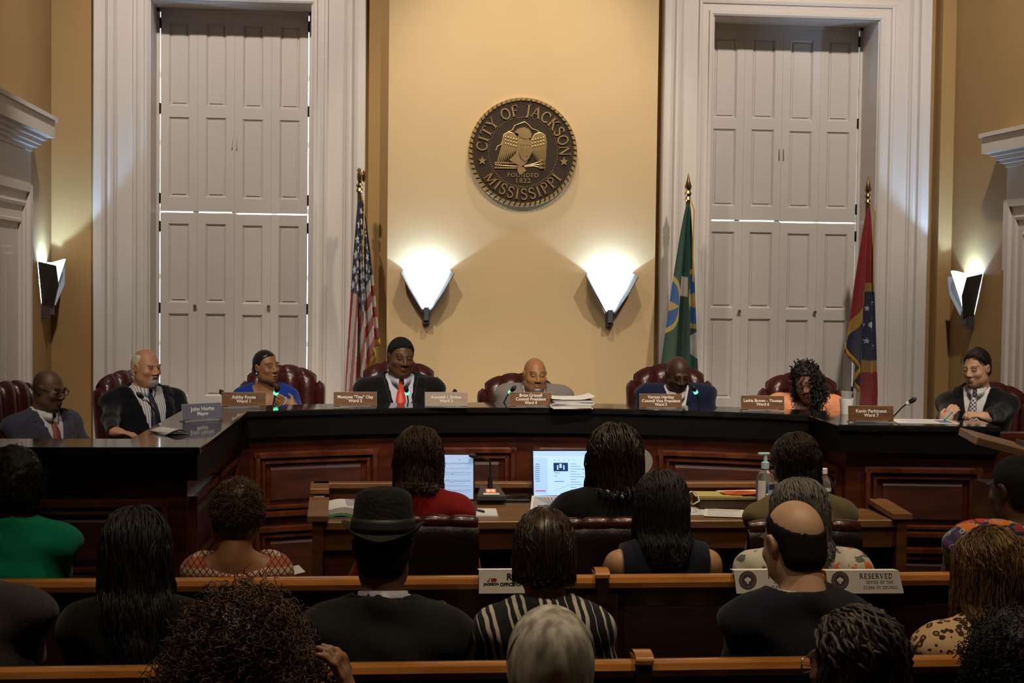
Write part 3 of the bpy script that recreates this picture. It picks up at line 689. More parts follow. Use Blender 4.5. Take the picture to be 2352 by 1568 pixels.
bead_rect(dais, segs['right_end'], .12, .90, .80, 1.12); bead_rect(dais, segs['right_end'], .12, .90, .16, .76)
bead_rect(dais, segs['right_wing'], .12, .88, .80, 1.11)
# taller wooden screen just past the right end
scr = MB().box((2.91, 6.95, 0), (3.7, 7.0, 1.24)).box((2.90, 6.93, 1.24), (3.72, 7.02, 1.275))
tag(scr.build('side_screen', m_dais), 'red-brown wooden end screen beside the right dais wing', 'screen')

# ------------------------------------------------------------------ leather chairs
m_leather = M('oxblood_leather', (.050, .009, .009), .30, 0, .55, noise=(14, .35), bump=(70, .12), coat=.25)
m_chbase = M('chair_base', (.012, .010, .009), .4, .2)
def lobes(nx, w0, w1, H_, arch, fwd, T=None, n=10, thick=.05):
    """upholstered panel made of vertical rolled channels: outline arched at the top"""
    mb = MB(); NU, NV = nx*n+1, 30
    def prof(i, j, front):
        u = i/(NU-1); v = j/(NV-1); x = -1+2*u
        hw = w0+(w1-w0)*v; top = H_*(1-arch*abs(x)**2.2)
        ch = abs(math.sin(u*nx*math.pi))**.5
        t = 1-v; ed = math.sqrt(max(0, 1-(1-min(1, t*8))**2)); edb = min(1, v*14)**.5; es = math.sqrt(max(0, 1-(1-min(1, (1-abs(x))*9))**2))
        z = top*v-.007*(1-ch)*v**6
        y = fwd(v)+((thick*(.55+.45*ch))*ed*edb*(.3+.7*es) if front else -.035*ed*edb)
        return (x*hw, y, z)
    mb.grid(lambda i, j: prof(NU-1-i, j, True), NU, NV, T).grid(lambda i, j: prof(i, j, False), NU, NV, T)
    return mb
def make_chair():
    c = empty('leather_chair', (0, 0, 0))
    lob = lobes(4, .165, .185, .72, .075, lambda v: -.20-.07*v, TR((0, 0, .42)), thick=.055); lob.build('backrest', m_leather, c, True)
    for sg in (-1, 1):
        # rolled wings, each with two soft folds
        mb = MB(); NU, NV = 21, 24
        def wp(i, j):
            a = 2*math.pi*i/(NU-1); v = j/(NV-1); z = .60+.455*v; k = math.sqrt(max(0, 1-(1-min(1, (1-v)*9))**2))*min(1, .25+v*6)**.5
            ca, sa = math.copysign(abs(math.cos(a))**.8, math.cos(a)), math.sin(a); fold = 1-.10*abs(math.sin(a*2))
            return (sg*(.185+.014*v)+.031*ca*k*fold, -.235-.055*v+.045+.075*(1-.30*v)*sa*k*fold, z)
        mb.grid(wp, NU, NV); mb.build('wing', m_leather, c, True)
        ar = MB().tube([(sg*.225, -.20, .62), (sg*.235, -.05, .645), (sg*.235, .12, .64), (sg*.23, .20, .60), (sg*.225, .21, .52)], [.03, .037, .04, .037, .03], 12)
        ar.build('armrest', m_leather, c, True)
        MB().box((sg*.235-.02, -.16, .40), (sg*.235+.02, .17, .62), bev=.012).build('arm_panel', m_leather, c)
    mb = MB(); NU = 24
    def sp(i, j):
        a = 2*math.pi*i/NU; v = j/9; q = math.sin(math.pi*min(1, max(0, v)))**.35 if 0 < v < 1 else 0
        ca, sa = math.cos(a), math.sin(a); e = .5
        return (.205*math.copysign(abs(ca)**e, ca)*q, .02+.24*math.copysign(abs(sa)**e, sa)*q, .36+.10*v)
    mb.grid(sp, NU, 10, closed_u=True); mb.build('seat', m_leather, c, True)
    MB().lathe([(.03, .09), (.03, .36)], 12).build('column', m_chbase, c, True)
    for k in range(5):
        a = 2*math.pi*k/5+.3; e = (.29*math.cos(a), .29*math.sin(a))
        MB().tube([(0, 0, .12), (e[0]*.6, e[1]*.6, .10), (e[0], e[1], .075)], [.026, .022, .016], 8).build('base_leg', m_chbase, c, True)
        MB().lathe([(.004, -.014), (.026, -.014), (.028, 0), (.026, .014), (.004, .014)], 12, TR((e[0], e[1], .029), rx=math.pi/2, rz=a)).build('caster', m_chbase, c, True)
    return c
CHAIR0 = make_chair(); CH_USED = []
def chair(x, y, z, rz, label, group, s=1.0):
    o = CHAIR0 if not CH_USED else copy_tree(CHAIR0); CH_USED.append(o)
    o.location = (x, y, z); o.rotation_euler = (0, 0, rz); o.scale = (s, s, s)
    return tag(o, label, 'chair', group)
G_ = 'leather chairs behind the dais'
# (pixel of the top middle of the backrest, distance, turn, label)
for px, py, d, th, lab in [
    (20, 872, 8.0, .9, 'leather chair of the man in glasses, far left'),
    (290, 848, 8.55, .75, 'leather chair of the white-bearded man in striped shirt'),
    (648, 836, 8.75, .15, 'leather chair of the woman in blue'),
    (916, 826, 8.75, .05, 'leather chair behind the man in the red tie'),
    (1190, 855, 8.80, -.03, 'leather chair behind the bald man in the grey suit'),
    (1537, 834, 8.75, -.05, 'leather chair behind the bald man in the navy suit'),
    (1840, 853, 8.60, -.20, 'leather chair of the woman in the peach jacket'),
    (2270, 875, 8.35, -.55, 'leather chair of the dark-haired man, far right')]:
    p = at(px, py, d); ctop = Vector((0, -.28, 1.14)); rz = math.pi+th
    b = Vector((p[0], p[1], p[2]))-Matrix.Rotation(rz, 3, 'Z') @ ctop
    sc = (p[2]-PLAT)/1.14
    chair(b.x, b.y, PLAT, rz, lab, G_, sc)

# ------------------------------------------------------------------ nameplates on the ledge
m_plate = WOOD('plate_wood', (.10, .042, .014), (.20, .09, .03), (1, 1, 14), 9, .35, .3)
m_platel = WOOD('plate_wood_pale', (.36, .28, .22), (.42, .33, .27), (1, 1, 14), 9, .35, .3)
m_plateg = M('plate_grey', (.16, .16, .24), .35)
m_letter = M('white_lettering', (.85, .85, .82), .5, emit=None)
m_clear = M('clear_acrylic', (.9, .92, .95), .08, 0, .5, trans=.85)
m_edge = M('plate_edge', (.42, .40, .38), .4)
def nameplate(px, py, lines, label, th=0, m=None, sizes=None, w_=.205, h_=.068, d=None):
    p = onZ(px, py, ZT_) if d is None else at(px, py, d)
    n = empty('nameplate', (p[0], p[1], ZT_+.001), th, label, 'nameplate', 'nameplates along the dais')
    T = TR((0, 0, .006), rx=math.radians(-8))
    MB().box((-w_/2, -.003, 0), (w_/2, .004, h_), T, bev=.001).build('plate', m or m_plate, n)
    MB().box((-w_/2-.0015, .0005, -.001), (w_/2+.0015, .0035, h_+.0015), T @ TR((0, .0035, 0))).build('plate_backing', m_edge, n)
    MB().box((-w_/2, -.012, 0), (w_/2, .035, .004)).box((-w_*.36, -.013, .004), (w_*.36, -.008, .010)).build('stand', m_clear, n)
    k = len(lines); tot = sum(sizes)
    z = h_-(h_-tot*1.18)/2
    mb = MB()
    for t, sz in zip(lines, sizes):
        z -= sz*1.18; V, Fc = text_mesh(t, sz*1.32, .00035, .0003)
        mb.add(V, Fc, T @ Matrix.Translation((0, -.0036, z+sz*.26)) @ Matrix.Rotation(math.pi/2, 4, 'X'))
    mb.build('lettering', m_letter, n)
    return n
nameplate(560, 937, ['Ashby Foote', 'Ward 1'], 'brown nameplate reading Ward 1, nearest the left dais corner', .05, sizes=(.0165, .0165))
nameplate(816, 936, ['Montyne "Tina" Clay', 'Ward 2'], 'brown nameplate reading Ward 2, left of red-tie man', .04, sizes=(.0155, .0155))
nameplate(1025, 936, ['Kenneth I. Stokes', 'Ward 3'], 'pale washed-out nameplate reading Ward 3', .03, m_platel, sizes=(.0155, .0155))
nameplate(1219, 936, ['Brian Grizzell', 'Council President', 'Ward 4'], 'brown nameplate reading Council President, Ward 4', 0, sizes=(.0155, .0155, .0145))
nameplate(1518, 940, ['Vernon Hartley', 'Council Vice President', 'Ward 5'], 'brown nameplate reading Council Vice President, Ward 5', -.03, sizes=(.0155, .0155, .0145))
nameplate(1752, 944, ['Lashia Brown - Thomas', 'Ward 6'], 'brown nameplate reading Ward 6, beside the peach jacket', -.06, sizes=(.0150, .0150), w_=.21)
nameplate(2001, 970, ['Kevin Parkinson', 'Ward 7'], 'brown nameplate reading Ward 7, on right dais wing', -.05, sizes=(.0165, .0160), w_=.205)
nameplate(466, 966, ['John Horhn', 'Mayor'], 'grey nameplate reading Mayor, on left dais wing', .62, m_plateg, sizes=(.0185, .0165), w_=.19)

# ------------------------------------------------------------------ gooseneck microphones
m_mic = M('mic_black', (.012, .012, .013), .45)
m_green = M('mic_led_green', (.05, .6, .3), .3, emit=((.10, 1, .45), 1.6))
m_pale = M('mic_ring', (.6, .62, .62), .4)
def mic(foot, tip, label, lit=None, foam=.010, base=True, sag=.25):
    f = Vector([float(v) for v in foot]); t = Vector([float(v) for v in tip])-f
    o = empty('gooseneck_microphone', f, 0, label, 'microphone', 'gooseneck microphones')
    P = [t*0+Vector((0, 0, .012)), Vector((t.x*.10, t.y*.10, t.z*.38)), Vector((t.x*.42, t.y*.42, t.z*.78)), Vector((t.x*.75, t.y*.75, t.z*.93)), t]
    MB().tube(P, .0035, 8).build('neck', m_mic, o, True)
    d = (P[-1]-P[-2]).normalized(); q = t+d*.016
    hd = MB(); hd.tube([t-d*.006, t+d*.006, q+d*.008, q+d*.02], [foam*.7, foam, foam*1.05, foam*.3], 12).build('head', m_mic, o, True)
    rg = MB(); rg.tube([t-d*.018, t-d*.004], [foam*.95, foam*.95], 12); rg.build('light_ring', lit or m_pale, o, True)
    if base: MB().lathe([(.045, 0), (.045, .008), (.035, .018), (.012, .024)], 18).build('base', m_mic, o, True)
    return o
ZW = ZT_-.269
def dais_mic(px, py, d, fx, label, lit=None, foam=.011):
    """tip by pixel and distance; foot on the work surface or ledge nearby"""
    t = at(px, py, d); mic((t[0]+fx, t[1]+.06, ZW), t, label, lit, foam)
dais_mic(635, 898, 8.05, -.03, 'green-lit microphone in front of the woman in blue', m_green, .013)
dais_mic(513, 906, 8.15, .05, 'black microphone tip behind the Ward 1 nameplate')
dais_mic(934, 898, 8.15, .02, 'green-lit microphone before the red tie', m_green, .012)
dais_mic(1046, 906, 8.2, .02, 'microphone behind the pale Ward 3 nameplate', m_green)
dais_mic(1175, 897, 8.15, -.07, 'green-lit microphone tilted before the grey suit', m_green)
dais_mic(1596, 896, 8.1, .06, 'green-lit microphone before the navy suit', m_green, .012)
dais_mic(2090, 923, 7.55, -.12, 'microphone behind the Ward 7 nameplate on right dais wing')
dais_mic(327, 912, 7.35, .10, 'microphone bending towards the striped shirt of the white-bearded man')

# ------------------------------------------------------------------ papers and cup on the dais
m_paper = M('paper', (.72, .71, .70), .7)
m_paperg = M('paper_grey', (.46, .46, .50), .7)
def rot_box(mb, w_, d_, z0, z1, rz, ox=0, oy=0): mb.box((-w_/2, -d_/2, z0), (w_/2, d_/2, z1), TR((ox, oy, 0), rz=rz))
p = onZ(1318, 939, ZT_)
st = empty('paper_stack', (p[0], p[1]+.12, ZT_), -.02, 'tall untidy stack of white papers beside the Ward 4 nameplate', 'papers')
z = 0
for k in range(8):
    h = .004+.003*random.random(); mb = MB(); rot_box(mb, .195+.01*random.random(), .24, z, z+h-.0008, random.uniform(-.09, .09), random.uniform(-.006, .006)); mb.build('sheet_bundle', [m_paper, m_paperg][k in (3, 7)], st); z += h
mb = MB().grid(lambda i, j: (-.105+.21*i/8, -.12+.24*j/4, z+.004+.016*max(0, (i-5)/3)**2+.004*max(0, (2-i)/2)), 9, 5); o = mb.build('top_sheet', m_paper, st); o.modifiers.new('t', 'SOLIDIFY').thickness = .001
p = onZ(388, 996, ZT_)
o = empty('document', (p[0], p[1]+.02, ZT_), .5, 'open white papers in front of the white-bearded man', 'papers')
for k in range(4): mb = MB().grid(lambda i, j: (-.05+.1*i/8, -.07+.14*j/4, .002+.002*k+.010*math.sin(math.pi*i/8)*(k+1)/3), 9, 5, TR(rz=.06*k)); q = mb.build('sheet', m_paper, o, True); q.modifiers.new('t', 'SOLIDIFY').thickness = .001
p = onZ(2125, 969, ZT_)
o = empty('document', (p[0], p[1]+.03, ZT_), -.1, 'printed sheet lying before the man with the pen', 'papers')
MB().box((-.14, -.10, 0), (.14, .10, .002)).build('sheet', m_paper, o)
mb = MB()
for k in range(9): mb.box((-.12+.02*(k % 3), -.085+.018*k, .002), (.04+.07*((k*7) % 3)/2, -.078+.018*k, .0024))
mb.build('print', m_paperg, o)
MB().box((.06, -.08, .002), (.125, .05, .0025)).build('picture', M('print_blue', (.16, .2, .33), .6), o)
p = onZ(1968, 957, ZT_)
o = empty('cup', (p[0], p[1]+.16, ZT_), 0, 'white cup topped with a clear plastic glass beside Ward 7 nameplate', 'cup')
MB().lathe([(.027, 0), (.034, .07), (.034, .074), (.031, .074), (.025, .006)], 20).build('cup_body', M('white_foam', (.75, .74, .72), .6), o, True)
MB().lathe([(.022, .074), (.030, .105), (.031, .108), (.029, .108), (.021, .076)], 20).build('clear_glass', m_clear, o, True)
# ------------------------------------------------------------------ clerks' desk in front of the dais
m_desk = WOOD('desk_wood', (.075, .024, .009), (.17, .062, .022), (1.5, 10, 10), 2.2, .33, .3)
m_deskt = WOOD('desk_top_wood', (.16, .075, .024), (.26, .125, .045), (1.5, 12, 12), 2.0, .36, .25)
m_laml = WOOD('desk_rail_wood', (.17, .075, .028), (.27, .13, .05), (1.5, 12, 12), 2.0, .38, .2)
DX0, DX1, DY0, DY1, DZ = -.13, 2.40, 6.66, 7.30, .93
desk = empty('clerk_desk', (0, 0, 0), 0, 'long wooden clerks desk with raised rail in front of dais', 'desk')
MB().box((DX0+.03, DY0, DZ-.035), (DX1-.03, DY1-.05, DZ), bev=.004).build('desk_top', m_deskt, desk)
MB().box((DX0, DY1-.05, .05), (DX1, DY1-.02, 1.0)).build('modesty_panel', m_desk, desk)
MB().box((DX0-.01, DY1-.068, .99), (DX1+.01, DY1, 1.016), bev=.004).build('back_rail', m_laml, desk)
MB().box((DX0, DY0+.012, DZ-.12), (DX1, DY0+.03, DZ-.035)).build('apron', m_desk, desk)
for x in (DX0, DX1-.045):
    e = MB()
    pr = [(DY0-.01, 0), (DY1-.02, 0), (DY1-.02, .99), (DY1-.24, .99), (DY1-.26, .955), (DY0-.01, .935)]
    e.add([(x, y, z) for y, z in pr]+[(x+.045, y, z) for y, z in pr], [tuple(range(6)), tuple(range(6, 12))[::-1]]+[(i, 6+i, 6+(i+1) % 6, (i+1) % 6) for i in range(6)])
    ep = e.build('end_panel', m_desk, desk)
    MB().box((x-.02, DY1-.25, .99), (x+.065, DY1-.0, 1.016), bev=.004).build('upper_cap', m_laml, ep)
    c2 = MB(); V = []
    for z in (0, .022): V += [(x-.02, DY0-.02, .935+z), (x+.065, DY0-.02, .935+z), (x+.065, DY1-.25, .957+z), (x-.02, DY1-.25, .957+z)]
    c2.add(V, [(3, 2, 1, 0), (4, 5, 6, 7), (0, 1, 5, 4), (1, 2, 6, 5), (2, 3, 7, 6), (3, 0, 4, 7)]); c2.build('lower_cap', m_laml, ep)
for x in (.7, 1.55): MB().box((x, DY0+.03, 0), (x+.035, DY1-.05, DZ-.035)).build('divider', m_desk, desk)
MB().box((DX0+.05, DY0+.03, .12), (DX0+.50, DY0+.05, DZ-.13)).build('cupboard_door', m_desk, desk)
MB().tube([(DX0+.09, DY0+.03, .60), (DX0+.09, DY0+.005, .605), (DX0+.09, DY0+.005, .65), (DX0+.09, DY0+.03, .655)], .005, 6).build('door_pull', m_brass, desk, True)

m_clback = M('dark_leather', (.016, .008, .008), .42, 0, .5, noise=(14, .3), bump=(60, .2))
def make_clerk_chair():
    c = empty('clerk_chair')
    mb = lobes(4, .215, .215, .60, .012, lambda v: -.20-.05*v, TR((0, 0, .44)), thick=.045); mb.build('backrest', m_clback, c, True)
    # rolled and pleated top
    P = []; rs = []
    for i in range(33): u = i/32; P.append((-.212+.424*u, -.245, 1.035-.006*(2*u-1)**2)); rs.append(.030*(.72+.28*abs(math.sin(u*4*math.pi))**.5))
    MB().tube(P, rs, 12).build('top_roll', m_leather, c, True)
    mb = MB(); NU = 20
    mb.grid(lambda i, j: (.24*math.copysign(abs(math.cos(2*math.pi*i/NU))**.5, math.cos(2*math.pi*i/NU))*(math.sin(math.pi*j/9)**.35 if 0 < j < 9 else 0), .02+.23*math.copysign(abs(math.sin(2*math.pi*i/NU))**.5, math.sin(2*math.pi*i/NU))*(math.sin(math.pi*j/9)**.35 if 0 < j < 9 else 0), .37+.09*j/9), NU, 10, closed_u=True); mb.build('seat', m_clback, c, True)
    for sg in (-1, 1): MB().tube([(sg*.24, -.2, .44), (sg*.27, -.16, .62), (sg*.27, .10, .63), (sg*.25, .14, .42)], .02, 8).build('armrest', m_chbase, c, True)
    MB().lathe([(.03, .09), (.03, .37)], 12).build('column', m_chbase, c, True)
    for k in range(5):
        a = 2*math.pi*k/5+.3; e = (.28*math.cos(a), .28*math.sin(a))
        MB().tube([(0, 0, .12), (e[0]*.6, e[1]*.6, .10), (e[0], e[1], .07)], [.026, .022, .016], 8).build('base_leg', m_chbase, c, True)
        MB().lathe([(.004, -.014), (.026, -.014), (.026, .014), (.004, .014)], 12, TR((e[0], e[1], .027), rx=math.pi/2, rz=a)).build('caster', m_chbase, c, True)
    return c
CC = make_clerk_chair()
for i, (px, lab) in enumerate(((968, 'dark leather chair of the clerk in the red jacket'), (1405, 'dark leather chair of the clerk facing the bright laptop'), (1850, 'dark leather chair of the clerk in olive, at desk right end'))):
    p = at(px, 1190, 6.0); o = CC if i == 0 else copy_tree(CC)
    o.location = (p[0], p[1]+.26, 0); tag(o, lab, 'chair', 'leather chairs at the clerks desk')

# ------------------------------------------------------------------ things on the desk
m_dark = M('dark_plastic', (.014, .014, .016), .4)
m_silver = M('silver_edge', (.42, .42, .44), .35, .8)
m_scr = M('screen_white', (.5, .62, .8), .3, emit=((.26, .50, .95), .95))
m_scr2 = M('screen_white_dim', (.4, .5, .6), .3, emit=((.22, .36, .62), .7))
m_scrp = M('screen_panel', (.5, .62, .8), .3, emit=((.20, .42, .88), .85))
m_scrt = M('screen_ink', (.05, .1, .18), .3, emit=((.05, .12, .28), .35))
m_scrtl = M('screen_ink_light', (.05, .1, .18), .3, emit=((.13, .27, .55), .6))
m_scrr = M('screen_red', (.5, .05, .05), .3, emit=((.5, .05, .06), .6))
m_scrd = M('screen_dark', (.01, .03, .08), .3, emit=((.012, .05, .14), .5))
def laptop(p, rz, label, w_=.33, h_=.215, full=True):
    o = empty('laptop', p, rz, label, 'laptop')
    MB().box((-w_/2, -.23, 0), (w_/2, 0, .014), bev=.003).build('keyboard_base', m_dark, o)
    mb = MB()
    for r in range(5):
        for k in range(12): x = -w_/2+.03+k*(w_-.06)/12; mb.box((x, -.08-.022*r, .014), (x+(w_-.06)/12-.003, -.063-.022*r, .0155))
    mb.build('keys', m_dark, o)
    T = TR((0, 0, .012), rx=math.radians(-12))
    sc_ = MB().box((-w_/2, 0, 0), (w_/2, .008, h_+.016), T, bev=.002).build('screen_lid', m_dark, o)
    g = MB().box((-w_/2+.007, -.0012, .010), (w_/2-.007, 0, h_+.008), T).build('display', m_scr if full else m_scr2, sc_)
    X0, X1, Z0, Z1 = -w_/2+.007, w_/2-.007, .010, h_+.008
    W_, H_ = X1-X0, Z1-Z0
    def r(name, a, b, c, d, m_, k=1): MB().box((X0+W_*a, -.0012-.0003*k, Z0+H_*(1-d)), (X0+W_*b, -.0011, Z0+H_*(1-c)), T).build(name, m_, sc_)
    def rs(name, L, m_, k=2):
        mb = MB()
        for a, b, c, d in L: mb.box((X0+W_*a, -.0012-.0003*k, Z0+H_*(1-d)), (X0+W_*b, -.0011, Z0+H_*(1-c)), T)
        tag(mb.build(name, m_, sc_), kind='stuff')
    if full:
        r('sidebar', 0, .20, .13, .92, m_scrp); r('toolbar', 0, 1, 0, .10, m_scrp)
        r('video_thumbnail', .29, .50, .25, .43, m_scrd, 2)
        rs('thumbnail_glow', [(.375, .41, .27, .36), (.34, .36, .30, .40), (.43, .45, .30, .40)], m_scrp, 3)
        rs('text_lines', [(.03, .09+.05*((k*3) % 3), .27+.045*k, .285+.045*k) for k in range(9)]+[(.53, .62+.06*(k % 3), .27+.055*k, .278+.055*k) for k in range(11)]+[(.90, .98, .28, .292), (.90, .96, .30, .308), (.30, .38, .46, .472), (.30, .34, .52, .53), (.30, .44, .64, .655), (.71, .74, .39, .40), (.71, .74, .47, .48), (.71, .74, .55, .56)], m_scrtl)
        rs('sidebar_dots', [(.02, .03, .33+.05*k, .345+.05*k) for k in range(6)]+[(.3+.07*k, .31+.07*k, .185, .20) for k in range(5)]+[(.70+.03*k, .71+.03*k, .05, .06) for k in range(6)], m_scrt)
        pts = [(.32, .84), (.35, .80), (.38, .81), (.42, .75), (.45, .77), (.48, .73), (.52, .74)]
        MB().tube([(X0+W_*a, -.0016, Z0+H_*(1-b)) for a, b in pts], .0006, 4, T).build('graph_line', m_scrtl, sc_)
        r('taskbar', 0, 1, .945, 1, m_scrd); r('red_button', .02, .17, .835, .855, m_scrr, 2)
        rs('taskbar_icons', [(.22+.035*k, .235+.035*k, .962, .985) for k in range(5)], m_scrp, 3)
    else:
        rs('chart_lines', [(.02, .96, .18+.13*k, .185+.13*k) for k in range(7)]+[(.8, .815, .1, .125), (.7, .715, .42, .445)], m_scrtl)
        mb = MB()
        for q in range(4):
            mb.tube([(X0+W_*(.03+.94*k/24), -.0016, Z0+H_*(.2+.2*q+.02*math.sin(k*1.7+q)*random.random())) for k in range(25)], .0008, 4, T)
        mb.build('trace', m_scrtl, sc_)
    return o
p = onZ(1284, 1142, DZ); laptop((p[0]+.02, 7.19, DZ), .02, 'open laptop with bright white-blue screen at desk centre')
p = onZ(1000, 1142, DZ); laptop((p[0], 7.17, DZ), -.03, 'laptop half hidden by the clerk in the red jacket', .33, .20, False)
# conference microphone unit
p = onZ(1128, 1158, DZ)
o = empty('conference_microphone', (p[0], p[1]+.03, DZ+.022), 0, 'desk microphone unit with glowing red display beside the bright laptop', 'microphone')
V = [(-.065, -.055, 0), (.065, -.055, 0), (.055, .06, 0), (-.055, .06, 0), (-.065, -.055, .018), (.065, -.055, .018), (.04, .055, .055), (-.04, .055, .055)]
MB().add(V, [(3, 2, 1, 0), (4, 5, 6, 7), (0, 1, 5, 4), (1, 2, 6, 5), (2, 3, 7, 6), (3, 0, 4, 7)]).build('base', M('unit_grey', (.055, .052, .05), .45), o)
T = TR((0, -.05, .0205), rx=math.atan2(.037, .11))
MB().box((-.022, .032, 0), (.022, .062, .0015), T).build('display', M('led_red', (.8, .05, .02), .4, emit=((1, .07, .03), 2.5)), o)
mb = MB()
for a, b, c, d in ((-.015, -.008, .038, .056), (.008, .015, .038, .056), (-.004, .004, .045, .049)): mb.box((a, c, .0015), (b, d, .002), T)
mb.build('digits', M('led_bright', (1, .4, .2), .4, emit=((1, .35, .2), 3)), o)
MB().box((-.036, .006, 0), (.036, .022, .002), T).build('label_strip', m_paper, o)
MB().lathe([(.012, 0), (.010, .05)], 12, TR((0, .03, .045))).build('neck_socket', m_mic, o, True)
MB().tube([(0, .03, .09), (0, .03, .15), (-.004, .028, .17), (-.03, .02, .178), (-.07, .01, .190)], .004, 8).build('neck', m_mic, o, True)
MB().tube([(-.068, .01, .190), (-.078, .008, .192), (-.098, .004, .195)], [.009, .012, .007], 12).build('head', m_mic, o, True)
p = onZ(1160, 1155, DZ)
o = empty('tablet', (p[0], p[1]+.03, DZ), 0, 'closed black tablet with silver edge under the microphone unit', 'tablet')
MB().box((-.115, -.06, .004), (.11, .07, .020), bev=.003).build('body', m_dark, o); MB().box((-.117, -.062, 0), (.112, .072, .0045)).build('silver_rim', m_silver, o)
MB().tube([(-.03, 0, .022), (.02, .01, .028), (.05, -.01, .024), (.09, .02, .024), (.13, .04, .01)], .003, 6).build('cable', m_dark, o, True)
# open ring binder / thick book at left
p = onZ(800, 1180, DZ)
o = empty('open_book', (p[0], p[1]+.03, DZ), .06, 'thick open book with green page edges at desk left end', 'book')
for k in range(6): mb = MB().grid(lambda i, j: (-.105+.21*i/10+.003*k, -.14+.25*j/4, .004+.006*k+.012*math.sin(math.pi*min(1, i/6))), 11, 5); q = mb.build('page_block', [M('green_edge', (.16, .36, .16), .7), m_paper][k > 1], o); q.modifiers.new('t', 'SOLIDIFY').thickness = .006
mb = MB()
for k in range(12): mb.box((-.01, -.10+.016*k, .0475), (.085, -.095+.016*k, .0485))
mb.build('print', m_paperg, o)
MB().box((-.115, -.15, 0), (.115, .12, .004)).build('cover', M('cover_blue', (.1, .13, .16), .5), o)
# notepad and pen
p = onZ(1107, 1180, DZ)
o = empty('notepad', (p[0], p[1], DZ), -.05, 'white writing pad beside the red jacket sleeve', 'notepad')
MB().box((-.075, -.10, 0), (.065, .10, .010), bev=.002).build('pages', m_paper, o); MB().box((-.077, -.102, 0), (.067, .102, .003)).build('backing', m_paperg, o)
o = empty('pen', (p[0]-.02, p[1]+.02, DZ+.0145), .45, 'dark pen lying across the white writing pad', 'pen')
MB().tube([(0, -.06, 0), (0, .05, 0), (0, .066, 0)], [.0045, .0045, .001], 8).build('barrel', m_dark, o, True); MB().box((-.002, -.055, .003), (.002, -.02, .006)).build('clip', m_silver, o)
# printed booklet with a photograph
p = onZ(1262, 1168, DZ)
o = empty('booklet', (p[0], p[1]-.01, DZ+.002), -.05, 'booklet with a grey building photograph before the laptop', 'booklet')
T = TR((0, 0, .0), rx=math.radians(20), rz=-.12)
MB().box((-.085, -.10, 0), (.085, .11, .004), T).build('pages', m_paper, o)
mb = MB().box((-.075, -.06, .004), (.075, .10, .0046), T); mb.build('photograph', m_paperg, o)
mb = MB()
for k in range(9): a = -.07+.14*k/8; mb.add([(a, .095, .0048), (a+.006, .095, .0048), (.02+.25*a*.2, .01, .0048), (.018+.25*a*.2, .01, .0048)], [(0, 3, 2, 1)], T)
for k in range(6): mb.add([(-.07, -.05+.008*k, .0048), (.06-.008*k, -.05+.012*k, .0048), (.06-.008*k, -.047+.012*k, .0048), (-.07, -.046+.008*k, .0048)], [(0, 1, 2, 3)], T)
mb.build('photo_lines', M('photo_ink', (.13, .13, .17), .7), o)
# loose sheets right of centre
for k, (px, py, rz, lab) in enumerate(((1600, 1176, .10, 'typed white sheet right of the long black hair'), (1665, 1182, -.25, 'white form with a greenish heading, overlapping typed sheet'))):
    p = onZ(px, py, DZ); o = empty('sheet_of_paper', (p[0], p[1]+.02, DZ+.001+.003*k), rz, lab, 'paper')
    MB().box((-.085, -.11, 0), (.085, .11, .002)).build('sheet', m_paper, o)
    mb = MB()
    for j in range(12): mb.box((-.07, -.09+.014*j, .002), (.04+.03*((j*5) % 3)/2, -.087+.014*j, .0024))
    mb.build('print', m_paperg, o)
    if k: MB().box((-.07, .06, .002), (.07, .085, .0026)).build('heading', M('heading_green', (.45, .47, .25), .7), o)
# folders on a box
p = onZ(1668, 1166, DZ); p[1] -= .06
o = empty('document_box', (p[0], p[1]+.08, DZ), -.03, 'flat dark box carrying the coloured folders', 'box')
MB().box((-.13, -.09, 0), (.15, .10, .045), bev=.004).build('body', M('box_brown', (.05, .032, .016), .6), o); MB().box((-.135, -.095, .045), (.155, .105, .058), bev=.003).build('lid', M('box_lid', (.20, .14, .05), .6), o)
for k, (c, dx, dy, rz, lab, W2, D2) in enumerate((((.50, .42, .12), -.04, .0, -.1, 'yellow folder on the dark box at desk right half', .21, .16), ((.75, .74, .72), .08, .035, .15, 'white envelope under the orange sheet', .19, .13), ((.62, .10, .012), .075, .0, .05, 'bright orange eight-sided sheet with handwriting', .19, .12))):
    q = empty('folder' if k == 0 else 'envelope' if k == 1 else 'orange_sheet', (p[0]+dx, p[1]+.08+dy, DZ+.0585+.003*k), rz, lab, 'paper')
    if k < 2: MB().box((-W2/2, -D2/2, 0), (W2/2, D2/2, .002)).build('sheet', M('sheet_%d' % k, c, .65), q)
    else:
        c_ = .05; P = [(-W2/2+c_, -D2/2), (W2/2-c_, -D2/2), (W2/2, -D2/2+c_*.6), (W2/2, D2/2-c_*.6), (W2/2-c_, D2/2), (-W2/2+c_, D2/2), (-W2/2, D2/2-c_*.6), (-W2/2, -D2/2+c_*.6)]
        MB().prism(P, 0, .002).build('sheet', M('sheet_orange', c, .65), q)
        mb = MB()
        for st_ in ([(-.03, -.01), (-.01, .02), (0, -.015), (.01, .02), (.03, -.01)], [(-.05, -.03), (-.03, -.025), (0, -.03)], [(-.02, .03), (.02, .032)]): mb.tube([(x, y, .0024) for x, y in st_], .0012, 4)
        mb.build('handwriting', M('ink_red', (.2, .012, .008), .6), q)
# white charging cable
p = onZ(1590, 1148, DZ)
tag(MB().tube([at(1570, 1140, 7.1), at(1588, 1128, 7.12), at(1602, 1133, 7.10), at(1606, 1150, 7.05), at(1592, 1158, 7.0), at(1578, 1152, 7.02), at(1580, 1160, 6.98)], .0035, 6).build('charging_cable', M('cable_white', (.55, .54, .5), .5), None, True), 'white charging cable looped beside the folders', 'cable')
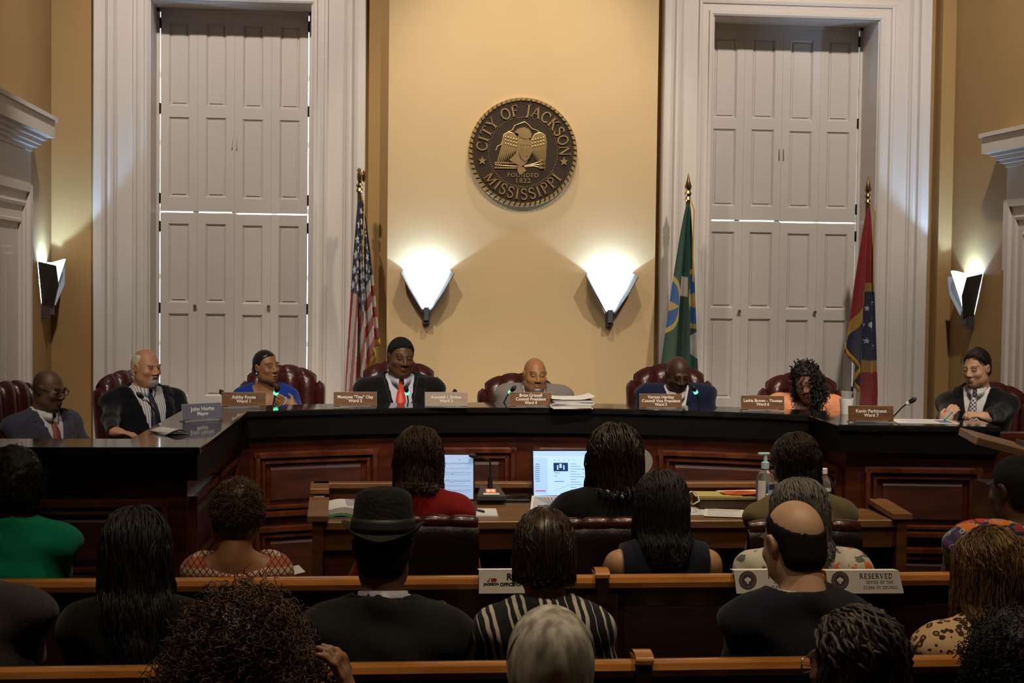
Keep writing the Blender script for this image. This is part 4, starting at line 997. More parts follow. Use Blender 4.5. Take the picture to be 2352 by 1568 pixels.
# hand sanitizer
p = at(1757, 1120, 7.12)
o = empty('sanitizer_bottle', (p[0], p[1], DZ), .1, 'clear pump bottle of hand sanitizer with pale blue pump', 'bottle')
m_gel = M('clear_gel', (.80, .86, .90), .06, 0, .5, trans=.9, ior=1.35)
MB().lathe([(.001, 0), (.030, 0), (.033, .006), (.033, .11), (.026, .135), (.013, .145), (.013, .152)], 24).build('bottle_body', m_gel, o, True)
m_pump = M('pump_blue', (.42, .62, .66), .4)
MB().lathe([(.015, .150), (.015, .172), (.008, .175), (.006, .200)], 16).box((-.028, -.008, .198), (.016, .008, .207), bev=.003).build('pump', m_pump, o, True)
MB().lathe([(.003, .02), (.003, .15)], 8).build('dip_tube', m_pump, o, True)
mb = MB().grid(lambda i, j: (.0336*math.sin(.0+1.3*i/8), -.0336*math.cos(0+1.3*i/8), .02+.085*j), 9, 2); mb.build('label_front', M('label_blue', (.30, .52, .62), .5), o)
mb = MB().grid(lambda i, j: (.0338*math.sin(.05+1.2*i/8), -.0338*math.cos(.05+1.2*i/8), .078+.020*j), 9, 2); mb.build('label_band', M('label_navy', (.03, .05, .10), .5), o)
mb = MB().grid(lambda i, j: (.0336*math.sin(-1.2+.9*i/8), -.0336*math.cos(-1.2+.9*i/8), .02+.09*j), 9, 2); mb.build('label_back', m_paper, o); o.scale = (1.22, 1.22, 1.25)
# water bottle
p = at(1892, 1110, 7.1)
o = empty('water_bottle', (p[0], p[1]-.0, DZ), 0, 'small clear water bottle with white cap near desk right end', 'bottle')
MB().lathe([(.001, 0), (.026, 0), (.029, .006), (.029, .03), (.0275, .035), (.029, .04), (.029, .10), (.024, .118), (.012, .138), (.012, .146)], 20).build('bottle_body', m_gel, o, True)
MB().lathe([(.014, .142), (.014, .160), (.012, .162), (.001, .162)], 16).build('cap', m_letter, o, True)
MB().lathe([(.0295, .045), (.0295, .078)], 20, cap=False).build('label_wrap', m_dark, o, True); MB().lathe([(.0295, .078), (.0295, .092)], 20, cap=False).build('label_white', m_paper, o, True); o.scale = (1.12, 1.12, 1.2)
# second gooseneck at the right end of the desk
p = at(1915, 1120, 7.1)
t = at(1880, 1078, 7.15); mic((p[0]+.02, p[1]-.02, DZ), t, 'thin black gooseneck microphone behind the water bottle', None, .008)
# eyeglasses lying at the right
p = onZ(1965, 1152, DZ)
o = empty('eyeglasses', (p[0], p[1], DZ), .1, 'folded eyeglasses lying on desk right end', 'glasses')
for sg in (-1, 1):
    a_ = [(sg*.03+.022*math.cos(2*math.pi*k/16), .004, .018+.015*math.sin(2*math.pi*k/16)) for k in range(16)]
    MB().tube(a_, .0022, 6, closed=True).build('rim', m_silver, o, True)
    MB().lathe([(.001, 0), (.02, 0), (.02, .001), (.001, .001)], 16, TR((sg*.03, .004, .018), rx=math.pi/2)).build('lens', m_clear, o)
MB().tube([(-.008, .004, .022), (.008, .004, .022)], .002, 6).build('bridge', m_silver, o)
for sg in (-1, 1): MB().tube([(sg*.052, .004, .02), (sg*.05, .05, .012), (sg*.048, .11, .004)], .002, 6).build('temple', m_dark, o)
# white rounded object beside the middle clerk
p = at(1474, 1074, 6.75)
o = empty('white_panel', (p[0], p[1], DZ), 0, 'white rounded panel half hidden behind the dark bobbed hair', 'panel')
pb = [(.075*math.cos(math.radians(a)), .10+.062*math.sin(math.radians(a))+(.0 if a < 0 else .03)) for a in range(0, 360, 15)]
MB().prism([(x, z) for x, z in pb], 0, .018, TR((-.03, .01, .125), rx=math.pi/2)).build('panel', M('white_plastic', (.62, .6, .56), .5), o); MB().box((-.05, -.04, 0), (-.01, .05, .17), bev=.004).build('foot', m_letter, o)

# ------------------------------------------------------------------ lectern at right
m_lect = WOOD('lectern_wood', (.20, .12, .07), (.30, .19, .11), (1.5, 12, 12), 2, .5, .1)
q0 = at(2215, 1018, 6.35)
o = empty('lectern', (q0[0]+.36, q0[1]-.15, 0), 0, 'wooden lectern with slanted top at right edge', 'lectern')
zt = q0[2]
T = TR((0, .0, zt-.085), ry=math.radians(14), rz=-.2)
MB().box((-.37, -.03, 0), (.37, .36, .034), T, bev=.004).build('slanted_top', m_lect, o)
MB().box((-.26, .02, .06), (.28, .30, zt-.16)).box((-.29, 0, 0), (.31, .33, .06)).build('body', m_dais, o)
MB().box((-.22, .012, .2), (.24, .02, .85), bev=.004).build('front_panel', m_daisl, o)
b0 = T @ Vector((-.10, .2, .036))
mo = empty('lectern_microphone', tuple(Vector(o.location)+b0), 0, 'black gooseneck microphone on the slanted lectern top', 'microphone')
MB().box((-.06, -.05, -.01), (.09, .05, .02), TR(ry=math.radians(14)), bev=.004).build('base', m_mic, mo)
MB().tube([(.0, 0, .01), (.015, 0, .07), (.04, -.01, .14), (.07, -.02, .22)], .004, 8).build('neck', m_mic, mo, True)
MB().tube([(.07, -.02, .22), (.08, -.022, .245), (.085, -.024, .26)], [.009, .011, .004], 10).build('head', m_mic, mo, True)

# ------------------------------------------------------------------ pews
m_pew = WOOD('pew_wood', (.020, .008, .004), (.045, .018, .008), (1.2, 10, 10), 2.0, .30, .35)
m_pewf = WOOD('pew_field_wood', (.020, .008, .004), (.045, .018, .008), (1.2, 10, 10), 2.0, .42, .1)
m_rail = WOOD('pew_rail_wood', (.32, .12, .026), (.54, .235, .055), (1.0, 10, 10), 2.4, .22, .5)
PZ = .95
def pew(x0, x1, y, label, posts):
    o = empty('pew', ((x0+x1)/2, y, 0), 0, label, 'pew', 'wooden pews')
    cx = (x0+x1)/2; a, b = x0-cx, x1-cx
    # top rail: rounded roll
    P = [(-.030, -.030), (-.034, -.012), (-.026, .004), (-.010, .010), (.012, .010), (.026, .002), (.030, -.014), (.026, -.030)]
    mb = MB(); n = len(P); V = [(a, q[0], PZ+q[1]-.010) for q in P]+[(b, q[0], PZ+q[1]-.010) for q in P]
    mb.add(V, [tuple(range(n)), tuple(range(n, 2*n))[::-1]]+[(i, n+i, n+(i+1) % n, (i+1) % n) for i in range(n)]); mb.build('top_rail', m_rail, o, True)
    T = TR((0, .005, PZ-.04), rx=math.radians(6))
    MB().box((a, -.012, -.56), (b, .012, 0), T).build('back_panel', m_pew, o)
    k = max(1, round((b-a)/1.1))
    for j in range(k):
        u0 = a+(b-a)*j/k; u1 = a+(b-a)*(j+1)/k
        MB().box((u0+.06, -.018, -.50), (u1-.06, -.010, -.07), T).build('back_field', m_pewf, o)
    MB().box((a, .05, .41), (b, .50, .445), bev=.01).build('seat', m_pew, o)
    MB().box((a, .46, .28), (b, .48, .41)).build('seat_apron', m_pew, o)
    for x in (a, (a+b)/2, b-.035):
        MB().add([(x, -.05, 0), (x, .47, 0), (x, .47, .41), (x, .03, .41), (x, -.02, PZ-.05), (x+.035, -.05, 0), (x+.035, .47, 0), (x+.035, .47, .41), (x+.035, .03, .41), (x+.035, -.02, PZ-.05)],
                 [(4, 3, 2, 1, 0), (5, 6, 7, 8, 9)]+[(i, (i+1) % 5, 5+(i+1) % 5, 5+i) for i in range(5)]).build('support', m_pew, o)
    for x in posts:
        x -= cx
        MB().box((x-.021, -.045, 0), (x+.021, .05, PZ+.012), bev=.005).build('end_post', m_pew, o)
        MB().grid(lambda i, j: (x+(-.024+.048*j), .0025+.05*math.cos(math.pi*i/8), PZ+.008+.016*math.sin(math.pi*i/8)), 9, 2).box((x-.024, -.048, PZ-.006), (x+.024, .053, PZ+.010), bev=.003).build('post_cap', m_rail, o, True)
    return o
ROW = {1: 5.36, 2: 4.17, 3: 3.0}
pew(XL+.05, .845, ROW[1], 'left pew of the front row, behind the woman in green', [])
pew(.89, XR-.05, ROW[1], 'right pew of the front row, behind the grey-haired woman', [.867])
pew(XL+.05, .765, ROW[2], 'left pew of the second row, behind the man in the hat', [])
pew(.81, XR-.05, ROW[2], 'right pew of the second row, behind the balding man', [.788])
pew(XL+.05, 3.4, ROW[3], 'pew of the nearest row, under the big curly hair', [])

# ------------------------------------------------------------------ reserved signs hung over the front rail
m_card = M('sign_card', (.80, .78, .75), .6)
m_ink = M('sign_ink', (.02, .018, .02), .6)
m_logo = M('logo_navy', (.045, .035, .10), .5)
m_logog = M('logo_gold', (.30, .22, .10), .5)
def sign(px, py, rz, label, lines, style, w_=.262, h_=.078, skew=0):
    p = onY(px, py, ROW[1]-.055)
    o = empty('reserved_sign', (p[0], p[1], p[2]), rz, label, 'sign', 'reserved signs on the front pews')
    T = TR((0, 0, 0), rx=math.radians(-6)); s_ = skew
    V = [(-w_/2, 0, -h_/2), (w_/2, 0, -h_/2), (w_/2-s_, 0, h_/2), (-w_/2-s_*.6, 0, h_/2)]; V += [(x, y+.002, z) for x, y, z in V]
    MB().add(V, [(0, 1, 2, 3), (7, 6, 5, 4), (0, 4, 5, 1), (1, 5, 6, 2), (2, 6, 7, 3), (3, 7, 4, 0)], T).build('card', m_card, o)
    MB().box((-w_/2-s_*.5, 0, h_/2-.002), (w_/2-s_, .062, h_/2), T).build('card_fold', m_card, o)
    A = T @ Matrix.Translation((0, -.0006, 0)) @ Matrix.Rotation(math.pi/2, 4, 'X')
    if style == 'seal':
        cx = -w_/2+.045; c = Matrix.Translation((cx-.006, .006, 0))
        MB().lathe([(.031, 0), (.031, .0006)], 32, A @ c).build('seal_disc', m_logog, o); MB().lathe([(.0295, 0), (.0295, .0009)], 32, A @ c).build('seal_ring', m_logo, o)
        MB().lathe([(.0175, .0008), (.0175, .0012), (.0165, .0012), (.0165, .0008)], 32, A @ c).build('seal_inner_ring', m_logog, o)
        mb = MB()
        for k in range(26):
            a = 2*math.pi*k/26; mb.box((-.0016, .0205, .0008), (.0016, .0272, .0013), A @ c @ Matrix.Rotation(a, 4, 'Z'))
        mb.build('seal_letters', m_logog, o)
        MB().prism([(-.012, .004), (-.004, .008), (0, .012), (.004, .008), (.012, .004), (.009, -.006), (.003, -.004), (.004, -.012), (-.004, -.012), (-.003, -.004), (-.009, -.006)], .0008, .0014, A @ c).build('seal_eagle', m_card, o)
        mb = MB(); roman_line(mb, lines[0], .0165, A @ Matrix.Translation((.045-s_*.6, .012, 0)), .0004, .12); mb.build('lettering', m_ink, o)
        mb = MB(); roman_line(mb, lines[1], .0092, A @ Matrix.Translation((.047, -.005, 0)), .0004, .12); roman_line(mb, lines[2], .0092, A @ Matrix.Translation((.051, -.023, 0)), .0004, .10); mb.build('small_lettering', M('sign_ink2', (.06, .05, .05), .6), o)
    else:
        V, Fc = text_mesh(lines[0], .030, .0010, .0002, 'LEFT'); MB().add(V, Fc, A @ Matrix.Translation((-w_/2+.092, .006, 0))).build('lettering', m_ink, o)
        V, Fc = text_mesh(lines[1], .0155, .0006, .0002, 'LEFT'); mb = MB().add(V, Fc, A @ Matrix.Translation((-w_/2+.070, -.0145, 0))); V, Fc = text_mesh('JACKSON', .0115, .0006, .0002, 'LEFT'); mb.add(V, Fc, A @ Matrix.Translation((-w_/2+.016, -.0115, 0))); mb.build('small_lettering', m_ink, o)
        MB().prism([(.0, 0), (.018, 0), (.02, .007), (.012, .012), (.006, .009), (0, .011)], 0, .0005, A @ Matrix.Translation((-w_/2+.040, .001, 0))).build('logo_red', M('logo_red', (.35, .02, .02), .6), o)
        MB().prism([(-.002, 0), (.006, 0), (.012, .018), (.006, .008)], 0, .0005, A @ Matrix.Translation((-w_/2+.028, .001, 0))).build('logo_orange', M('logo_orange', (.4, .12, .05), .6), o)
    return o
sign(1190, 1335, 0, 'white reserved sign with city logo, partly behind the striped blouse woman', ['RESERVED', 'OFFICE OF'], 'logo')
sign(1778, 1335, .02, 'white reserved sign mostly hidden by the balding man', ['RESERVED', 'OFFICE OF THE', 'CLERK OF COUNCIL'], 'seal', skew=.014)
sign(1990, 1336, -.02, 'white reserved sign for office of clerk of council, fully legible', ['RESERVED', 'OFFICE OF THE', 'CLERK OF COUNCIL'], 'seal', skew=.018)
# ------------------------------------------------------------------ people: smooth distance-field bodies
class Field:
    def __init__(s, xs, ys, zs):
        s.x, s.y, s.z = (np.asarray(a, np.float32) for a in (xs, ys, zs)); s.F = np.full((len(xs), len(ys), len(zs)), 1.0, np.float32)
    def _sl(s, lo, hi):
        r = []
        for a, l, h in zip((s.x, s.y, s.z), lo, hi):
            i, j = np.searchsorted(a, l), np.searchsorted(a, h); r.append(slice(max(0, i-1), min(len(a), j+1)))
        return tuple(r)
    def apply(s, prim, k=.02, op='u'):
        lo, hi, fn = prim; lo = np.array(lo)-k-.03; hi = np.array(hi)+k+.03
        sl = s._sl(lo, hi)
        if any(q.stop <= q.start for q in sl): return s
        X = s.x[sl[0]][:, None, None]; Y = s.y[sl[1]][None, :, None]; Z = s.z[sl[2]][None, None, :]
        d = fn(X, Y, Z).astype(np.float32); a = s.F[sl]
        if op == 'u':
            h = np.clip(.5+.5*(a-d)/k, 0, 1); s.F[sl] = a+(d-a)*h-k*h*(1-h)
        elif op == 's':
            h = np.clip(.5-.5*(a+d)/k, 0, 1); s.F[sl] = a+(-d-a)*h+k*h*(1-h)
        elif op == 'add': s.F[sl] = a+d
        return s
    def surf_y(s, x, z, front=True):
        """front (or back) skin of the field at x, z"""
        i = int(np.clip(np.searchsorted(s.x, x), 0, len(s.x)-1)); k = int(np.clip(np.searchsorted(s.z, z), 0, len(s.z)-1))
        c = s.F[i, :, k]; w_ = np.nonzero(c < 0)[0]
        if len(w_) == 0: return 0.0
        j = w_[-1] if front else w_[0]; n = j+1 if front else j-1
        if 0 <= n < len(s.y): f = c[j]/(c[j]-c[n]); return float(s.y[j]+(s.y[n]-s.y[j])*f)
        return float(s.y[j])
    def mesh(s):
        F = s.F; A = F < 0
        F[0] = F[-1] = 1; F[:, 0] = F[:, -1] = 1; F[:, :, 0] = F[:, :, -1] = 1; A = F < 0
        c = A[:-1, :-1, :-1].astype(np.int8)
        n = c+A[1:, :-1, :-1]+A[:-1, 1:, :-1]+A[1:, 1:, :-1]+A[:-1, :-1, 1:]+A[1:, :-1, 1:]+A[:-1, 1:, 1:]+A[1:, 1:, 1:]
        I, J, K = np.nonzero((n > 0) & (n < 8)); N = len(I)
        idx = np.full(n.shape, -1, np.int32); idx[I, J, K] = np.arange(N)
        acc = np.zeros((N, 3)); cnt = np.zeros(N)
        ax = (s.x, s.y, s.z)
        for e in range(3):
            o1, o2 = [q for q in range(3) if q != e]
            for b1 in (0, 1):
                for b2 in (0, 1):
                    p = [I.copy(), J.copy(), K.copy()]; p[o1] = p[o1]+b1; p[o2] = p[o2]+b2
                    q = [v.copy() for v in p]; q[e] = q[e]+1
                    fa, fb = F[p[0], p[1], p[2]], F[q[0], q[1], q[2]]; m = (fa < 0) != (fb < 0); t = np.where(m, fa/np.where(m, fa-fb, 1), 0)
                    P = np.stack([ax[0][p[0]], ax[1][p[1]], ax[2][p[2]]], -1).astype(float)
                    P[:, e] += t*(ax[e][q[e]]-ax[e][p[e]])
                    acc += P*m[:, None]; cnt += m
        V = acc/cnt[:, None]; quads = []
        for e in range(3):
            o1, o2 = [(1, 2), (2, 0), (0, 1)][e]
            sa = [slice(None)]*3; sb = [slice(None)]*3; sa[e] = slice(None, -1); sb[e] = slice(1, None)
            a, b = A[tuple(sa)], A[tuple(sb)]; P = np.array(np.nonzero(a != b))
            ok = (P[o1] > 0) & (P[o2] > 0) & (P[o1] < F.shape[o1]-1) & (P[o2] < F.shape[o2]-1); P = P[:, ok]
            def cell(d1, d2): q = P.copy(); q[o1] -= d1; q[o2] -= d2; return idx[q[0], q[1], q[2]]
            Q = np.stack([cell(1, 1), cell(0, 1), cell(0, 0), cell(1, 0)], -1); ins = a[P[0], P[1], P[2]]
            Q[~ins] = Q[~ins][:, ::-1]; quads.append(Q)
        Q = np.concatenate(quads); return V, Q[(Q >= 0).all(1)]
def cap(a, b, ra, rb=None):
    a = np.array(a, float); b = np.array(b, float); rb = ra if rb is None else rb; m = max(ra, rb); ba = b-a; L2 = max(1e-9, ba@ba)
    def fn(X, Y, Z):
        h = np.clip(((X-a[0])*ba[0]+(Y-a[1])*ba[1]+(Z-a[2])*ba[2])/L2, 0, 1)
        return np.sqrt((X-a[0]-ba[0]*h)**2+(Y-a[1]-ba[1]*h)**2+(Z-a[2]-ba[2]*h)**2)-(ra+(rb-ra)*h)
    return np.minimum(a, b)-m, np.maximum(a, b)+m, fn
def ell(c, r, R=None):
    c = np.array(c, float); r = np.array(r, float); R = np.eye(3) if R is None else R; m = max(r)
    ext = np.sqrt((R**2) @ (r**2))
    def fn(X, Y, Z):
        dx, dy, dz = X-c[0], Y-c[1], Z-c[2]
        p = [(R[0, i]*dx+R[1, i]*dy+R[2, i]*dz)/r[i] for i in range(3)]
        k0 = np.sqrt(p[0]**2+p[1]**2+p[2]**2)+1e-6; k1 = np.sqrt((p[0]/r[0])**2+(p[1]/r[1])**2+(p[2]/r[2])**2)+1e-6
        return k0*(k0-1)/k1
    return c-ext, c+ext, fn
def axis(lo, hi, h, fine):
    pts = []; x = lo
    while x < hi:
        pts.append(x); st = h
        for a, b, fh in fine:
            if a-1e-6 <= x < b: st = min(st, fh)
            elif x < a < x+st: st = min(st, max(fh, a-x))
        x += st
    pts.append(x); return np.array(pts)
def Rx(a): c, s = math.cos(a), math.sin(a); return np.array([[1, 0, 0], [0, c, -s], [0, s, c]])
def Ry(a): c, s = math.cos(a), math.sin(a); return np.array([[c, 0, s], [0, 1, 0], [-s, 0, c]])
def Rz(a): c, s = math.cos(a), math.sin(a); return np.array([[c, -s, 0], [s, c, 0], [0, 0, 1]])
def tubes(P, Rd, sides=3):
    """many tapered tubes at once: P [N,K,3], Rd [N,K]"""
    N, K, _ = P.shape; T = np.gradient(P, axis=1); T /= np.linalg.norm(T, axis=2, keepdims=True)+1e-9
    ref = np.where(np.abs(T[..., 2:3]) < .8, np.array([0, 0, 1.]), np.array([1., 0, 0])); A = np.cross(T, ref); A /= np.linalg.norm(A, axis=2, keepdims=True)+1e-9; B = np.cross(A, T)
    an = np.arange(sides)*2*math.pi/sides
    V = P[:, :, None]+Rd[:, :, None, None]*(A[:, :, None]*np.cos(an)[None, None, :, None]+B[:, :, None]*np.sin(an)[None, None, :, None])
    base = (np.arange(N)*K*sides)[:, None, None]+(np.arange(K-1)*sides)[None, :, None]; i = np.arange(sides)[None, None]; j = (i+1) % sides
    Fc = np.stack(np.broadcast_arrays(base+i, base+j, base+sides+j, base+sides+i), -1).reshape(-1, 4)
    return V.reshape(-1, 3), Fc

m_skin = VCOL('skin', .48, .42, bump=(220, .06), sss=.06)
m_eye = VCOL('eye', .12, .5)
def cloth(name, c, rough=.8, sheen=.15, noise=(180, .25), bump=(260, .25)): return M(name, c, rough, 0, .10, noise=noise, bump=bump, sheen=sheen)
HAIRM = {}
def hairmat(c, c2, rough=.42):
    k = (c, c2, rough)
    if k not in HAIRM:
        m, nt, b = _nt('hair'); N, L = nt.nodes.new, nt.links.new
        g = N('ShaderNodeNewGeometry'); mx = N('ShaderNodeMix'); mx.data_type = 'RGBA'; L(g.outputs['Random Per Island'], mx.inputs['Factor'])
        mx.inputs[6].default_value = (*c, 1); mx.inputs[7].default_value = (*c2, 1); L(mx.outputs[2], b.inputs['Base Color'])
        b.inputs['Roughness'].default_value = rough; setc(b, 'Specular IOR Level', .45); HAIRM[k] = m
    return HAIRM[k]

def head_prims(hp, hr, s, ft):
    """hp(local)->person coords; hr rotation; s scale"""
    jw = ft.get('jaw', 1.0); fat = ft.get('fat', 0.0); L = []
    E = lambda c, r, k, op='u', R=None: L.append((ell(hp(c), [q*s for q in r], hr if R is None else hr @ R), k*s, op))
    Cp = lambda a, b, ra, rb, k, op='u': L.append((cap(hp(a), hp(b), ra*s, rb*s), k*s, op))
    E((0, -.014, .030), (.0745, .093, .090), .02)
    E((0, .018, -.030), (.0605*jw+fat*.5, .070, .080), .03)
    E((0, .052, -.088), (.030*jw+fat*.3, .030, .026), .03)
    for q in (-1, 1):
        E((q*.044, .010, -.065), (.022+fat, .040, .032), .03)
        E((q*.040, .058, -.022), (.022+fat*.6, .020, .020), .022)
        E((q*.030, .080, .026), (.026, .010, .008), .014)
    Cp((0, .085, .018), (0, .104, -.026), .0085, .0125, .012)
    nw = ft.get('nose', 1.0)
    for q in (-1, 1): E((q*.0125*nw, .096, -.031), (.0095*nw, .010, .0085), .008)
    for q in (-1, 1): E((q*.031, .099, .008), (.019, .014, .012), .012, 's')
    for q in (-1, 1): E((q*.031, .0735, .007), (.0165, .0155, .0125), .006)
    lp = ft.get('lip', 1.0); op = ft.get('mouth', 0.0)
    E((0, .083, -.0595), (.024, .0125, .0065*lp), .007); E((0, .081, -.0715-op), (.021, .0125, .0075*lp), .007)
    E((0, .100, -.0655-op/2), (.023, .014, .0018+op*.5), .003, 's')
    E((0, .090, -.083-op), (.018, .008, .005), .010, 's')
    for q in (-1, 1):
        E((q*.0775, -.012, .002), (.0085, .020, .032), .006, 'u', Ry(q*.18) @ Rx(-.15)); E((q*.085, -.006, .002), (.006, .011, .019), .005, 's', Ry(q*.18))
    Cp((0, -.030, -.055), (0, -.050, -.175), .050*ft.get('neck', 1.0), .056*ft.get('neck', 1.0), .03)
    if fat: E((0, .03, -.105), (.045, .035, .03), .035)
    return L
def hand_prims(w, d, n, s=1.0, curl=.5, side=1, spread=.0):
    """hand from wrist w, pointing d, palm facing n; four fingers and a thumb"""
    d = np.array(d, float); d /= np.linalg.norm(d); n = np.array(n, float); n -= d*(n@d); n /= np.linalg.norm(n); x = np.cross(d, n)*side
    w = np.array(w, float); L = []; R = np.stack([x, d, n], 1)
    L.append((ell(w+d*.045*s, [.040*s, .050*s, .015*s], R), .015, 'u'))
    L.append((cap(w-d*.01, w+d*.03*s, .026*s, .028*s), .02, 'u'))
    for i, (off, ln) in enumerate(((-.030, .068), (-.010, .078), (.011, .073), (.030, .056))):
        p = w+d*.083*s+x*off*s; dr = d+x*off*spread*10; dr /= np.linalg.norm(dr); a = 0
        for k, f in enumerate((.45, .32, .25)):
            a += curl*(.6 if k == 0 else .9); q = p+(dr*math.cos(a)+n*math.sin(a))*ln*f*s; L.append((cap(p, q, .0090*s-.0006*k, .0086*s-.0008*k), .006, 'u')); p = q
    p = w+d*.025*s-x*.030*s; q = p+(d*.6-x*.65+n*.35)*.042*s; r = q+(d*.85-x*.1+n*.4)*.034*s
    L += [(cap(p, q, .0135*s, .0105*s), .012, 'u'), (cap(q, r, .0100*s, .0085*s), .006, 'u')]
    return L
def ik(S_, W_, l1, l2, hint):
    S_, W_ = np.array(S_, float), np.array(W_, float); d = W_-S_; L = np.linalg.norm(d)
    if L > (l1+l2)*.995: W_ = S_+d/L*(l1+l2)*.995; d = W_-S_; L = np.linalg.norm(d)
    a = (l1*l1-l2*l2+L*L)/(2*L); h = math.sqrt(max(0, l1*l1-a*a)); u = d/L; v = np.array(hint, float); v -= u*(v@u); v /= np.linalg.norm(v)
    return S_+u*a+v*h, W_

class Person:
    def __init__(s, label, hx, base_z=0.0, th=None, rz=None, lean=.05, yaw=0, pitch=0, roll=0, sc=1.0, skin=(.13, .06, .03), ft=None, hands=None, res=.0065, wide=1.0, deep=1.0, pal=None, neckf=0.0, group=None, slump=0.0, shz=0.0, curl=.5, eyes='down', paint=None, wh=None, eh=None):
        """hx: world point of the head centre (between the ears)"""
        s.ft = ft or {}; s.sc = sc; s.rz = rz; s.label = label
        sd = np.array([0, math.sin(lean), math.cos(lean)]); fd = np.array([0, math.cos(lean), -math.sin(lean)])
        up = .09+.53*sc; nk = (.165+neckf)*sc
        P0 = np.array([0, 0, .09]); N0 = P0+sd*.53*sc
        nd = np.array([0, math.sin(lean+.22), math.cos(lean+.22)]); H0 = N0+nd*nk+np.array([0, .01, .0])
        zs = hx[2]-base_z-H0[2]                      # seat height that brings the head where it is
        off = np.array([0, 0, zs]); s.zs = zs
        s.P, s.N, s.H = P0+off, N0+off, H0+off; s.sd, s.fd = sd, fd
        Rw = Rz(rz); b = np.array(hx)-Rw @ s.H; b[2] = base_z
        s.o = empty('person', b, rz, label, 'person', group)
        s.hr = Rz(yaw) @ Ry(roll) @ Rx(-pitch); s.hp = lambda c: s.H+s.hr @ (np.array(c, float)*sc)
        sw = .146*wide*sc
        s.S = [s.N+np.array([q*sw, -.012, -.045+shz]) for q in (-1, 1)]
        hands = hands or [(-.09, .34, zs+.19), (.09, .34, zs+.19)]
        if wh:
            hands = list(hands)
            for q, (pw, dw, nw, cu) in wh.items(): hands[q] = (*(Rw.T @ (np.array(pw)-b)), Rw.T @ np.array(dw, float), Rw.T @ np.array(nw, float), cu)
        s.W = []; s.E = []
        for q, (S_, hd) in enumerate(zip(s.S, hands)):
            e, w_ = ik(S_, hd[:3], .285*sc, .25*sc, ((-1, 1)[q]*.50, -.40, -.85) if eh is None else ((-1, 1)[q]*eh[0], eh[1], eh[2])); s.E.append(e); s.W.append(w_)
        s.handspec = hands
        # ---- body field
        fine = res; zt = s.hp((0, 0, .14))[2]; hc = s.H
        fx = [(hc[0]-.125, hc[0]+.125, fine)]; fy = [(hc[1]-.16, hc[1]+.16, fine)]; fz = [(hc[2]-.15, hc[2]+.17, fine)]
        hp_ = []
        for q in (0, 1):
            w_ = s.W[q]; sp = hands[q]; d = np.array(sp[3] if len(sp) > 3 else (.0, 1, -.1), float); n_ = sp[4] if len(sp) > 4 else (0, 0, -1)
            d /= np.linalg.norm(d); c = w_+d*.08; hf = .0055
            fx.append((c[0]-.085, c[0]+.085, hf)); fy.append((c[1]-.085, c[1]+.085, hf)); fz.append((c[2]-.06, c[2]+.06, hf))
            hp_ += hand_prims(w_, d, n_, sc, sp[5] if len(sp) > 5 else curl, (1, -1)[q])
        xs = axis(-.42, .42, .018, fx); ys = axis(-.32, .72, .018, fy); zz = axis(-.02, hc[2]+.18, .018, fz)
        f = Field(xs, ys, zz); s.body = f
        for pr in s.torso(-.010, wide, deep): f.apply(*pr)
        for q in (0, 1):
            f.apply(cap(s.S[q], s.E[q], .045*sc, .038*sc), .03); f.apply(cap(s.E[q], s.W[q], .038*sc, .026*sc), .02)
        for pr in s.legs(0): f.apply(*pr)
        for pr in head_prims(s.hp, s.hr, sc, s.ft): f.apply(*pr)
        for pr in hp_: f.apply(*pr)
        V, Q = f.mesh()
        # colours that belong to the skin
        Lc = (V-s.H) @ s.hr/sc; near = np.linalg.norm(Lc, axis=1) < .2
        C = np.tile(np.array(skin), (len(V), 1)); x, y, z = Lc.T; ax_ = np.abs(x)
        def mixc(mask, c, a=1.0): C[:] = C+(np.array(c)-C)*(np.clip(mask, 0, 1)*a*near)[:, None]
        sm = lambda v, a, b: np.clip((v-a)/(b-a), 0, 1)
        lipc = (pal or {}).get('lip', tuple(np.array(skin)*np.array([1.05, .62, .62]))); op = s.ft.get('mouth', 0)
        mixc((1-sm(np.hypot(x/.027, (z+.0655+op/2)/(.0125+op*.6)), .8, 1.05))*(y > .072), lipc, .75)
        if op: mixc((1-sm(np.hypot(x/.018, (z+.0655+op/2)/(.003+op*.4)), .7, 1.1))*(y > .06), (.02, .006, .005), .9)
        bc = (pal or {}).get('brow', (.012, .008, .006)); bz = .0285+.004*(1-((ax_-.030)/.022)**2)
        mixc((1-sm(np.abs(z-bz), .0028, .0062))*(ax_ > .012)*(ax_ < .054)*(y > .05), bc, (pal or {}).get('browa', .75))
        # lash line and lid shade
        ez = .0055-.0035*(1-((ax_-.031)/.016)**2) if eyes == 'down' else .0105-.012*((ax_-.031)/.016)**2*.35
        mixc((1-sm(np.abs(z-ez), .0016, .0042))*(np.abs(ax_-.031) < .0165)*(y > .06), (.010, .006, .005), .85)
        if eyes == 'open':
            mixc((1-sm(np.hypot((ax_-.031)/.0135, (z-.0055)/.0056), .75, 1.1))*(y > .06), (.35, .32, .29), .8)
            ix = s.ft.get('gaze', 0.0); mixc((1-sm(np.hypot((x-np.sign(x)*.031-ix)/.0055, (z-.0058)/.0058), .75, 1.1))*(y > .06), (.012, .007, .005), 1)
        for q in (-1, 1): mixc((1-sm(np.hypot((x-q*.010)/.005, (z+.038)/.0035), .6, 1.1))*(y > .085), (.02, .008, .006), .5)
        if paint: paint(mixc, x, y, z, sm)
        s.bodyo = mesh_obj('body', V, Q, m_skin, s.o, True, C)
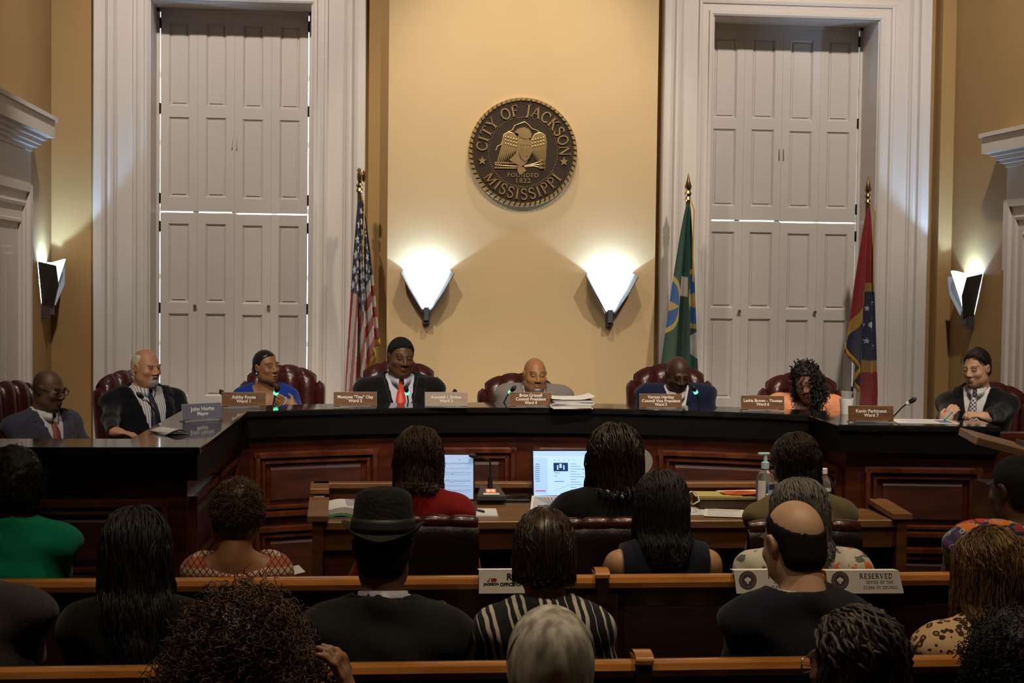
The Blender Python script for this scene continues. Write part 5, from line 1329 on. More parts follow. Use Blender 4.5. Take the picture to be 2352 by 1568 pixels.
    def torso(s, inf, wide=1.0, deep=1.0):
        sc = s.sc; P, N, sd, fd = s.P, s.N, s.sd, s.fd; Rt = np.stack([np.array([1, 0, 0]), fd, sd], 1); s.wd = (wide, deep)
        L = [(ell(P-sd*.01, ((.165*wide)*sc+inf, .125*deep*sc+inf, .12*sc+inf), Rt), .05, 'u'),
             (ell(P+sd*.17*sc+fd*.012, (.148*wide*sc+inf, .112*deep*sc+inf, .17*sc+inf), Rt), .06, 'u'),
             (ell(P+sd*.36*sc, (.160*wide*sc+inf, .108*deep*sc+inf, .18*sc+inf), Rt), .06, 'u'),
             (cap(s.S[0]+np.array([.02, 0, 0]), s.S[1]-np.array([.02, 0, 0]), .058*sc+inf), .05, 'u')]
        for q in (0, 1): L.append((cap(N+np.array([0, -.015, .02]), s.S[q]+np.array([0, 0, .012]), .050*sc+inf, .042*sc+inf), .04, 'u'))
        return L
    def legs(s, inf):
        L = []
        for q in (-1, 1):
            kn = np.array([q*.115, .44, max(.30, min(s.zs+.06, .52))]); an = np.array([q*.115, .40, .09])
            L += [(cap(s.P+np.array([q*.085, .02, -.02]), kn, .078+inf, .056+inf), .03, 'u'), (cap(kn, an, .052+inf, .038+inf), .03, 'u'), (cap(an, an+np.array([0, .13, -.045]), .036+inf, .032+inf), .02, 'u')]
        return L
    def trousers(s, m):
        f = Field(axis(-.28, .28, .018, []), axis(-.2, .62, .018, []), axis(.06, s.P[2]+.22, .018, []))
        wd, dp = s.wd
        for pr in s.torso(.004, wd, dp)[:1]+s.legs(.010): f.apply(*pr)
        V, Q = f.mesh(); mesh_obj('trousers', V, Q, m, s.o, True)
    def garment(s, name, m, inf=.012, sleeve=1.0, neck=.066, vneck=None, lapel=False, sleeve_r=.058, res=.011, shoulder=.0, scoop=None, wrinkle=.004, hem=None, cols=None, extra=None, par=None, puff=0, neckdrop=.0):
        """sleeve 0..2: 1 = elbow, 2 = wrist"""
        sc = s.sc; hz = s.N[2]+.13; neck *= sc; inf *= sc; neckdrop *= sc; shoulder *= sc; puff *= sc
        if vneck: vneck = tuple(v*sc for v in vneck)
        if scoop: scoop = tuple(v*sc for v in scoop)
        xs = axis(-.46, .46, res, []); ys = axis(-.34, .62, res, []); zz = axis(s.P[2]-.16, hz, res, [])
        f = Field(xs, ys, zz)
        for pr in s.torso(inf, *s.wd): f.apply(*pr)
        for q in (0, 1):
            if shoulder: f.apply(ell(s.S[q]+np.array([(-1, 1)[q]*.015, 0, .012]), (.062*sc+shoulder, .066*sc, .046*sc)), .03)
            if puff: f.apply(ell(s.S[q]*.75+s.E[q]*.25, (.06+puff, .07+puff, .08+puff)), .02)
            if sleeve > 0:
                t = min(1, sleeve); e = s.S[q]+(s.E[q]-s.S[q])*t; f.apply(cap(s.S[q], e, sleeve_r*sc, (sleeve_r-.006)*sc), .04)
                if sleeve > 1: w_ = s.E[q]+(s.W[q]-s.E[q])*min(.96, sleeve-1); f.apply(cap(s.E[q], w_, (sleeve_r-.006)*sc, (sleeve_r-.018)*sc), .03)
        # wrinkles
        if wrinkle:
            X, Y, Z = f.x[:, None, None], f.y[None, :, None], f.z[None, None]; r_ = RNG.uniform(0, 6, 6)
            f.F += (wrinkle*(np.sin(X*23+Z*31+r_[0]+np.sin(Y*19+r_[1]))*np.sin(Z*17-X*14+r_[2]+Y*21)+.5*np.sin(X*47+r_[3]+Z*39)*np.sin(Y*41+r_[4]-Z*29))).astype(np.float32)
        # neckline
        f.apply(cap(s.N+np.array([0, .004, -.02-neckdrop]), s.N+s.sd*.4, neck, neck*1.6), .01, 's')
        if scoop: f.apply(ell(s.N+np.array([0, scoop[1], scoop[2]]), (scoop[0], scoop[3], scoop[4])), .01, 's')
        if vneck:
            t0, tn, wn = vneck; P, sd, fd = s.P, s.sd, s.fd
            if lapel:
                def lf(X, Y, Z):
                    t = (Y-P[1])*sd[1]+(Z-P[2])*sd[2]; fr = (Y-P[1])*fd[1]+(Z-P[2])*fd[2]; w_ = (t-t0)*wn/(tn-t0)
                    dx = np.abs(X)-w_; lw = .05*np.clip((t-t0)/.08, 0, 1)
                    return np.where((dx > -.02) & (dx < lw) & (t > t0) & (t < tn+.01) & (fr > 0) & (np.abs(t-(tn-.055)-.3*dx) > .004), -.009, 0)
                f.apply((s.P+np.array([-.25, -.1, 0]), s.P+np.array([.25, .45, .62]), lf), .01, 'add')
            def vf(X, Y, Z):
                t = (Y-P[1])*sd[1]+(Z-P[2])*sd[2]; fr = (Y-P[1])*fd[1]+(Z-P[2])*fd[2]; w_ = (t-t0)*wn/(tn-t0)
                return np.maximum(np.abs(X)-w_, -fr+.0)*.9
            f.apply((s.P+np.array([-.25, -.1, t0-.05]), s.P+np.array([.25, .45, .68]), vf), .006, 's')
        if extra: extra(f)
        if hem is not None: f.F[:, :, f.z < s.P[2]+hem] = 1
        V, Q = f.mesh(); o = mesh_obj(name, V, Q, m, par or s.o, True, cols(V) if cols else None)
        s.gf = f; return o
    def collar(s, m, r=.060, h=.028, spread=.035, gap=12, name='collar', back=.0, tilt=.010, flap=.03):
        n = 40; q_ = s.sc; r *= q_; h *= q_; tilt *= q_; flap *= q_; C0 = s.N+s.sd*(.022*q_+back)+np.array([0, .004, 0]); V = []; Fc = []
        for i in range(n+1):
            a = math.radians(gap+(360-2*gap)*i/n); e = min(a, 2*math.pi-a)/math.pi
            tip = max(0, 1-e*3.2)
            for (rr, zz) in ((r, h), (r+.004, h+.004), (r+tilt+.012*tip, -.006-flap*tip), (r+.002, -.012)):
                V.append(C0+np.array([math.sin(a)*rr, math.cos(a)*rr*1.02+.006*math.cos(a)+(.012*tip), zz-(.030*math.cos(a))*(.5)]))
        for i in range(n):
            for j in range(3): Fc.append((4*i+j, 4*i+4+j, 4*i+5+j, 4*i+1+j))
        o = mesh_obj(name, V, Fc, m, s.o, True); o.modifiers.new('t', 'SOLIDIFY').thickness = .003; return o
    def tie(s, m, length=.34, w0=.020, w1=.040):
        f = s.gf if not hasattr(s, 'shirtf') else s.shirtf
        top = s.N+s.sd*.028*s.sc; length *= s.sc; w1 *= s.sc; V = []; Fc = []; n = 18
        for i in range(n+1):
            t = i/n; z = top[2]-length*t; y = f.surf_y(0, z)+.010
            wd = ((.018-.06*t)*s.sc if t < .12 else .010+(w1-.010)*min(1, (t-.12)*1.5)); wd = max(.010*s.sc, wd)
            y = max(y, s.N[1]+.052*s.sc) if t < .2 else y; y += .012*s.sc*(1-min(1, t/.12)); x = .006*math.sin(t*3)
            V += [(x-wd, y-.004, z), (x-wd*.4, y+.003, z), (x+wd*.4, y+.003, z), (x+wd, y-.004, z)]
        for i in range(n):
            for j in range(3): Fc.append((4*i+j, 4*i+4+j, 4*i+5+j, 4*i+1+j))
        o = mesh_obj('tie', V, Fc, m, s.o, True); o.modifiers.new('t', 'SOLIDIFY').thickness = .005; return o
    def hair_cap(s, m, inf=.010, hairline=.055, nape=-.06, bump=.004, freq=60, res=.006, name='hair', side=.0, front=.062, top=None, vol=(0, 0, 0), par=None, recede=0):
        """short hair: shell over the skull, cut along the hairline"""
        sc = s.sc; c = s.H; f = Field(axis(c[0]-.19, c[0]+.19, res, []), axis(c[1]-.2, c[1]+.2, res, []), axis(c[2]-.18, c[2]+.22, res, []))
        f.apply(ell(s.hp((0, -.014-vol[1]*.3, .030)), ((.0745+inf+vol[0])*sc, (.093+inf+vol[1])*sc, (.090+inf+vol[2])*sc), s.hr), .01)
        f.apply(ell(s.hp((0, -.045, -.025)), ((.062+inf+vol[0]*.6)*sc, (.055+inf+vol[1]*.5)*sc, (.07+inf)*sc), s.hr), .02)
        X, Y, Z = np.meshgrid(f.x-c[0], f.y-c[1], f.z-c[2], indexing='ij'); Lc = np.stack([X, Y, Z], -1) @ s.hr/sc; x, y, z = Lc[..., 0], Lc[..., 1], Lc[..., 2]
        r_ = RNG.uniform(0, 6, 6)
        f.F += (bump*(np.sin(x*freq+r_[0]+2*np.sin(z*freq*.7))*np.sin(y*freq+r_[1])*np.sin(z*freq+r_[2])+.6*np.sin(x*freq*2.1+r_[3])*np.sin(y*freq*2.3+r_[4]+z*freq)*np.sin(z*freq*1.9))).astype(np.float32)
        # cut: face in front of the hairline, below the nape, around the ears
        yb = np.interp(z-(hairline-.055), [-.12, -.03, .0, .03, .052, .066, .078, .10], [-.03, .004, .016, .030, .044, .062, .085, .3])+side+(front-.062)
        hl = np.maximum(y-yb, nape-z+.25*np.maximum(0, y+.03))
        if side < .02: hl = np.maximum(hl, np.where((np.abs(x) > .055) & (y > -.035) & (y < .03), .008-z, -1))
        f.F += (np.clip((hl+.028)/.028, 0, 1)*(inf+.5*max(vol))*sc*.85).astype(np.float32)
        f.F = np.maximum(f.F, hl.astype(np.float32)*.8)
        if top is not None: f.F = np.maximum(f.F, top(x, y, z).astype(np.float32))
        V, Q = f.mesh(); return mesh_obj(name, V, Q, m, par or s.o, True)
    def strands(s, m, n=1400, length=.35, rad=.0016, k=16, part=None, vol=.012, wave=.004, wfreq=40, spread=.0, region=None, tip=.5, sides=3, clump=0, end_z=None, name='hair', drop=.9, par=None, jitter=.006, shell=None, back_bias=0.0):
        """long hair: strands rooted on the scalp, combed over the skull, then falling"""
        sc = s.sc; g = RNG
        u = g.normal(size=(n*4, 3)); u /= np.linalg.norm(u, axis=1, keepdims=True)
        ok = (u[:, 2] > -.55-(.0)) & ~((u[:, 1] > .45) & (u[:, 2] < .45)) & ~((u[:, 1] > .1) & (u[:, 2] < 0))
        if region is not None: ok &= region(u)
        u = u[ok][:n]; n = len(u)
        rad3 = np.array([.0745, .093, .090]); ctr = np.array([0, -.014, .030]); sh = np.array(shell) if shell is not None else np.array([vol, vol, vol])
        lay = g.uniform(.45, 1, n)[:, None]
        p = ctr+u*(rad3+.001+sh*lay*.85); Pts = [p.copy()]
        # comb direction: away from the parting (front half only), back and down, along the skull
        px = 0 if part is None else part
        fw_ = np.clip((p[:, 1]+.05)/.08, 0, 1)*np.clip((p[:, 2]-.02)/.06, 0, 1)
        d = np.stack([np.sign(p[:, 0]-px)*(.9 if part is not None else .1)*fw_+p[:, 0]*2, -(.25 if part is not None else .9)-back_bias-.4*(1-fw_), 0*p[:, 0]-.1], 1)
        nrm = (p-ctr)/rad3**2; nrm /= np.linalg.norm(nrm, axis=1, keepdims=True); d -= nrm*(d*nrm).sum(1, keepdims=True); d /= np.linalg.norm(d, axis=1, keepdims=True)+1e-9
        st = length/(k-1)*g.uniform(.9, 1.05, n)[:, None]
        gr = s.hr.T @ np.array([0, 0, -1.0]); ez = (-9 if end_z is None else end_z)+g.normal(size=n)*.008
        ph = g.uniform(0, 6.28, n); ax1 = g.normal(size=(n, 3)); ax1 -= (ax1@gr)[:, None]*gr; ax1 /= np.linalg.norm(ax1, axis=1, keepdims=True)
        for i in range(1, k):
            d = d+gr*(.45*drop); lw = (p[:, 2] < .015); d[lw] = gr+np.stack([spread*p[lw, 0]*10, 0*p[lw, 0], 0*p[lw, 0]], 1); d /= np.linalg.norm(d, axis=1, keepdims=True)
            q = p+d*st*np.where(p[:, 2] < ez, .02, 1)[:, None]
            # follow the skull shell while over it
            ew = rad3+.001+sh*lay; e = (q-ctr)/ew; l = np.linalg.norm(e, axis=1, keepdims=True); on = (q[:, 2] > .015) | (l[:, 0] < 1)
            q[on] = ctr+(e/l*ew)[on]
            # below the skull keep to a soft column, off the neck
            low = q[:, 2] < -.03; cw = .058+sh[0]*lay[:, 0]; rr = np.hypot(q[:, 0]/cw, (q[:, 1]+.03)/(.070+sh[1]*lay[:, 0])); o_ = low & (rr < 1)
            q[:, 1] = np.where(o_, np.where(q[:, 1] < .02, -.03-np.sqrt(np.maximum(0, 1-(q[:, 0]/cw)**2))*(.070+sh[1]*lay[:, 0]), q[:, 1]), q[:, 1])
            d = (q-p); d /= np.linalg.norm(d, axis=1, keepdims=True)+1e-9
            p = q; w_ = wave*np.sin(i/k*length*wfreq*2+ph)[:, None]*ax1*min(1, i/4)
            Pts.append(p+w_+g.normal(size=(n, 3))*jitter*.15)
        Pt = np.stack(Pts, 1); W_ = s.H+(Pt*sc) @ s.hr.T
        # keep outside of shoulders and back
        fld = getattr(s, 'gf', None)
        if fld is not None:
            for it in range(2):
                ii = np.clip(np.searchsorted(fld.x, W_[..., 0]), 1, len(fld.x)-1); jj = np.clip(np.searchsorted(fld.y, W_[..., 1]), 1, len(fld.y)-1); kk = np.clip(np.searchsorted(fld.z, W_[..., 2]), 1, len(fld.z)-1)
                inside = fld.F[ii, jj, kk] < .008
                W_[..., 1] = np.where(inside, W_[..., 1]+np.where(W_[..., 1] < s.N[1]+.0, -.02, .02), W_[..., 1])
        tp = np.linspace(1, tip, k)[None]; Rd = rad*sc*tp*g.uniform(.7, 1.3, (n, 1)); V, Fc = tubes(W_, Rd, sides)
        return mesh_obj(name, V, Fc, m, par or s.o, True)
    def curls(s, m, ctr, rad3, n=1500, cr=.010, tr=.002, length=.08, turns=3, k=22, zmin=-9, name='hair', cond=None, hang=.6, inner=.75):
        """coils scattered over a volume of hair (head-local ellipsoid)"""
        g = RNG; u = g.normal(size=(n*3, 3)); u /= np.linalg.norm(u, axis=1, keepdims=True); ctr = np.array(ctr); rad3 = np.array(rad3)
        p = ctr+u*rad3*g.uniform(inner, 1, (n*3, 1)); ok = p[:, 2] > zmin
        if cond is not None: ok &= cond(p)
        p, u = p[ok][:n], u[ok][:n]; n = len(p)
        d = u*(1-hang)+np.array([0, 0, -1.0])*hang+g.normal(size=(n, 3))*.25; d /= np.linalg.norm(d, axis=1, keepdims=True)
        a = np.cross(d, g.normal(size=(n, 3))); a /= np.linalg.norm(a, axis=1, keepdims=True); b = np.cross(d, a)
        t = np.linspace(0, 1, k); ph = g.uniform(0, 6.28, (n, 1)); L = length*g.uniform(.6, 1.2, (n, 1)); cc = cr*g.uniform(.6, 1.3, (n, 1))*(.7+.3*np.sin(t*3.14)[None])
        P = p[:, None]+d[:, None]*(L*(t-.3)[None])[..., None]+a[:, None]*(cc*np.cos(ph+t*turns*6.28))[..., None]+b[:, None]*(cc*np.sin(ph+t*turns*6.28))[..., None]
        W_ = s.H+(P*s.sc) @ s.hr.T; V, Fc = tubes(W_, np.broadcast_to(tr*s.sc*(1-.5*t)[None], (n, k)), 3)
        return mesh_obj(name, V, Fc, m, s.o, True)
    def blob(s, m, parts, bump=.006, freq=50, res=.008, name='hair', k=.03, par=None, cut=None):
        c = s.H; f = Field(axis(c[0]-.34, c[0]+.34, res, []), axis(c[1]-.34, c[1]+.3, res, []), axis(c[2]-.5, c[2]+.3, res, []))
        for cc, rr in parts: f.apply(ell(s.hp(cc), np.array(rr)*s.sc, s.hr), k)
        X, Y, Z = f.x[:, None, None], f.y[None, :, None], f.z[None, None]; r_ = RNG.uniform(0, 6, 6)
        f.F += (bump*np.sin(X*freq+r_[0]+2*np.sin(Z*freq*.6))*np.sin(Y*freq+r_[1]+np.sin(X*freq*.8))*np.sin(Z*freq+r_[2])).astype(np.float32)
        if cut is not None:
            Xg, Yg, Zg = np.meshgrid(f.x-c[0], f.y-c[1], f.z-c[2], indexing='ij'); Lc = np.stack([Xg, Yg, Zg], -1) @ s.hr/s.sc; f.F = np.maximum(f.F, cut(Lc[..., 0], Lc[..., 1], Lc[..., 2]).astype(np.float32))
        V, Q = f.mesh(); return mesh_obj(name, V, Q, m, par or s.o, True)
    def glasses(s, m, lens=None):
        def W(p): return tuple(s.hp(p))
        g = empty('glasses'); g.parent = s.o
        for q in (-1, 1):
            P = [W((q*.032+.024*math.copysign(abs(math.cos(a))**.6, math.cos(a)), .098-.10*abs(.024*math.cos(a)), .003+.017*math.copysign(abs(math.sin(a))**.6, math.sin(a)))) for a in [2*math.pi*i/20 for i in range(20)]]
            MB().tube(P, .0018, 6, closed=True).build('rim', m, g, True)
            MB().tube([W((q*.056, .095, .008)), W((q*.072, .07, .010)), W((q*.078, -.005, .012)), W((q*.079, -.03, -.004))], .0018, 6).build('temple', m, g, True)
        MB().tube([W((-.009, .100, .008)), W((0, .103, .010)), W((.009, .100, .008))], .0016, 6).build('bridge', m, g, True)
    def beads(s, m, r=.0045, n=44, rx=.085, ry=.07, drop=.09, name='necklace'):
        mb = MB(); f = s.body
        for i in range(n):
            a = 2*math.pi*i/n; x = rx*math.sin(a); z = s.N[2]+.035-drop*(.5+.5*math.cos(a))*1.0
            y = (f.surf_y(x, z)+r*.7) if math.cos(a) > -.1 else s.N[1]+ry*math.cos(a)-.01
            mb.ball((x, y, z), r, 6)
        mb.build(name, m, s.o, True)
# ------------------------------------------------------------------ patterned cloths
def PAT(name, fn, rough=.8):
    m, nt, b = _nt(name); N, L = nt.nodes.new, nt.links.new; tc = N('ShaderNodeTexCoord'); sp = N('ShaderNodeSeparateXYZ'); L(tc.outputs['Object'], sp.inputs[0])
    def mth(op, a, c=None):
        n = N('ShaderNodeMath'); n.operation = op
        for i, v in enumerate((a, c)):
            if v is None: continue
            if isinstance(v, (int, float)): n.inputs[i].default_value = v
            else: L(v, n.inputs[i])
        return n.outputs[0]
    def mix(f, a, c):
        n = N('ShaderNodeMix'); n.data_type = 'RGBA'; L(f, n.inputs['Factor'])
        for i, v in ((6, a), (7, c)):
            if isinstance(v, tuple): n.inputs[i].default_value = (*v, 1)
            else: L(v, n.inputs[i])
        return n.outputs[2]
    def noise(sc, det=2, vec=None):
        n = N('ShaderNodeTexNoise'); n.inputs['Scale'].default_value = sc; n.inputs['Detail'].default_value = det; L(vec or tc.outputs['Object'], n.inputs['Vector']); return n
    def voro(sc, feat='F1', vec=None):
        n = N('ShaderNodeTexVoronoi'); n.feature = feat; n.inputs['Scale'].default_value = sc; L(vec or tc.outputs['Object'], n.inputs['Vector']); return n
    c = fn(dict(N=N, L=L, x=sp.outputs[0], y=sp.outputs[1], z=sp.outputs[2], tc=tc, mth=mth, mix=mix, noise=noise, voro=voro))
    L(c, b.inputs['Base Color']); b.inputs['Roughness'].default_value = rough; setc(b, 'Specular IOR Level', .25); setc(b, 'Sheen Weight', .1)
    return m
def p_pin(k): s_ = k['mth']('SINE', k['mth']('MULTIPLY', k['x'], 520.)); return k['mix'](k['mth']('GREATER_THAN', s_, .35), (.62, .62, .64), (.22, .23, .29))
def p_plaid(k):
    a = k['mth']('GREATER_THAN', k['mth']('SINE', k['mth']('MULTIPLY', k['mth']('ADD', k['x'], k['z']), 330.)), 0.)
    b = k['mth']('GREATER_THAN', k['mth']('SINE', k['mth']('MULTIPLY', k['mth']('SUBTRACT', k['x'], k['z']), 330.)), 0.)
    return k['mix'](k['mth']('MULTIPLY', k['mth']('ADD', a, b), .5), (.60, .58, .60), (.05, .035, .08))
def p_bstripe(k):
    n = k['noise'](9, 2); xx = k['mth']('ADD', k['mth']('ADD', k['x'], k['mth']('MULTIPLY', k['z'], .25)), k['mth']('MULTIPLY', n.outputs['Fac'], .03))
    a = k['mth']('SINE', k['mth']('MULTIPLY', xx, 270.)); b = k['mth']('SINE', k['mth']('MULTIPLY', xx, 73.))
    return k['mix'](k['mth']('GREATER_THAN', k['mth']('ADD', a, k['mth']('MULTIPLY', b, .6)), .45), (.012, .012, .014), (.52, .50, .45))
def p_diamond(k):
    f = 140.
    u = k['mth']('MULTIPLY', k['mth']('ADD', k['x'], k['mth']('MULTIPLY', k['z'], .75)), f); v = k['mth']('MULTIPLY', k['mth']('SUBTRACT', k['x'], k['mth']('MULTIPLY', k['z'], .75)), f)
    a, b = k['mth']('SINE', u), k['mth']('SINE', v); ln = k['mth']('LESS_THAN', k['mth']('MINIMUM', k['mth']('ABSOLUTE', a), k['mth']('ABSOLUTE', b)), .28)
    row = k['mth']('GREATER_THAN', k['mth']('SINE', k['mth']('MULTIPLY', k['z'], 105.)), .25)
    c = k['mix'](row, (.42, .12, .06), (.62, .42, .36)); return k['mix'](ln, c, (.10, .028, .02))
def p_leopard(k):
    v = k['voro'](48, 'F1'); n = k['noise'](45, 2); d = k['mth']('ADD', v.outputs['Distance'], k['mth']('MULTIPLY', k['mth']('SUBTRACT', n.outputs['Fac'], .5), .45))
    c = k['mix'](k['mth']('LESS_THAN', d, .46), (.58, .40, .22), (.035, .016, .008)); return k['mix'](k['mth']('LESS_THAN', d, .22), c, (.30, .15, .06))
def p_floral(k):
    n = k['noise'](22, 3); a = k['mth']('GREATER_THAN', n.outputs['Fac'], .58); c = k['mix'](a, (.46, .44, .38), (.10, .12, .085))
    v = k['voro'](16); n2 = k['noise'](60, 1); d = k['mth']('ADD', v.outputs['Distance'], k['mth']('MULTIPLY', k['mth']('SUBTRACT', n2.outputs['Fac'], .5), .8))
    r = k['mth']('MULTIPLY', k['mth']('LESS_THAN', d, .30), k['mth']('GREATER_THAN', k['x'], .02)); return k['mix'](r, c, (.55, .12, .03))
def p_bright(k):
    nd = k['noise'](8, 2); mp = k['N']('ShaderNodeVectorMath'); mp.operation = 'MULTIPLY_ADD'; k['L'](nd.outputs['Color'], mp.inputs[0]); mp.inputs[1].default_value = (.12, .12, .12); k['L'](k['tc'].outputs['Object'], mp.inputs[2])
    v = k['voro'](15, 'F1', mp.outputs[0]); cr = k['N']('ShaderNodeValToRGB'); cr.color_ramp.interpolation = 'CONSTANT'
    sp = k['N']('ShaderNodeSeparateColor'); k['L'](v.outputs['Color'], sp.inputs[0]); k['L'](sp.outputs[0], cr.inputs['Fac'])
    cols = [(.62, .16, .015), (.02, .10, .30), (.50, .035, .02), (.18, .30, .22), (.10, .04, .16), (.70, .26, .03), (.32, .05, .05), (.03, .04, .10)]
    e = cr.color_ramp.elements; e[0].color = (*cols[0], 1); e[0].position = 0; e[1].color = (*cols[1], 1); e[1].position = .14
    for i, c in enumerate(cols[2:]): q = e.new(.26+.125*i); q.color = (*c, 1)
    v2 = k['voro'](15, 'DISTANCE_TO_EDGE', mp.outputs[0]); c = k['mix'](k['mth']('LESS_THAN', v2.outputs['Distance'], .05), cr.outputs['Color'], (.03, .03, .06))
    v3 = k['voro'](30, 'F1', mp.outputs[0]); ring = k['mth']('LESS_THAN', k['mth']('ABSOLUTE', k['mth']('SUBTRACT', v3.outputs['Distance'], .3)), .05); return k['mix'](ring, c, (.30, .42, .38))
def p_smallfloral(k):
    v = k['voro'](80); sp = k['N']('ShaderNodeSeparateColor'); k['L'](v.outputs['Color'], sp.inputs[0])
    c = k['mix'](k['mth']('GREATER_THAN', sp.outputs[0], .5), (.72, .68, .62), (.42, .12, .08)); return k['mix'](k['mth']('GREATER_THAN', sp.outputs[1], .68), c, (.06, .05, .05))
def p_greyknit(k):
    n = k['noise'](7, 3); mp = k['N']('ShaderNodeMapping'); mp.inputs['Scale'].default_value = (16, 16, 4); k['L'](k['tc'].outputs['Object'], mp.inputs['Vector'])
    n2 = k['noise'](1.6, 3, mp.outputs[0]); cr = k['N']('ShaderNodeValToRGB'); cr.color_ramp.elements[0].position = .40; cr.color_ramp.elements[1].position = .60
    cr.color_ramp.elements[0].color = (.24, .225, .19, 1); cr.color_ramp.elements[1].color = (.62, .60, .54, 1); k['L'](n2.outputs['Fac'], cr.inputs['Fac']); return cr.outputs['Color']
M_PIN, M_PLAID, M_BST = PAT('pinstripe_shirt', p_pin), PAT('plaid_tie', p_plaid, .6), PAT('black_white_stripes', p_bstripe)
M_DIA, M_LEO, M_FLO, M_BRI, M_SFL, M_KNIT = PAT('diamond_knit', p_diamond), PAT('leopard_print', p_leopard), PAT('floral_print', p_floral), PAT('bright_print', p_bright), PAT('small_floral', p_smallfloral), PAT('grey_knit', p_greyknit)
C_BLACK, C_NAVY, C_GREY = cloth('black_suiting', (.0055, .0055, .0065)), cloth('navy_suiting', (.008, .013, .042)), cloth('grey_suiting', (.20, .18, .165))
C_INK = cloth('ink_suiting', (.004, .0045, .009)); C_SLATE = cloth('slate_suiting', (.055, .055, .085)); C_WHITE = cloth('white_shirt', (.62, .62, .64)); C_LAV = cloth('pale_shirt', (.50, .50, .62))
C_BLUE = cloth('royal_blue', (.008, .035, .28)); C_PEACH = cloth('peach', (.72, .30, .15)); C_RED = cloth('red_jacket', (.26, .012, .010)); C_GREEN = cloth('green_jacket', (.006, .27, .145))
C_OLIVE = cloth('olive', (.14, .115, .06)); C_DARK = cloth('charcoal_suiting', (.015, .015, .0165)); C_DKTOP = cloth('near_black_knit', (.006, .006, .006)); C_TROU = cloth('dark_trousers', (.012, .012, .014)); C_MIDN = cloth('midnight_top', (.009, .012, .024))
T_RED = M('red_tie', (.62, .045, .012), .45, sheen=.2); T_DK = M('dark_tie', (.012, .013, .035), .5); T_ROSE = M('rose_tie', (.26, .06, .06), .55, noise=(60, .4)); T_STR = M('striped_tie', (.045, .03, .04), .5)
H_BLK = hairmat((.004, .0035, .0035), (.011, .009, .008), .62); H_BLKS = hairmat((.008, .007, .007), (.022, .018, .016), .28)
H_BRN = hairmat((.030, .014, .006), (.085, .040, .016)); H_DBR = hairmat((.014, .008, .005), (.040, .022, .012))
m_pearl = M('pearl', (.75, .70, .62), .25, coat=.5); m_gold2 = M('gold', (.7, .48, .2), .25, 1); m_specs = M('spectacle_frame', (.02, .015, .012), .3)
GD = 'council members at the dais'
def dais_hands(): return [(-.16, .27, .80), (.16, .27, .80)]
def suit(p, jacket, shirt, tie=None, sleeve=1.96, v=(.27, .56, .072), sh=.008, wr=.004):
    p.garment('shirt', shirt, .004, 1.9, .056, sleeve_r=.046, wrinkle=.002); p.shirtf = p.gf
    p.collar(shirt)
    if tie: p.tie(tie)
    p.garment('jacket', jacket, .016, sleeve, .070, v, True, .056, .010, sh, wrinkle=wr)
    p.trousers(C_TROU)
sm_ = lambda v, a, b: np.clip((v-a)/(b-a), 0, 1)
# ---- scalp / beard colouring
def pt_stubble(c, hl=.045, a=.8, fr=.02, bald=None):
    def f(mixc, x, y, z, sm):
        k = sm(z-.9*np.maximum(0, y-fr), hl-.03, hl)*(1-0*x) if bald is None else bald(x, y, z, sm)
        mixc(k, c, a)
    return f
def goatee(c, a=.9, full=False, must=True):
    def f(mixc, x, y, z, sm):
        ch = (1-sm(np.hypot(x/.030, (z+.098)/.020), .8, 1.2))*(y > .02); mixc(ch, c, a)
        if must: mixc((1-sm(np.abs(z+.0475+.3*np.maximum(0, np.abs(x)-.01)), .004, .008))*(np.abs(x) < .030)*(y > .07), c, a*.9); mixc((1-sm(np.abs(np.abs(x)-.029), .003, .007))*(z < -.045)*(z > -.095)*(y > .05), c, a*.8)
        if full: mixc(sm(-z, .06, .09)*(y > -.02)*(z > -.14), c, a*.8)
    return f
def both(*fs):
    def f(*a):
        for q in fs: q(*a)
    return f
m_whair = M('white_hair', (.62, .56, .48), .6, bump=(120, .6)); m_ghair = M('grey_beard', (.34, .32, .30), .7, bump=(160, .8)); m_short = M('short_black_hair', (.009, .008, .0075), .8, 0, .25, bump=(420, .5)); m_brshort = M('short_brown_hair', (.020, .013, .009), .5, bump=(300, .5))

# 1 man in glasses, far left
p = Person('man in slate suit, white shirt and rose tie with glasses, far left of dais', at(113, 896, 7.3), PLAT, rz=math.pi+.85, lean=-.02, yaw=.25, pitch=0.16, sc=0.77, skin=(.13, .066, .04), res=.0045, hands=[(-.16, .30, .80), (.14, .30, .82)], wide=1.3, deep=1.1, eyes='open', group=GD, ft=dict(fat=.006, nose=1.25, lip=1.25, jaw=1.05), paint=pt_stubble((.030, .026, .024), bald=lambda x, y, z, sm: sm(-y, -.02, .02)*sm(z, -.05, -.02)*(1-sm(z, .07, .1))*.9))
suit(p, C_SLATE, C_WHITE, T_ROSE, v=(.24, .56, .085)); p.glasses(m_specs)
MB().box((-.02, 0, -.003), (.02, .004, .003), TR((0, p.shirtf.surf_y(0, p.N[2]-.2)+.016, p.N[2]-.20))).build('tie_clip', m_silver, p.o)
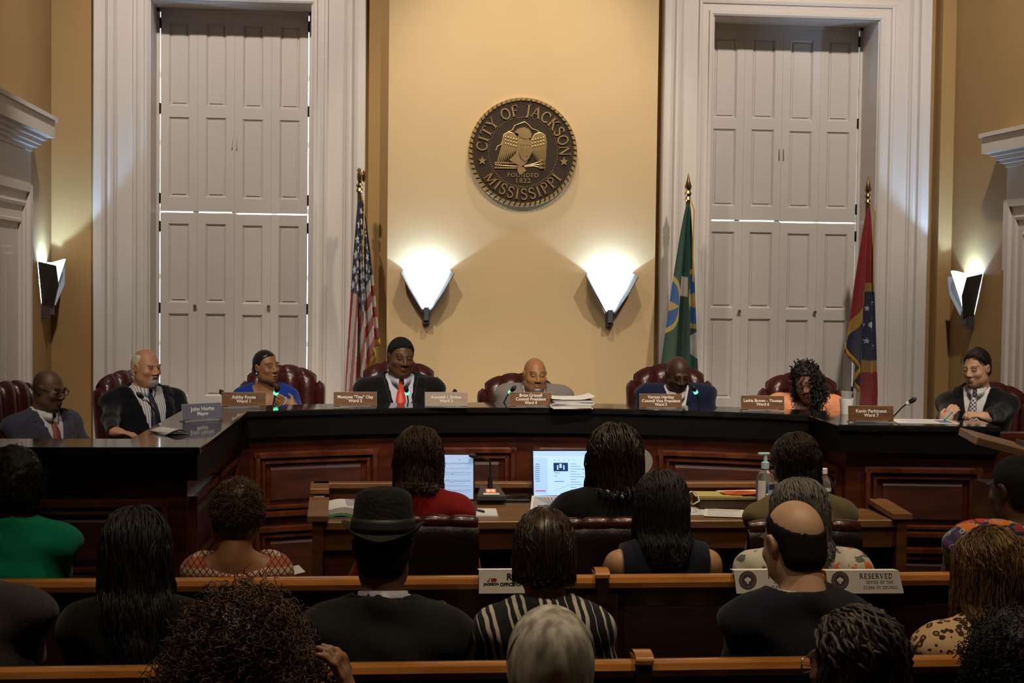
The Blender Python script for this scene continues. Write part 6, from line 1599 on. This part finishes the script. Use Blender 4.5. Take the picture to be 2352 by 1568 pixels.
# 2 white-bearded man
p = Person('white-bearded man in open navy suit, striped shirt and dark tie', at(336, 845, 8.0), PLAT, rz=math.pi+.62, lean=-.10, yaw=.22, pitch=.05, sc=0.77, skin=(.50, .25, .14), res=.0045, hands=[(-.20, .36, .80, (.1, 1, -.1), (0, 0, -1), .35), (.20, .30, .80)], wide=1.5, deep=1.3, eyes='open', group=GD, ft=dict(fat=.008, nose=1.2, jaw=1.05), pal=dict(brow=(.35, .30, .25), browa=.5, lip=(.36, .14, .10)), paint=both(goatee((.45, .42, .38), .85)), wh={1: (at(262, 1000, 7.5), (.95, -.25, -.05), (0, 0, -1), .3)})
suit(p, C_INK, M_PIN, T_DK, v=(.05, .56, .115))
p.hair_cap(m_whair, .006, hairline=.05, nape=-.07, bump=.002, freq=120, top=lambda x, y, z: np.maximum(np.minimum(z-.085, .075-np.abs(x)), y-.012), front=.03)
p.blob(m_ghair, [((0, .062, -.098), (.030, .026, .028)), ((0, .085, -.086), (.020, .012, .016))], .003, 160, .004, 'beard'); p.blob(m_ghair, [((q*.014, .0955, -.0485), (.016, .008, .0055)) for q in (-1, 1)], .002, 200, .003, 'moustache', .008)
# 3 woman in blue
p = Person('woman in royal blue top and pearls with hand on her chest', at(612, 843, 8.4), PLAT, rz=math.pi+.10, lean=.0, yaw=.62, pitch=-.04, roll=.10, sc=0.735, skin=(.30, .145, .070), res=.0045, hands=[(-.085, .175, .84, (.85, .05, .38), (.1, -1, .1), .18), (.20, .24, .78)], wide=1.18, deep=1.0, eyes='open', group=GD, ft=dict(nose=1.1, lip=1.2, mouth=.006, jaw=.94, neck=.88, gaze=.003), wh={0: (at(676, 936, 8.17), (-.86, .05, .45), (.1, 1, .1), .12)})
p.garment('top', C_BLUE, .008, 1.3, .088, (.26, .56, .10), sleeve_r=.056, wrinkle=.004); p.trousers(C_TROU)
p.hair_cap(H_BLKS, .006, hairline=.066, nape=-.055, bump=.0005, freq=80, side=.0); p.blob(H_BLKS, [((.0, -.115, -.02), (.035, .035, .040))], .003, 90, .006, 'hair_bun')
p.beads(m_pearl, .0042, 50, .085, .06, .12)
for q in (-1, 1): MB().ball(tuple(p.hp((q*.086, -.008, -.034))), .005, 8).build('earring', m_pearl, p.o, True)
w_ = p.W[0]; MB().ball((0, 0, 0), .004, 6, TR(tuple(w_+np.array([.055, .03, .045])))).build('ring', m_silver, p.o)
# 4 man in red tie
p = Person('man in black suit with bright red tie', at(921, 821, 8.4), PLAT, rz=math.pi+.06, lean=.02, yaw=.20, pitch=.12, roll=-.03, sc=0.82, skin=(.115, .052, .024), res=.0045, hands=dais_hands(), wide=1.4, deep=1.35, group=GD, ft=dict(fat=.012, nose=1.35, lip=1.2, jaw=1.08, neck=1.15))
p.garment('shirt', C_LAV, .004, 1.9, .060, sleeve_r=.046, wrinkle=.002); p.shirtf = p.gf; p.collar(C_LAV, r=.068, flap=.04); p.tie(T_RED, .30, w1=.048)
p.garment('waistcoat', C_DKTOP, .010, 0, .075, (.20, .56, .085), False, wrinkle=.002); p.garment('jacket', C_BLACK, .020, 1.96, .074, (.10, .56, .105), True, .060, .010, .012); p.trousers(C_TROU)
p.hair_cap(m_short, .011, hairline=.060, nape=-.05, bump=.001, freq=120)
# 5 bald man in grey suit
p = Person('bald man with grey goatee in light grey suit at centre', at(1229, 862, 8.45), PLAT, rz=math.pi+.02, lean=.10, yaw=.10, pitch=0.06, sc=0.755, skin=(.36, .165, .075), res=.0045, hands=dais_hands(), wide=1.3, deep=1.1, group=GD, ft=dict(fat=.010, nose=1.2, lip=1.05, jaw=1.08, neck=1.1), paint=both(goatee((.16, .13, .11), .75, True)), shz=0.05)
suit(p, C_GREY, C_WHITE, None, v=(.22, .56, .07)); p.blob(m_ghair, [((0, .060, -.100), (.030, .022, .022)), ((0, .083, -.090), (.020, .008, .010))], .002, 180, .004, 'beard', .015)
# 6 man in navy suit, head bowed
p = Person('bald man in navy suit bowing his head, round lapel pin', at(1557, 860, 8.45), PLAT, rz=math.pi-.02, lean=.10, yaw=.14, pitch=0.36, sc=0.77, skin=(.060, .028, .016), res=.0045, hands=dais_hands(), wide=1.36, deep=1.05, group=GD, ft=dict(nose=1.25, lip=1.15, jaw=.98), paint=pt_stubble((.02, .017, .016), bald=lambda x, y, z, sm: sm(-y, .0, .04)*sm(z, -.05, -.02)*.5), shz=0.05)
suit(p, C_NAVY, C_WHITE, T_STR); MB().lathe([(.013, 0), (.013, .003), (.008, .004)], 16, TR((.10, p.gf.surf_y(.10, p.N[2]-.14)+.001, p.N[2]-.14), rx=-math.pi/2)).build('lapel_pin', m_silver, p.o, True)
# 7 woman in peach jacket
p = Person('woman with shiny black ringlets in peach jacket', at(1853, 879, 8.2), PLAT, rz=math.pi-.30, lean=.10, yaw=-.25, pitch=0.3, roll=.22, sc=0.77, skin=(.16, .078, .045), res=.0045, hands=dais_hands(), wide=1.22, deep=1.25, group=GD, ft=dict(nose=1.25, lip=1.3, jaw=.98, fat=.004), shz=0.035)
p.garment('blouse', M_SFL, .006, 1, .085, sleeve_r=.05, wrinkle=.002); p.garment('jacket', C_PEACH, .020, 1.9, .085, (.10, .56, .10), True, .064, .010, .012, wrinkle=.004); p.trousers(C_TROU)
p.hair_cap(hairmat((.005, .004, .004), (.01, .008, .008), .7), .010, hairline=.060, nape=-.07, bump=.003, freq=70, side=.012)
p.curls(H_BLKS, (0, -.02, .018), (.098, .112, .110), 260, .009, .0050, .15, 3.0, 30, -.10, 'ringlets', lambda q: ~((q[:, 1] > .03) & (q[:, 0] > -.035) & (q[:, 2] < .060)), .92, .86)
p.curls(H_BLKS, (-.062, .01, -.05), (.050, .095, .11), 150, .010, .0050, .17, 3.2, 30, -.2, 'ringlets', lambda q: q[:, 0] < -.030, .95, .55); p.curls(H_BLKS, (.078, -.03, -.03), (.030, .06, .08), 60, .009, .0048, .13, 3.0, 30, -.2, 'ringlets', None, .95, .5)
# 8 dark-haired man at right
p = Person('dark-haired man in black suit and plaid tie holding a blue pen', at(2243, 847, 7.95), PLAT, rz=math.pi-.55, lean=-.02, yaw=-.38, pitch=.14, sc=0.76, skin=(.55, .32, .22), res=.0045, hands=[(-.02, .34, .815, (-.75, .5, .1), (.2, .2, -1), .8), (.03, .36, .80, (-.8, .45, .05), (0, .2, -1), .75)], wide=1.25, deep=1.0, group=GD, ft=dict(nose=.95, lip=.8, jaw=.98), pal=dict(brow=(.05, .03, .02), browa=.7, lip=(.42, .17, .13)), eh=(.10, -.35, -.95), shz=-.015, wh={0: (at(2256, 966, 7.5), (-1, -.05, .25), (-.1, .35, -1), .5), 1: (at(2160, 1002, 7.45), (.45, -.1, .85), (.5, .5, -.3), .6)})
suit(p, C_BLACK, C_WHITE, M_PLAID, v=(.16, .56, .085)); p.hair_cap(m_brshort, .006, hairline=.071, nape=-.065, bump=.001, freq=90, vol=(0, .004, .012)); p.strands(hairmat((.010, .006, .004), (.035, .022, .014), .4), 700, .07, .0016, 7, wave=.001, shell=(.006, .010, .020), region=lambda u: u[:, 2] > .35, tip=.5)
wp = at(2178, 958, 7.40)
o = empty('pen', wp, .5, 'light blue pen held by the dark-haired man', 'pen'); MB().tube([(-.05, -.02, -.01), (.05, .02, .02)], .004, 8).build('barrel', M('pen_blue', (.04, .35, .5), .35), o, True); MB().tube([(.05, .02, .02), (.058, .023, .0224)], [.003, .001], 8).build('tip', m_silver, o)

# ------------------------------------------------------------------ clerks at the desk (backs to us)
GC = 'clerks at the desk'
def rear_hands(zs=.0): return None
p = Person('clerk with brown layered bob in red jacket', at(962, 1058, 6.28), 0, rz=-.06, lean=.10, pitch=.25, yaw=-.05, sc=.98, skin=(.30, .15, .08), hands=[(-.22, .30, .80), (.22, .28, .72)], wide=0.96, deep=1.0, group=GC, res=.008, eh=(.25, -.3, -.9))
p.garment('jacket', C_RED, .018, 1.95, .070, sleeve_r=.054, shoulder=.010, wrinkle=.004); p.trousers(C_TROU)
p.hair_cap(H_BRN, .006, hairline=.06, nape=-.09, bump=.003, side=.03)
p.strands(H_BRN, 1500, .26, .0022, 16, end_z=-.105, part=.01, wave=.007, wfreq=28, shell=(.022, .026, .020), tip=.6)
p = Person('clerk with dark shoulder-length locs in black jacket facing the bright laptop', at(1412, 1052, 6.28), 0, rz=0, lean=.10, pitch=.12, sc=1.0, skin=(.10, .05, .03), hands=[(-.18, .34, .80), (.18, .34, .80)], wide=1.22, deep=1.0, group=GC, res=.008)
p.garment('blouse', C_LAV, .010, .4, .066, wrinkle=.002); p.garment('jacket', C_DKTOP, .018, 1.95, .090, sleeve_r=.056, shoulder=.010); p.trousers(C_TROU)
p.hair_cap(H_BLK, .006, hairline=.06, nape=-.09, bump=.003, side=.03)
p.strands(H_DBR, 620, .28, .0036, 16, end_z=-.125, part=.015, wave=.005, wfreq=30, shell=(.034, .03, .022), tip=.55, sides=4, spread=.015)
p = Person('clerk with dark cropped hair and glasses in olive top', at(1826, 1070, 6.3), 0, rz=.05, lean=.16, yaw=.30, pitch=.25, sc=.98, skin=(.16, .08, .05), hands=[(-.12, .34, .78), (.12, .34, .78)], eh=(.2, -.3, -1), wide=1.0, deep=1.1, group=GC, res=.008)
p.garment('top', C_OLIVE, .020, 1.7, .075, sleeve_r=.058, shoulder=.006, wrinkle=.007); p.trousers(C_TROU); p.glasses(m_specs)
p.hair_cap(H_DBR, .006, hairline=.056, nape=-.075, bump=.003, freq=90); p.strands(H_DBR, 900, .10, .0022, 8, wave=.004, shell=(.018, .018, .016), tip=.5)

# ------------------------------------------------------------------ front pew
G1 = 'people in the front pew'
def seat(px, py, d): return at(px, py, d)
p = Person('woman in bright green jacket, front pew at left edge', at(32, 1112, 5.75), 0, rz=.10, lean=-.04, yaw=.2, sc=1.02, skin=(.12, .06, .035), wide=1.02, deep=1.1, group=G1, res=.008)
p.garment('jacket', C_GREEN, .018, 1.95, .066, sleeve_r=.056, shoulder=.012, wrinkle=.005); p.trousers(C_TROU)
p.hair_cap(H_BLK, .020, hairline=.06, nape=-.11, bump=.006, freq=70, side=.03); p.curls(H_BLK, (0, -.015, .01), (.098, .112, .115), 700, .008, .0018, .05, 2.5, 18, -.12, 'curls', lambda q: q[:, 1] < .05, .4)
p = Person('woman with short golden-brown afro in diamond-pattern off-shoulder top', at(548, 1182, 5.75), 0, rz=.0, lean=-.04, yaw=-.25, pitch=.12, sc=.97, skin=(.30, .145, .07), wide=0.94, deep=1.05, group=G1, res=.008)
p.garment('top', M_DIA, .014, .75, .080, sleeve_r=.057, scoop=(.13, -.05, .045, .10, .085), shoulder=.0, puff=.004, wrinkle=.003); p.trousers(C_TROU)
p.blob(H_DBR, [((0, -.016, .030), (.092, .108, .106)), ((0, -.05, -.03), (.072, .062, .07))], .004, 120, .006, cut=lambda x, y, z: np.maximum(np.minimum(y-.045, .06-z), -.085-z)); p.curls(hairmat((.045, .022, .009), (.20, .105, .042), .5), (0, -.018, .026), (.094, .110, .108), 1700, .006, .0013, .022, 2, 12, -.08, 'curls', lambda q: q[:, 1] < .06, .15, .93)
MB().tube([tuple(p.hp((-.088, -.004, -.03))), tuple(p.hp((-.092, -.004, -.06))), tuple(p.hp((-.090, -.004, -.085)))], [.006, .008, .007], 8).build('earring', M('coral', (.4, .12, .06), .4), p.o, True)
p = Person('woman with long straight black hair in sleeveless midnight top', at(1518, 1160, 5.75), 0, rz=.02, lean=-.04, pitch=.08, sc=1.0, skin=(.40, .22, .12), wide=1.12, deep=1.0, group=G1, res=.008, hands=[(-.12, .30, .62), (.12, .30, .62)], eh=(1.0, -.2, -.7))
p.garment('top', C_MIDN, .012, 0, .064, wrinkle=.003, extra=lambda f_: f_.F.__setitem__(np.abs(f_.x) > abs(p.S[0][0])-.004, 1)); p.trousers(C_TROU)
p.hair_cap(H_BLK, .006, hairline=.06, nape=-.10, bump=.001, side=.03); p.strands(H_BLK, 1900, .40, .0021, 18, end_z=-.165, part=0, wave=.003, shell=(.022, .020, .010), tip=.6, spread=.03)
p = Person('grey-haired woman in white and green floral blouse', at(1834, 1178, 5.73), 0, rz=.10, lean=-.04, pitch=.10, yaw=.06, sc=.98, skin=(.42, .25, .17), wide=1.25, deep=1.1, group=G1, res=.008)
p.garment('blouse', M_FLO, .020, 1.6, .070, sleeve_r=.070, wrinkle=.007); p.trousers(C_TROU)
H_GRY = hairmat((.07, .062, .058), (.17, .155, .145), .45); p.hair_cap(H_GRY, .006, hairline=.06, nape=-.09, bump=.001, side=.03); p.strands(H_GRY, 1800, .32, .0021, 16, part=.01, wave=.003, end_z=-.13, shell=(.030, .026, .014), tip=.7, spread=.02)
p = Person('man in brightly patterned multicolour shirt, front pew at right edge', at(2332, 1128, 5.86), 0, rz=0.2, lean=-.04, yaw=.22, pitch=.12, sc=1.04, skin=(.12, .065, .04), wide=1.5, deep=.95, group=G1, res=.008, paint=pt_stubble((.035, .03, .028), bald=lambda x, y, z, sm: sm(-y, -.04, .0)*sm(z, -.06, -.03)*.8), shz=0.03)
p.garment('shirt', M_BRI, .018, 1.3, .070, sleeve_r=.066, shoulder=.008, wrinkle=.006); p.collar(M_BRI, r=.066, gap=25); p.trousers(C_TROU); p.hair_cap(m_short, .006, hairline=.05, nape=-.06, bump=.001)
o = empty('notepaper', at(662, 1312, 5.9), .2, 'loose white sheet beside the diamond-pattern top', 'paper'); MB().box((-.03, -.08, 0), (.05, .06, .002), TR(ry=-.2)).build('sheet', m_paper, o)

# ------------------------------------------------------------------ second pew
G2 = 'people in the second pew'
p = Person('person in grey jacket at left edge, only shoulder in view', at(-85, 1235, 4.57), 0, rz=.0, lean=-.04, sc=1.03, skin=(.2, .1, .06), wide=1.2, deep=1.1, group=G2, res=.009)
p.garment('jacket', cloth('heather_grey', (.05, .045, .048)), .018, 1.95, .066, sleeve_r=.057, shoulder=.012); p.trousers(C_TROU); p.hair_cap(m_short, .012, hairline=.055, nape=-.07)
p = Person('woman with very long black braids in black top', at(312, 1265, 4.57), 0, rz=.12, lean=-.04, pitch=.05, sc=1.0, skin=(.10, .05, .03), wide=1.0, deep=1.0, group=G2, res=.009)
p.garment('top', C_DKTOP, .014, 1.95, .070, sleeve_r=.058, wrinkle=.004); p.trousers(C_TROU)
p.hair_cap(H_BLK, .006, hairline=.06, nape=-.09, bump=.002, side=.03); p.strands(H_BLK, 520, .52, .0036, 24, part=.0, wave=.006, wfreq=22, shell=(.022, .026, .014), tip=.5, sides=4, spread=.045, end_z=-.30)
p = Person('man in dark fedora and charcoal jacket', at(880, 1262, 4.57), 0, rz=.0, lean=-.04, yaw=-.10, pitch=.06, sc=1.03, skin=(.17, .085, .05), wide=1.18, deep=1.15, group=G2, res=.009, paint=pt_stubble((.02, .016, .014), bald=lambda x, y, z, sm: sm(-y, -.02, .02)*sm(z, -.07, -.05)*.85), shz=-0.025)
p.garment('shirt', C_LAV, .006, 0, .058, wrinkle=.002); p.collar(C_LAV, r=.064, h=.03); p.garment('jacket', C_DARK, .020, 1.95, .072, sleeve_r=.058, shoulder=.014, wrinkle=.005); p.collar(C_DARK, r=.074, h=.012, gap=50, name='jacket_collar', tilt=.014); p.trousers(C_TROU); p.hair_cap(m_short, .005, hairline=.05, nape=-.07, bump=.001)
m_felt = M('black_felt', (.006, .0055, .006), .85, bump=(90, .4), sheen=.05); m_band = M('hat_band', (.03, .03, .035), .5)
ht = empty('hat', tuple(p.o.location), p.rz, 'black fedora hat worn by the man in charcoal jacket', 'hat')
NU = 40
def hatp(i, j):
    a = 2*math.pi*i/NU; t = j/11
    if j <= 3: r = 1.27-.09*j; z = .052+.030*math.cos(2*a)*(1.27-.09*j-1)*2.0+.012*(3-j)/3*abs(math.cos(a))
    else: q = (j-3)/8; r = 1.0-.17*q-(.9*max(0, q-.75)*4)**2*.26 if q < 1 else .02; z = .052+.118*min(1, q/.85)-(.022*(1-abs(math.sin(a)))*max(0, q-.6)/.4)
    if j == 11: r, z = .02, .142
    return tuple(p.hp((.088*r*math.cos(a), -.012+.106*r*math.sin(a), z)))
MB().grid(hatp, NU, 12, closed_u=True).build('felt_body', m_felt, ht, True)
MB().grid(lambda i, j: tuple(p.hp((.0905*(1-.012*j)*math.cos(2*math.pi*i/NU), -.012+.1085*(1-.012*j)*math.sin(2*math.pi*i/NU), .056+.012*j))), NU, 4, closed_u=True).build('hat_band', m_band, ht, True)
for ch in ht.children: ch.modifiers.new('t', 'SOLIDIFY').thickness = .003
c = at(910, 1392, 4.85); o = empty('tablet', (c[0], c[1], c[2]-.07), 0, 'dark tablet held on the lap of the man in the fedora', 'tablet')
MB().box((-.15, 0, -.09), (.15, .008, .09), TR(rx=-.5), bev=.004).build('body', m_dark, o); MB().box((-.142, -.001, -.082), (.142, 0, .082), TR(rx=-.5)).build('screen', M('tablet_screen', (.02, .025, .035), .15), o); MB().tube([(-.15, -.003, .079), (.15, -.003, .079)], .0022, 6).build('rim', m_silver, o)
p = Person('woman with smooth brown updo in black and white striped blouse', at(1250, 1272, 4.57), 0, rz=-.04, lean=-.04, yaw=.0, pitch=.10, sc=1.0, skin=(.42, .24, .15), wide=0.82, deep=1.02, group=G2, res=.009, hands=[(-.12, .32, .62), (.22, .26, .60)], eh=(.55, -.3, -.9))
p.garment('blouse', M_BST, .016, .45, .062, sleeve_r=.056, shoulder=.004, wrinkle=.005); p.trousers(C_TROU)
H_PLN = hairmat((.016, .009, .006), (.055, .032, .020), .35); p.blob(H_PLN, [((0, -.018, .030), (.084, .106, .104)), ((0, -.055, -.045), (.074, .060, .085))], .001, 60, .006, cut=lambda x, y, z: np.maximum(np.minimum(y-.04, .065-z), -.092-z)); p.strands(H_PLN, 1300, .24, .0016, 12, part=.004, wave=.002, end_z=-.050, shell=(.013, .018, .016), tip=.8)
p = Person('balding man in navy jacket, second pew', at(1822, 1250, 4.57), 0, rz=.05, lean=-.04, yaw=.25, pitch=.20, sc=1.03, skin=(.58, .36, .24), wide=0.92, deep=1.1, group=G2, res=.007)
p.garment('shirt', C_LAV, .006, 0, .058, wrinkle=.002); p.garment('jacket', cloth('dark_navy', (.013, .013, .025)), .020, 1.95, .070, sleeve_r=.058, shoulder=.014, wrinkle=.004); p.collar(cloth('dark_navy_collar', (.013, .013, .025)), r=.072, h=.014, gap=50, name='jacket_collar', tilt=.014); p.trousers(C_TROU)
p.hair_cap(m_short, .0045, hairline=.05, nape=-.075, bump=.0004, freq=120, front=.04, top=lambda x, y, z: .088-np.sqrt((x/.90)**2+((y+.055)/1.15)**2+((z-.098)/1.0)**2))
p = Person('blonde-streaked woman in leopard print top', at(2268, 1312, 4.54), 0, rz=.08, lean=-.04, yaw=.1, pitch=.05, sc=1.0, skin=(.30, .16, .09), wide=1.10, deep=1.0, group=G2, res=.009)
p.garment('top', M_LEO, .016, 1.95, .068, sleeve_r=.062, shoulder=.004, wrinkle=.005); p.trousers(C_TROU)
H_BLD = hairmat((.045, .022, .009), (.27, .155, .050), .33); p.hair_cap(hairmat((.03, .016, .008), (.05, .028, .012)), .006, hairline=.06, nape=-.10, bump=.001, side=.03); p.strands(H_BLD, 1900, .36, .0017, 18, part=-.01, wave=.004, end_z=-.15, shell=(.026, .026, .012), tip=.7, spread=.03)

# ------------------------------------------------------------------ nearest row
G3 = 'people in the nearest row'
p = Person('person with huge brown curly hair in the nearest row', at(556, 1512, 3.40), 0, rz=.0, lean=-.04, pitch=.06, sc=1.0, skin=(.34, .18, .10), wide=1.1, group=G3, res=.009, eh=(.12, .1, -1), wh={1: (at(800, 1632, 3.36), (-.12, -.1, 1), (-1, .3, 0), .5)})
p.garment('top', C_DKTOP, .016, 1.9, .070, sleeve_r=.06); p.trousers(C_TROU)
p.blob(H_BRN, [((0, -.02, .035), (.115, .12, .105)), ((0, -.03, -.06), (.165, .13, .12)), ((0, -.03, -.15), (.19, .13, .10))], .012, 60, .009, 'hair_mass', .05, cut=lambda x, y, z: np.minimum(y-.06, .05-z))
H_CUR = hairmat((.040, .019, .008), (.20, .105, .042), .5)
for cc, rr, nn in (((0, -.02, .035), (.128, .132, .118), 900), ((0, -.03, -.06), (.180, .145, .13), 1000), ((0, -.03, -.15), (.205, .145, .11), 800)): p.curls(H_CUR, cc, rr, nn, .010, .0019, .07, 2.6, 20, -.26, 'curls', lambda q: ~((q[:, 1] > .07) & (q[:, 2] < .06)), .45, .88)
p = Person('person in pale grey knit cap in the nearest row', at(1262, 1533, 3.43), 0, rz=.0, lean=-.04, pitch=.02, sc=1.05, skin=(.2, .1, .06), wide=1.2, group=G3, res=.009)
p.garment('jacket', C_DARK, .02, 1.95, .066, sleeve_r=.057, shoulder=.01); p.trousers(C_TROU)
kc = empty('knit_cap', tuple(p.o.location), p.rz, 'pale grey mottled knit cap on person in nearest row', 'cap')
hd = p.o; p.blob(M_KNIT, [((0, -.014, .032), (.0865, .104, .098)), ((0, -.02, -.015), (.083, .098, .075))], .0006, 40, .006, 'crown', .03, par=kc, cut=lambda x, y, z: np.maximum(-.075-z, np.minimum(y-.05, .03-z)))
SE = [tuple(p.hp((.0875*math.cos(a), -.014-.104*.45*math.sin(a)**.5, .012+.105*math.sin(a)**.8*.93))) for a in [math.pi*i/40 for i in range(41)]]
MB().tube(SE, .0022, 6).build('seam', M_KNIT, kc, True)
p = Person('person with dark brown locs and glasses in the nearest row', at(1962, 1532, 3.43), 0, rz=.12, lean=-.04, yaw=0.55, pitch=.10, sc=1.0, skin=(.20, .10, .06), wide=1.1, group=G3, res=.009)
p.garment('top', C_DKTOP, .016, 1.95, .066, sleeve_r=.06); p.trousers(C_TROU); p.glasses(m_silver)
p.hair_cap(H_DBR, .006, hairline=.06, nape=-.08, bump=.002, side=.006); p.strands(hairmat((.010, .007, .005), (.075, .048, .030), .55), 240, .32, .0056, 22, wave=.004, wfreq=26, shell=(.012, .014, .010), tip=.6, sides=6, jitter=.02)
p = Person('person with short dark curls and hoop earring, bottom right corner', at(2322, 1548, 3.41), 0, rz=.0, lean=-.04, pitch=.05, sc=1.0, skin=(.16, .08, .05), wide=1.1, group=G3, res=.009)
p.garment('top', C_DKTOP, .016, 1.95, .066, sleeve_r=.06); p.trousers(C_TROU)
p.blob(H_BLK, [((0, -.018, .032), (.092, .110, .106)), ((0, -.05, -.03), (.078, .062, .075))], .006, 90, .007, 'hair_mass', .03, cut=lambda x, y, z: np.maximum(np.minimum(y-.05, .06-z), -.10-z)); p.curls(H_BLK, (0, -.018, .020), (.096, .114, .112), 900, .009, .0020, .045, 2.2, 16, -.10, 'curls', lambda q: q[:, 1] < .06, .25, .88)
c = np.array((-.090, .002, -.055)); MB().tube([tuple(p.hp(c+np.array((0, .022*math.cos(a), .026*math.sin(a))))) for a in [2*math.pi*i/24 for i in range(24)]], .0022, 6, closed=True).build('hoop_earring', m_gold2, p.o, True)
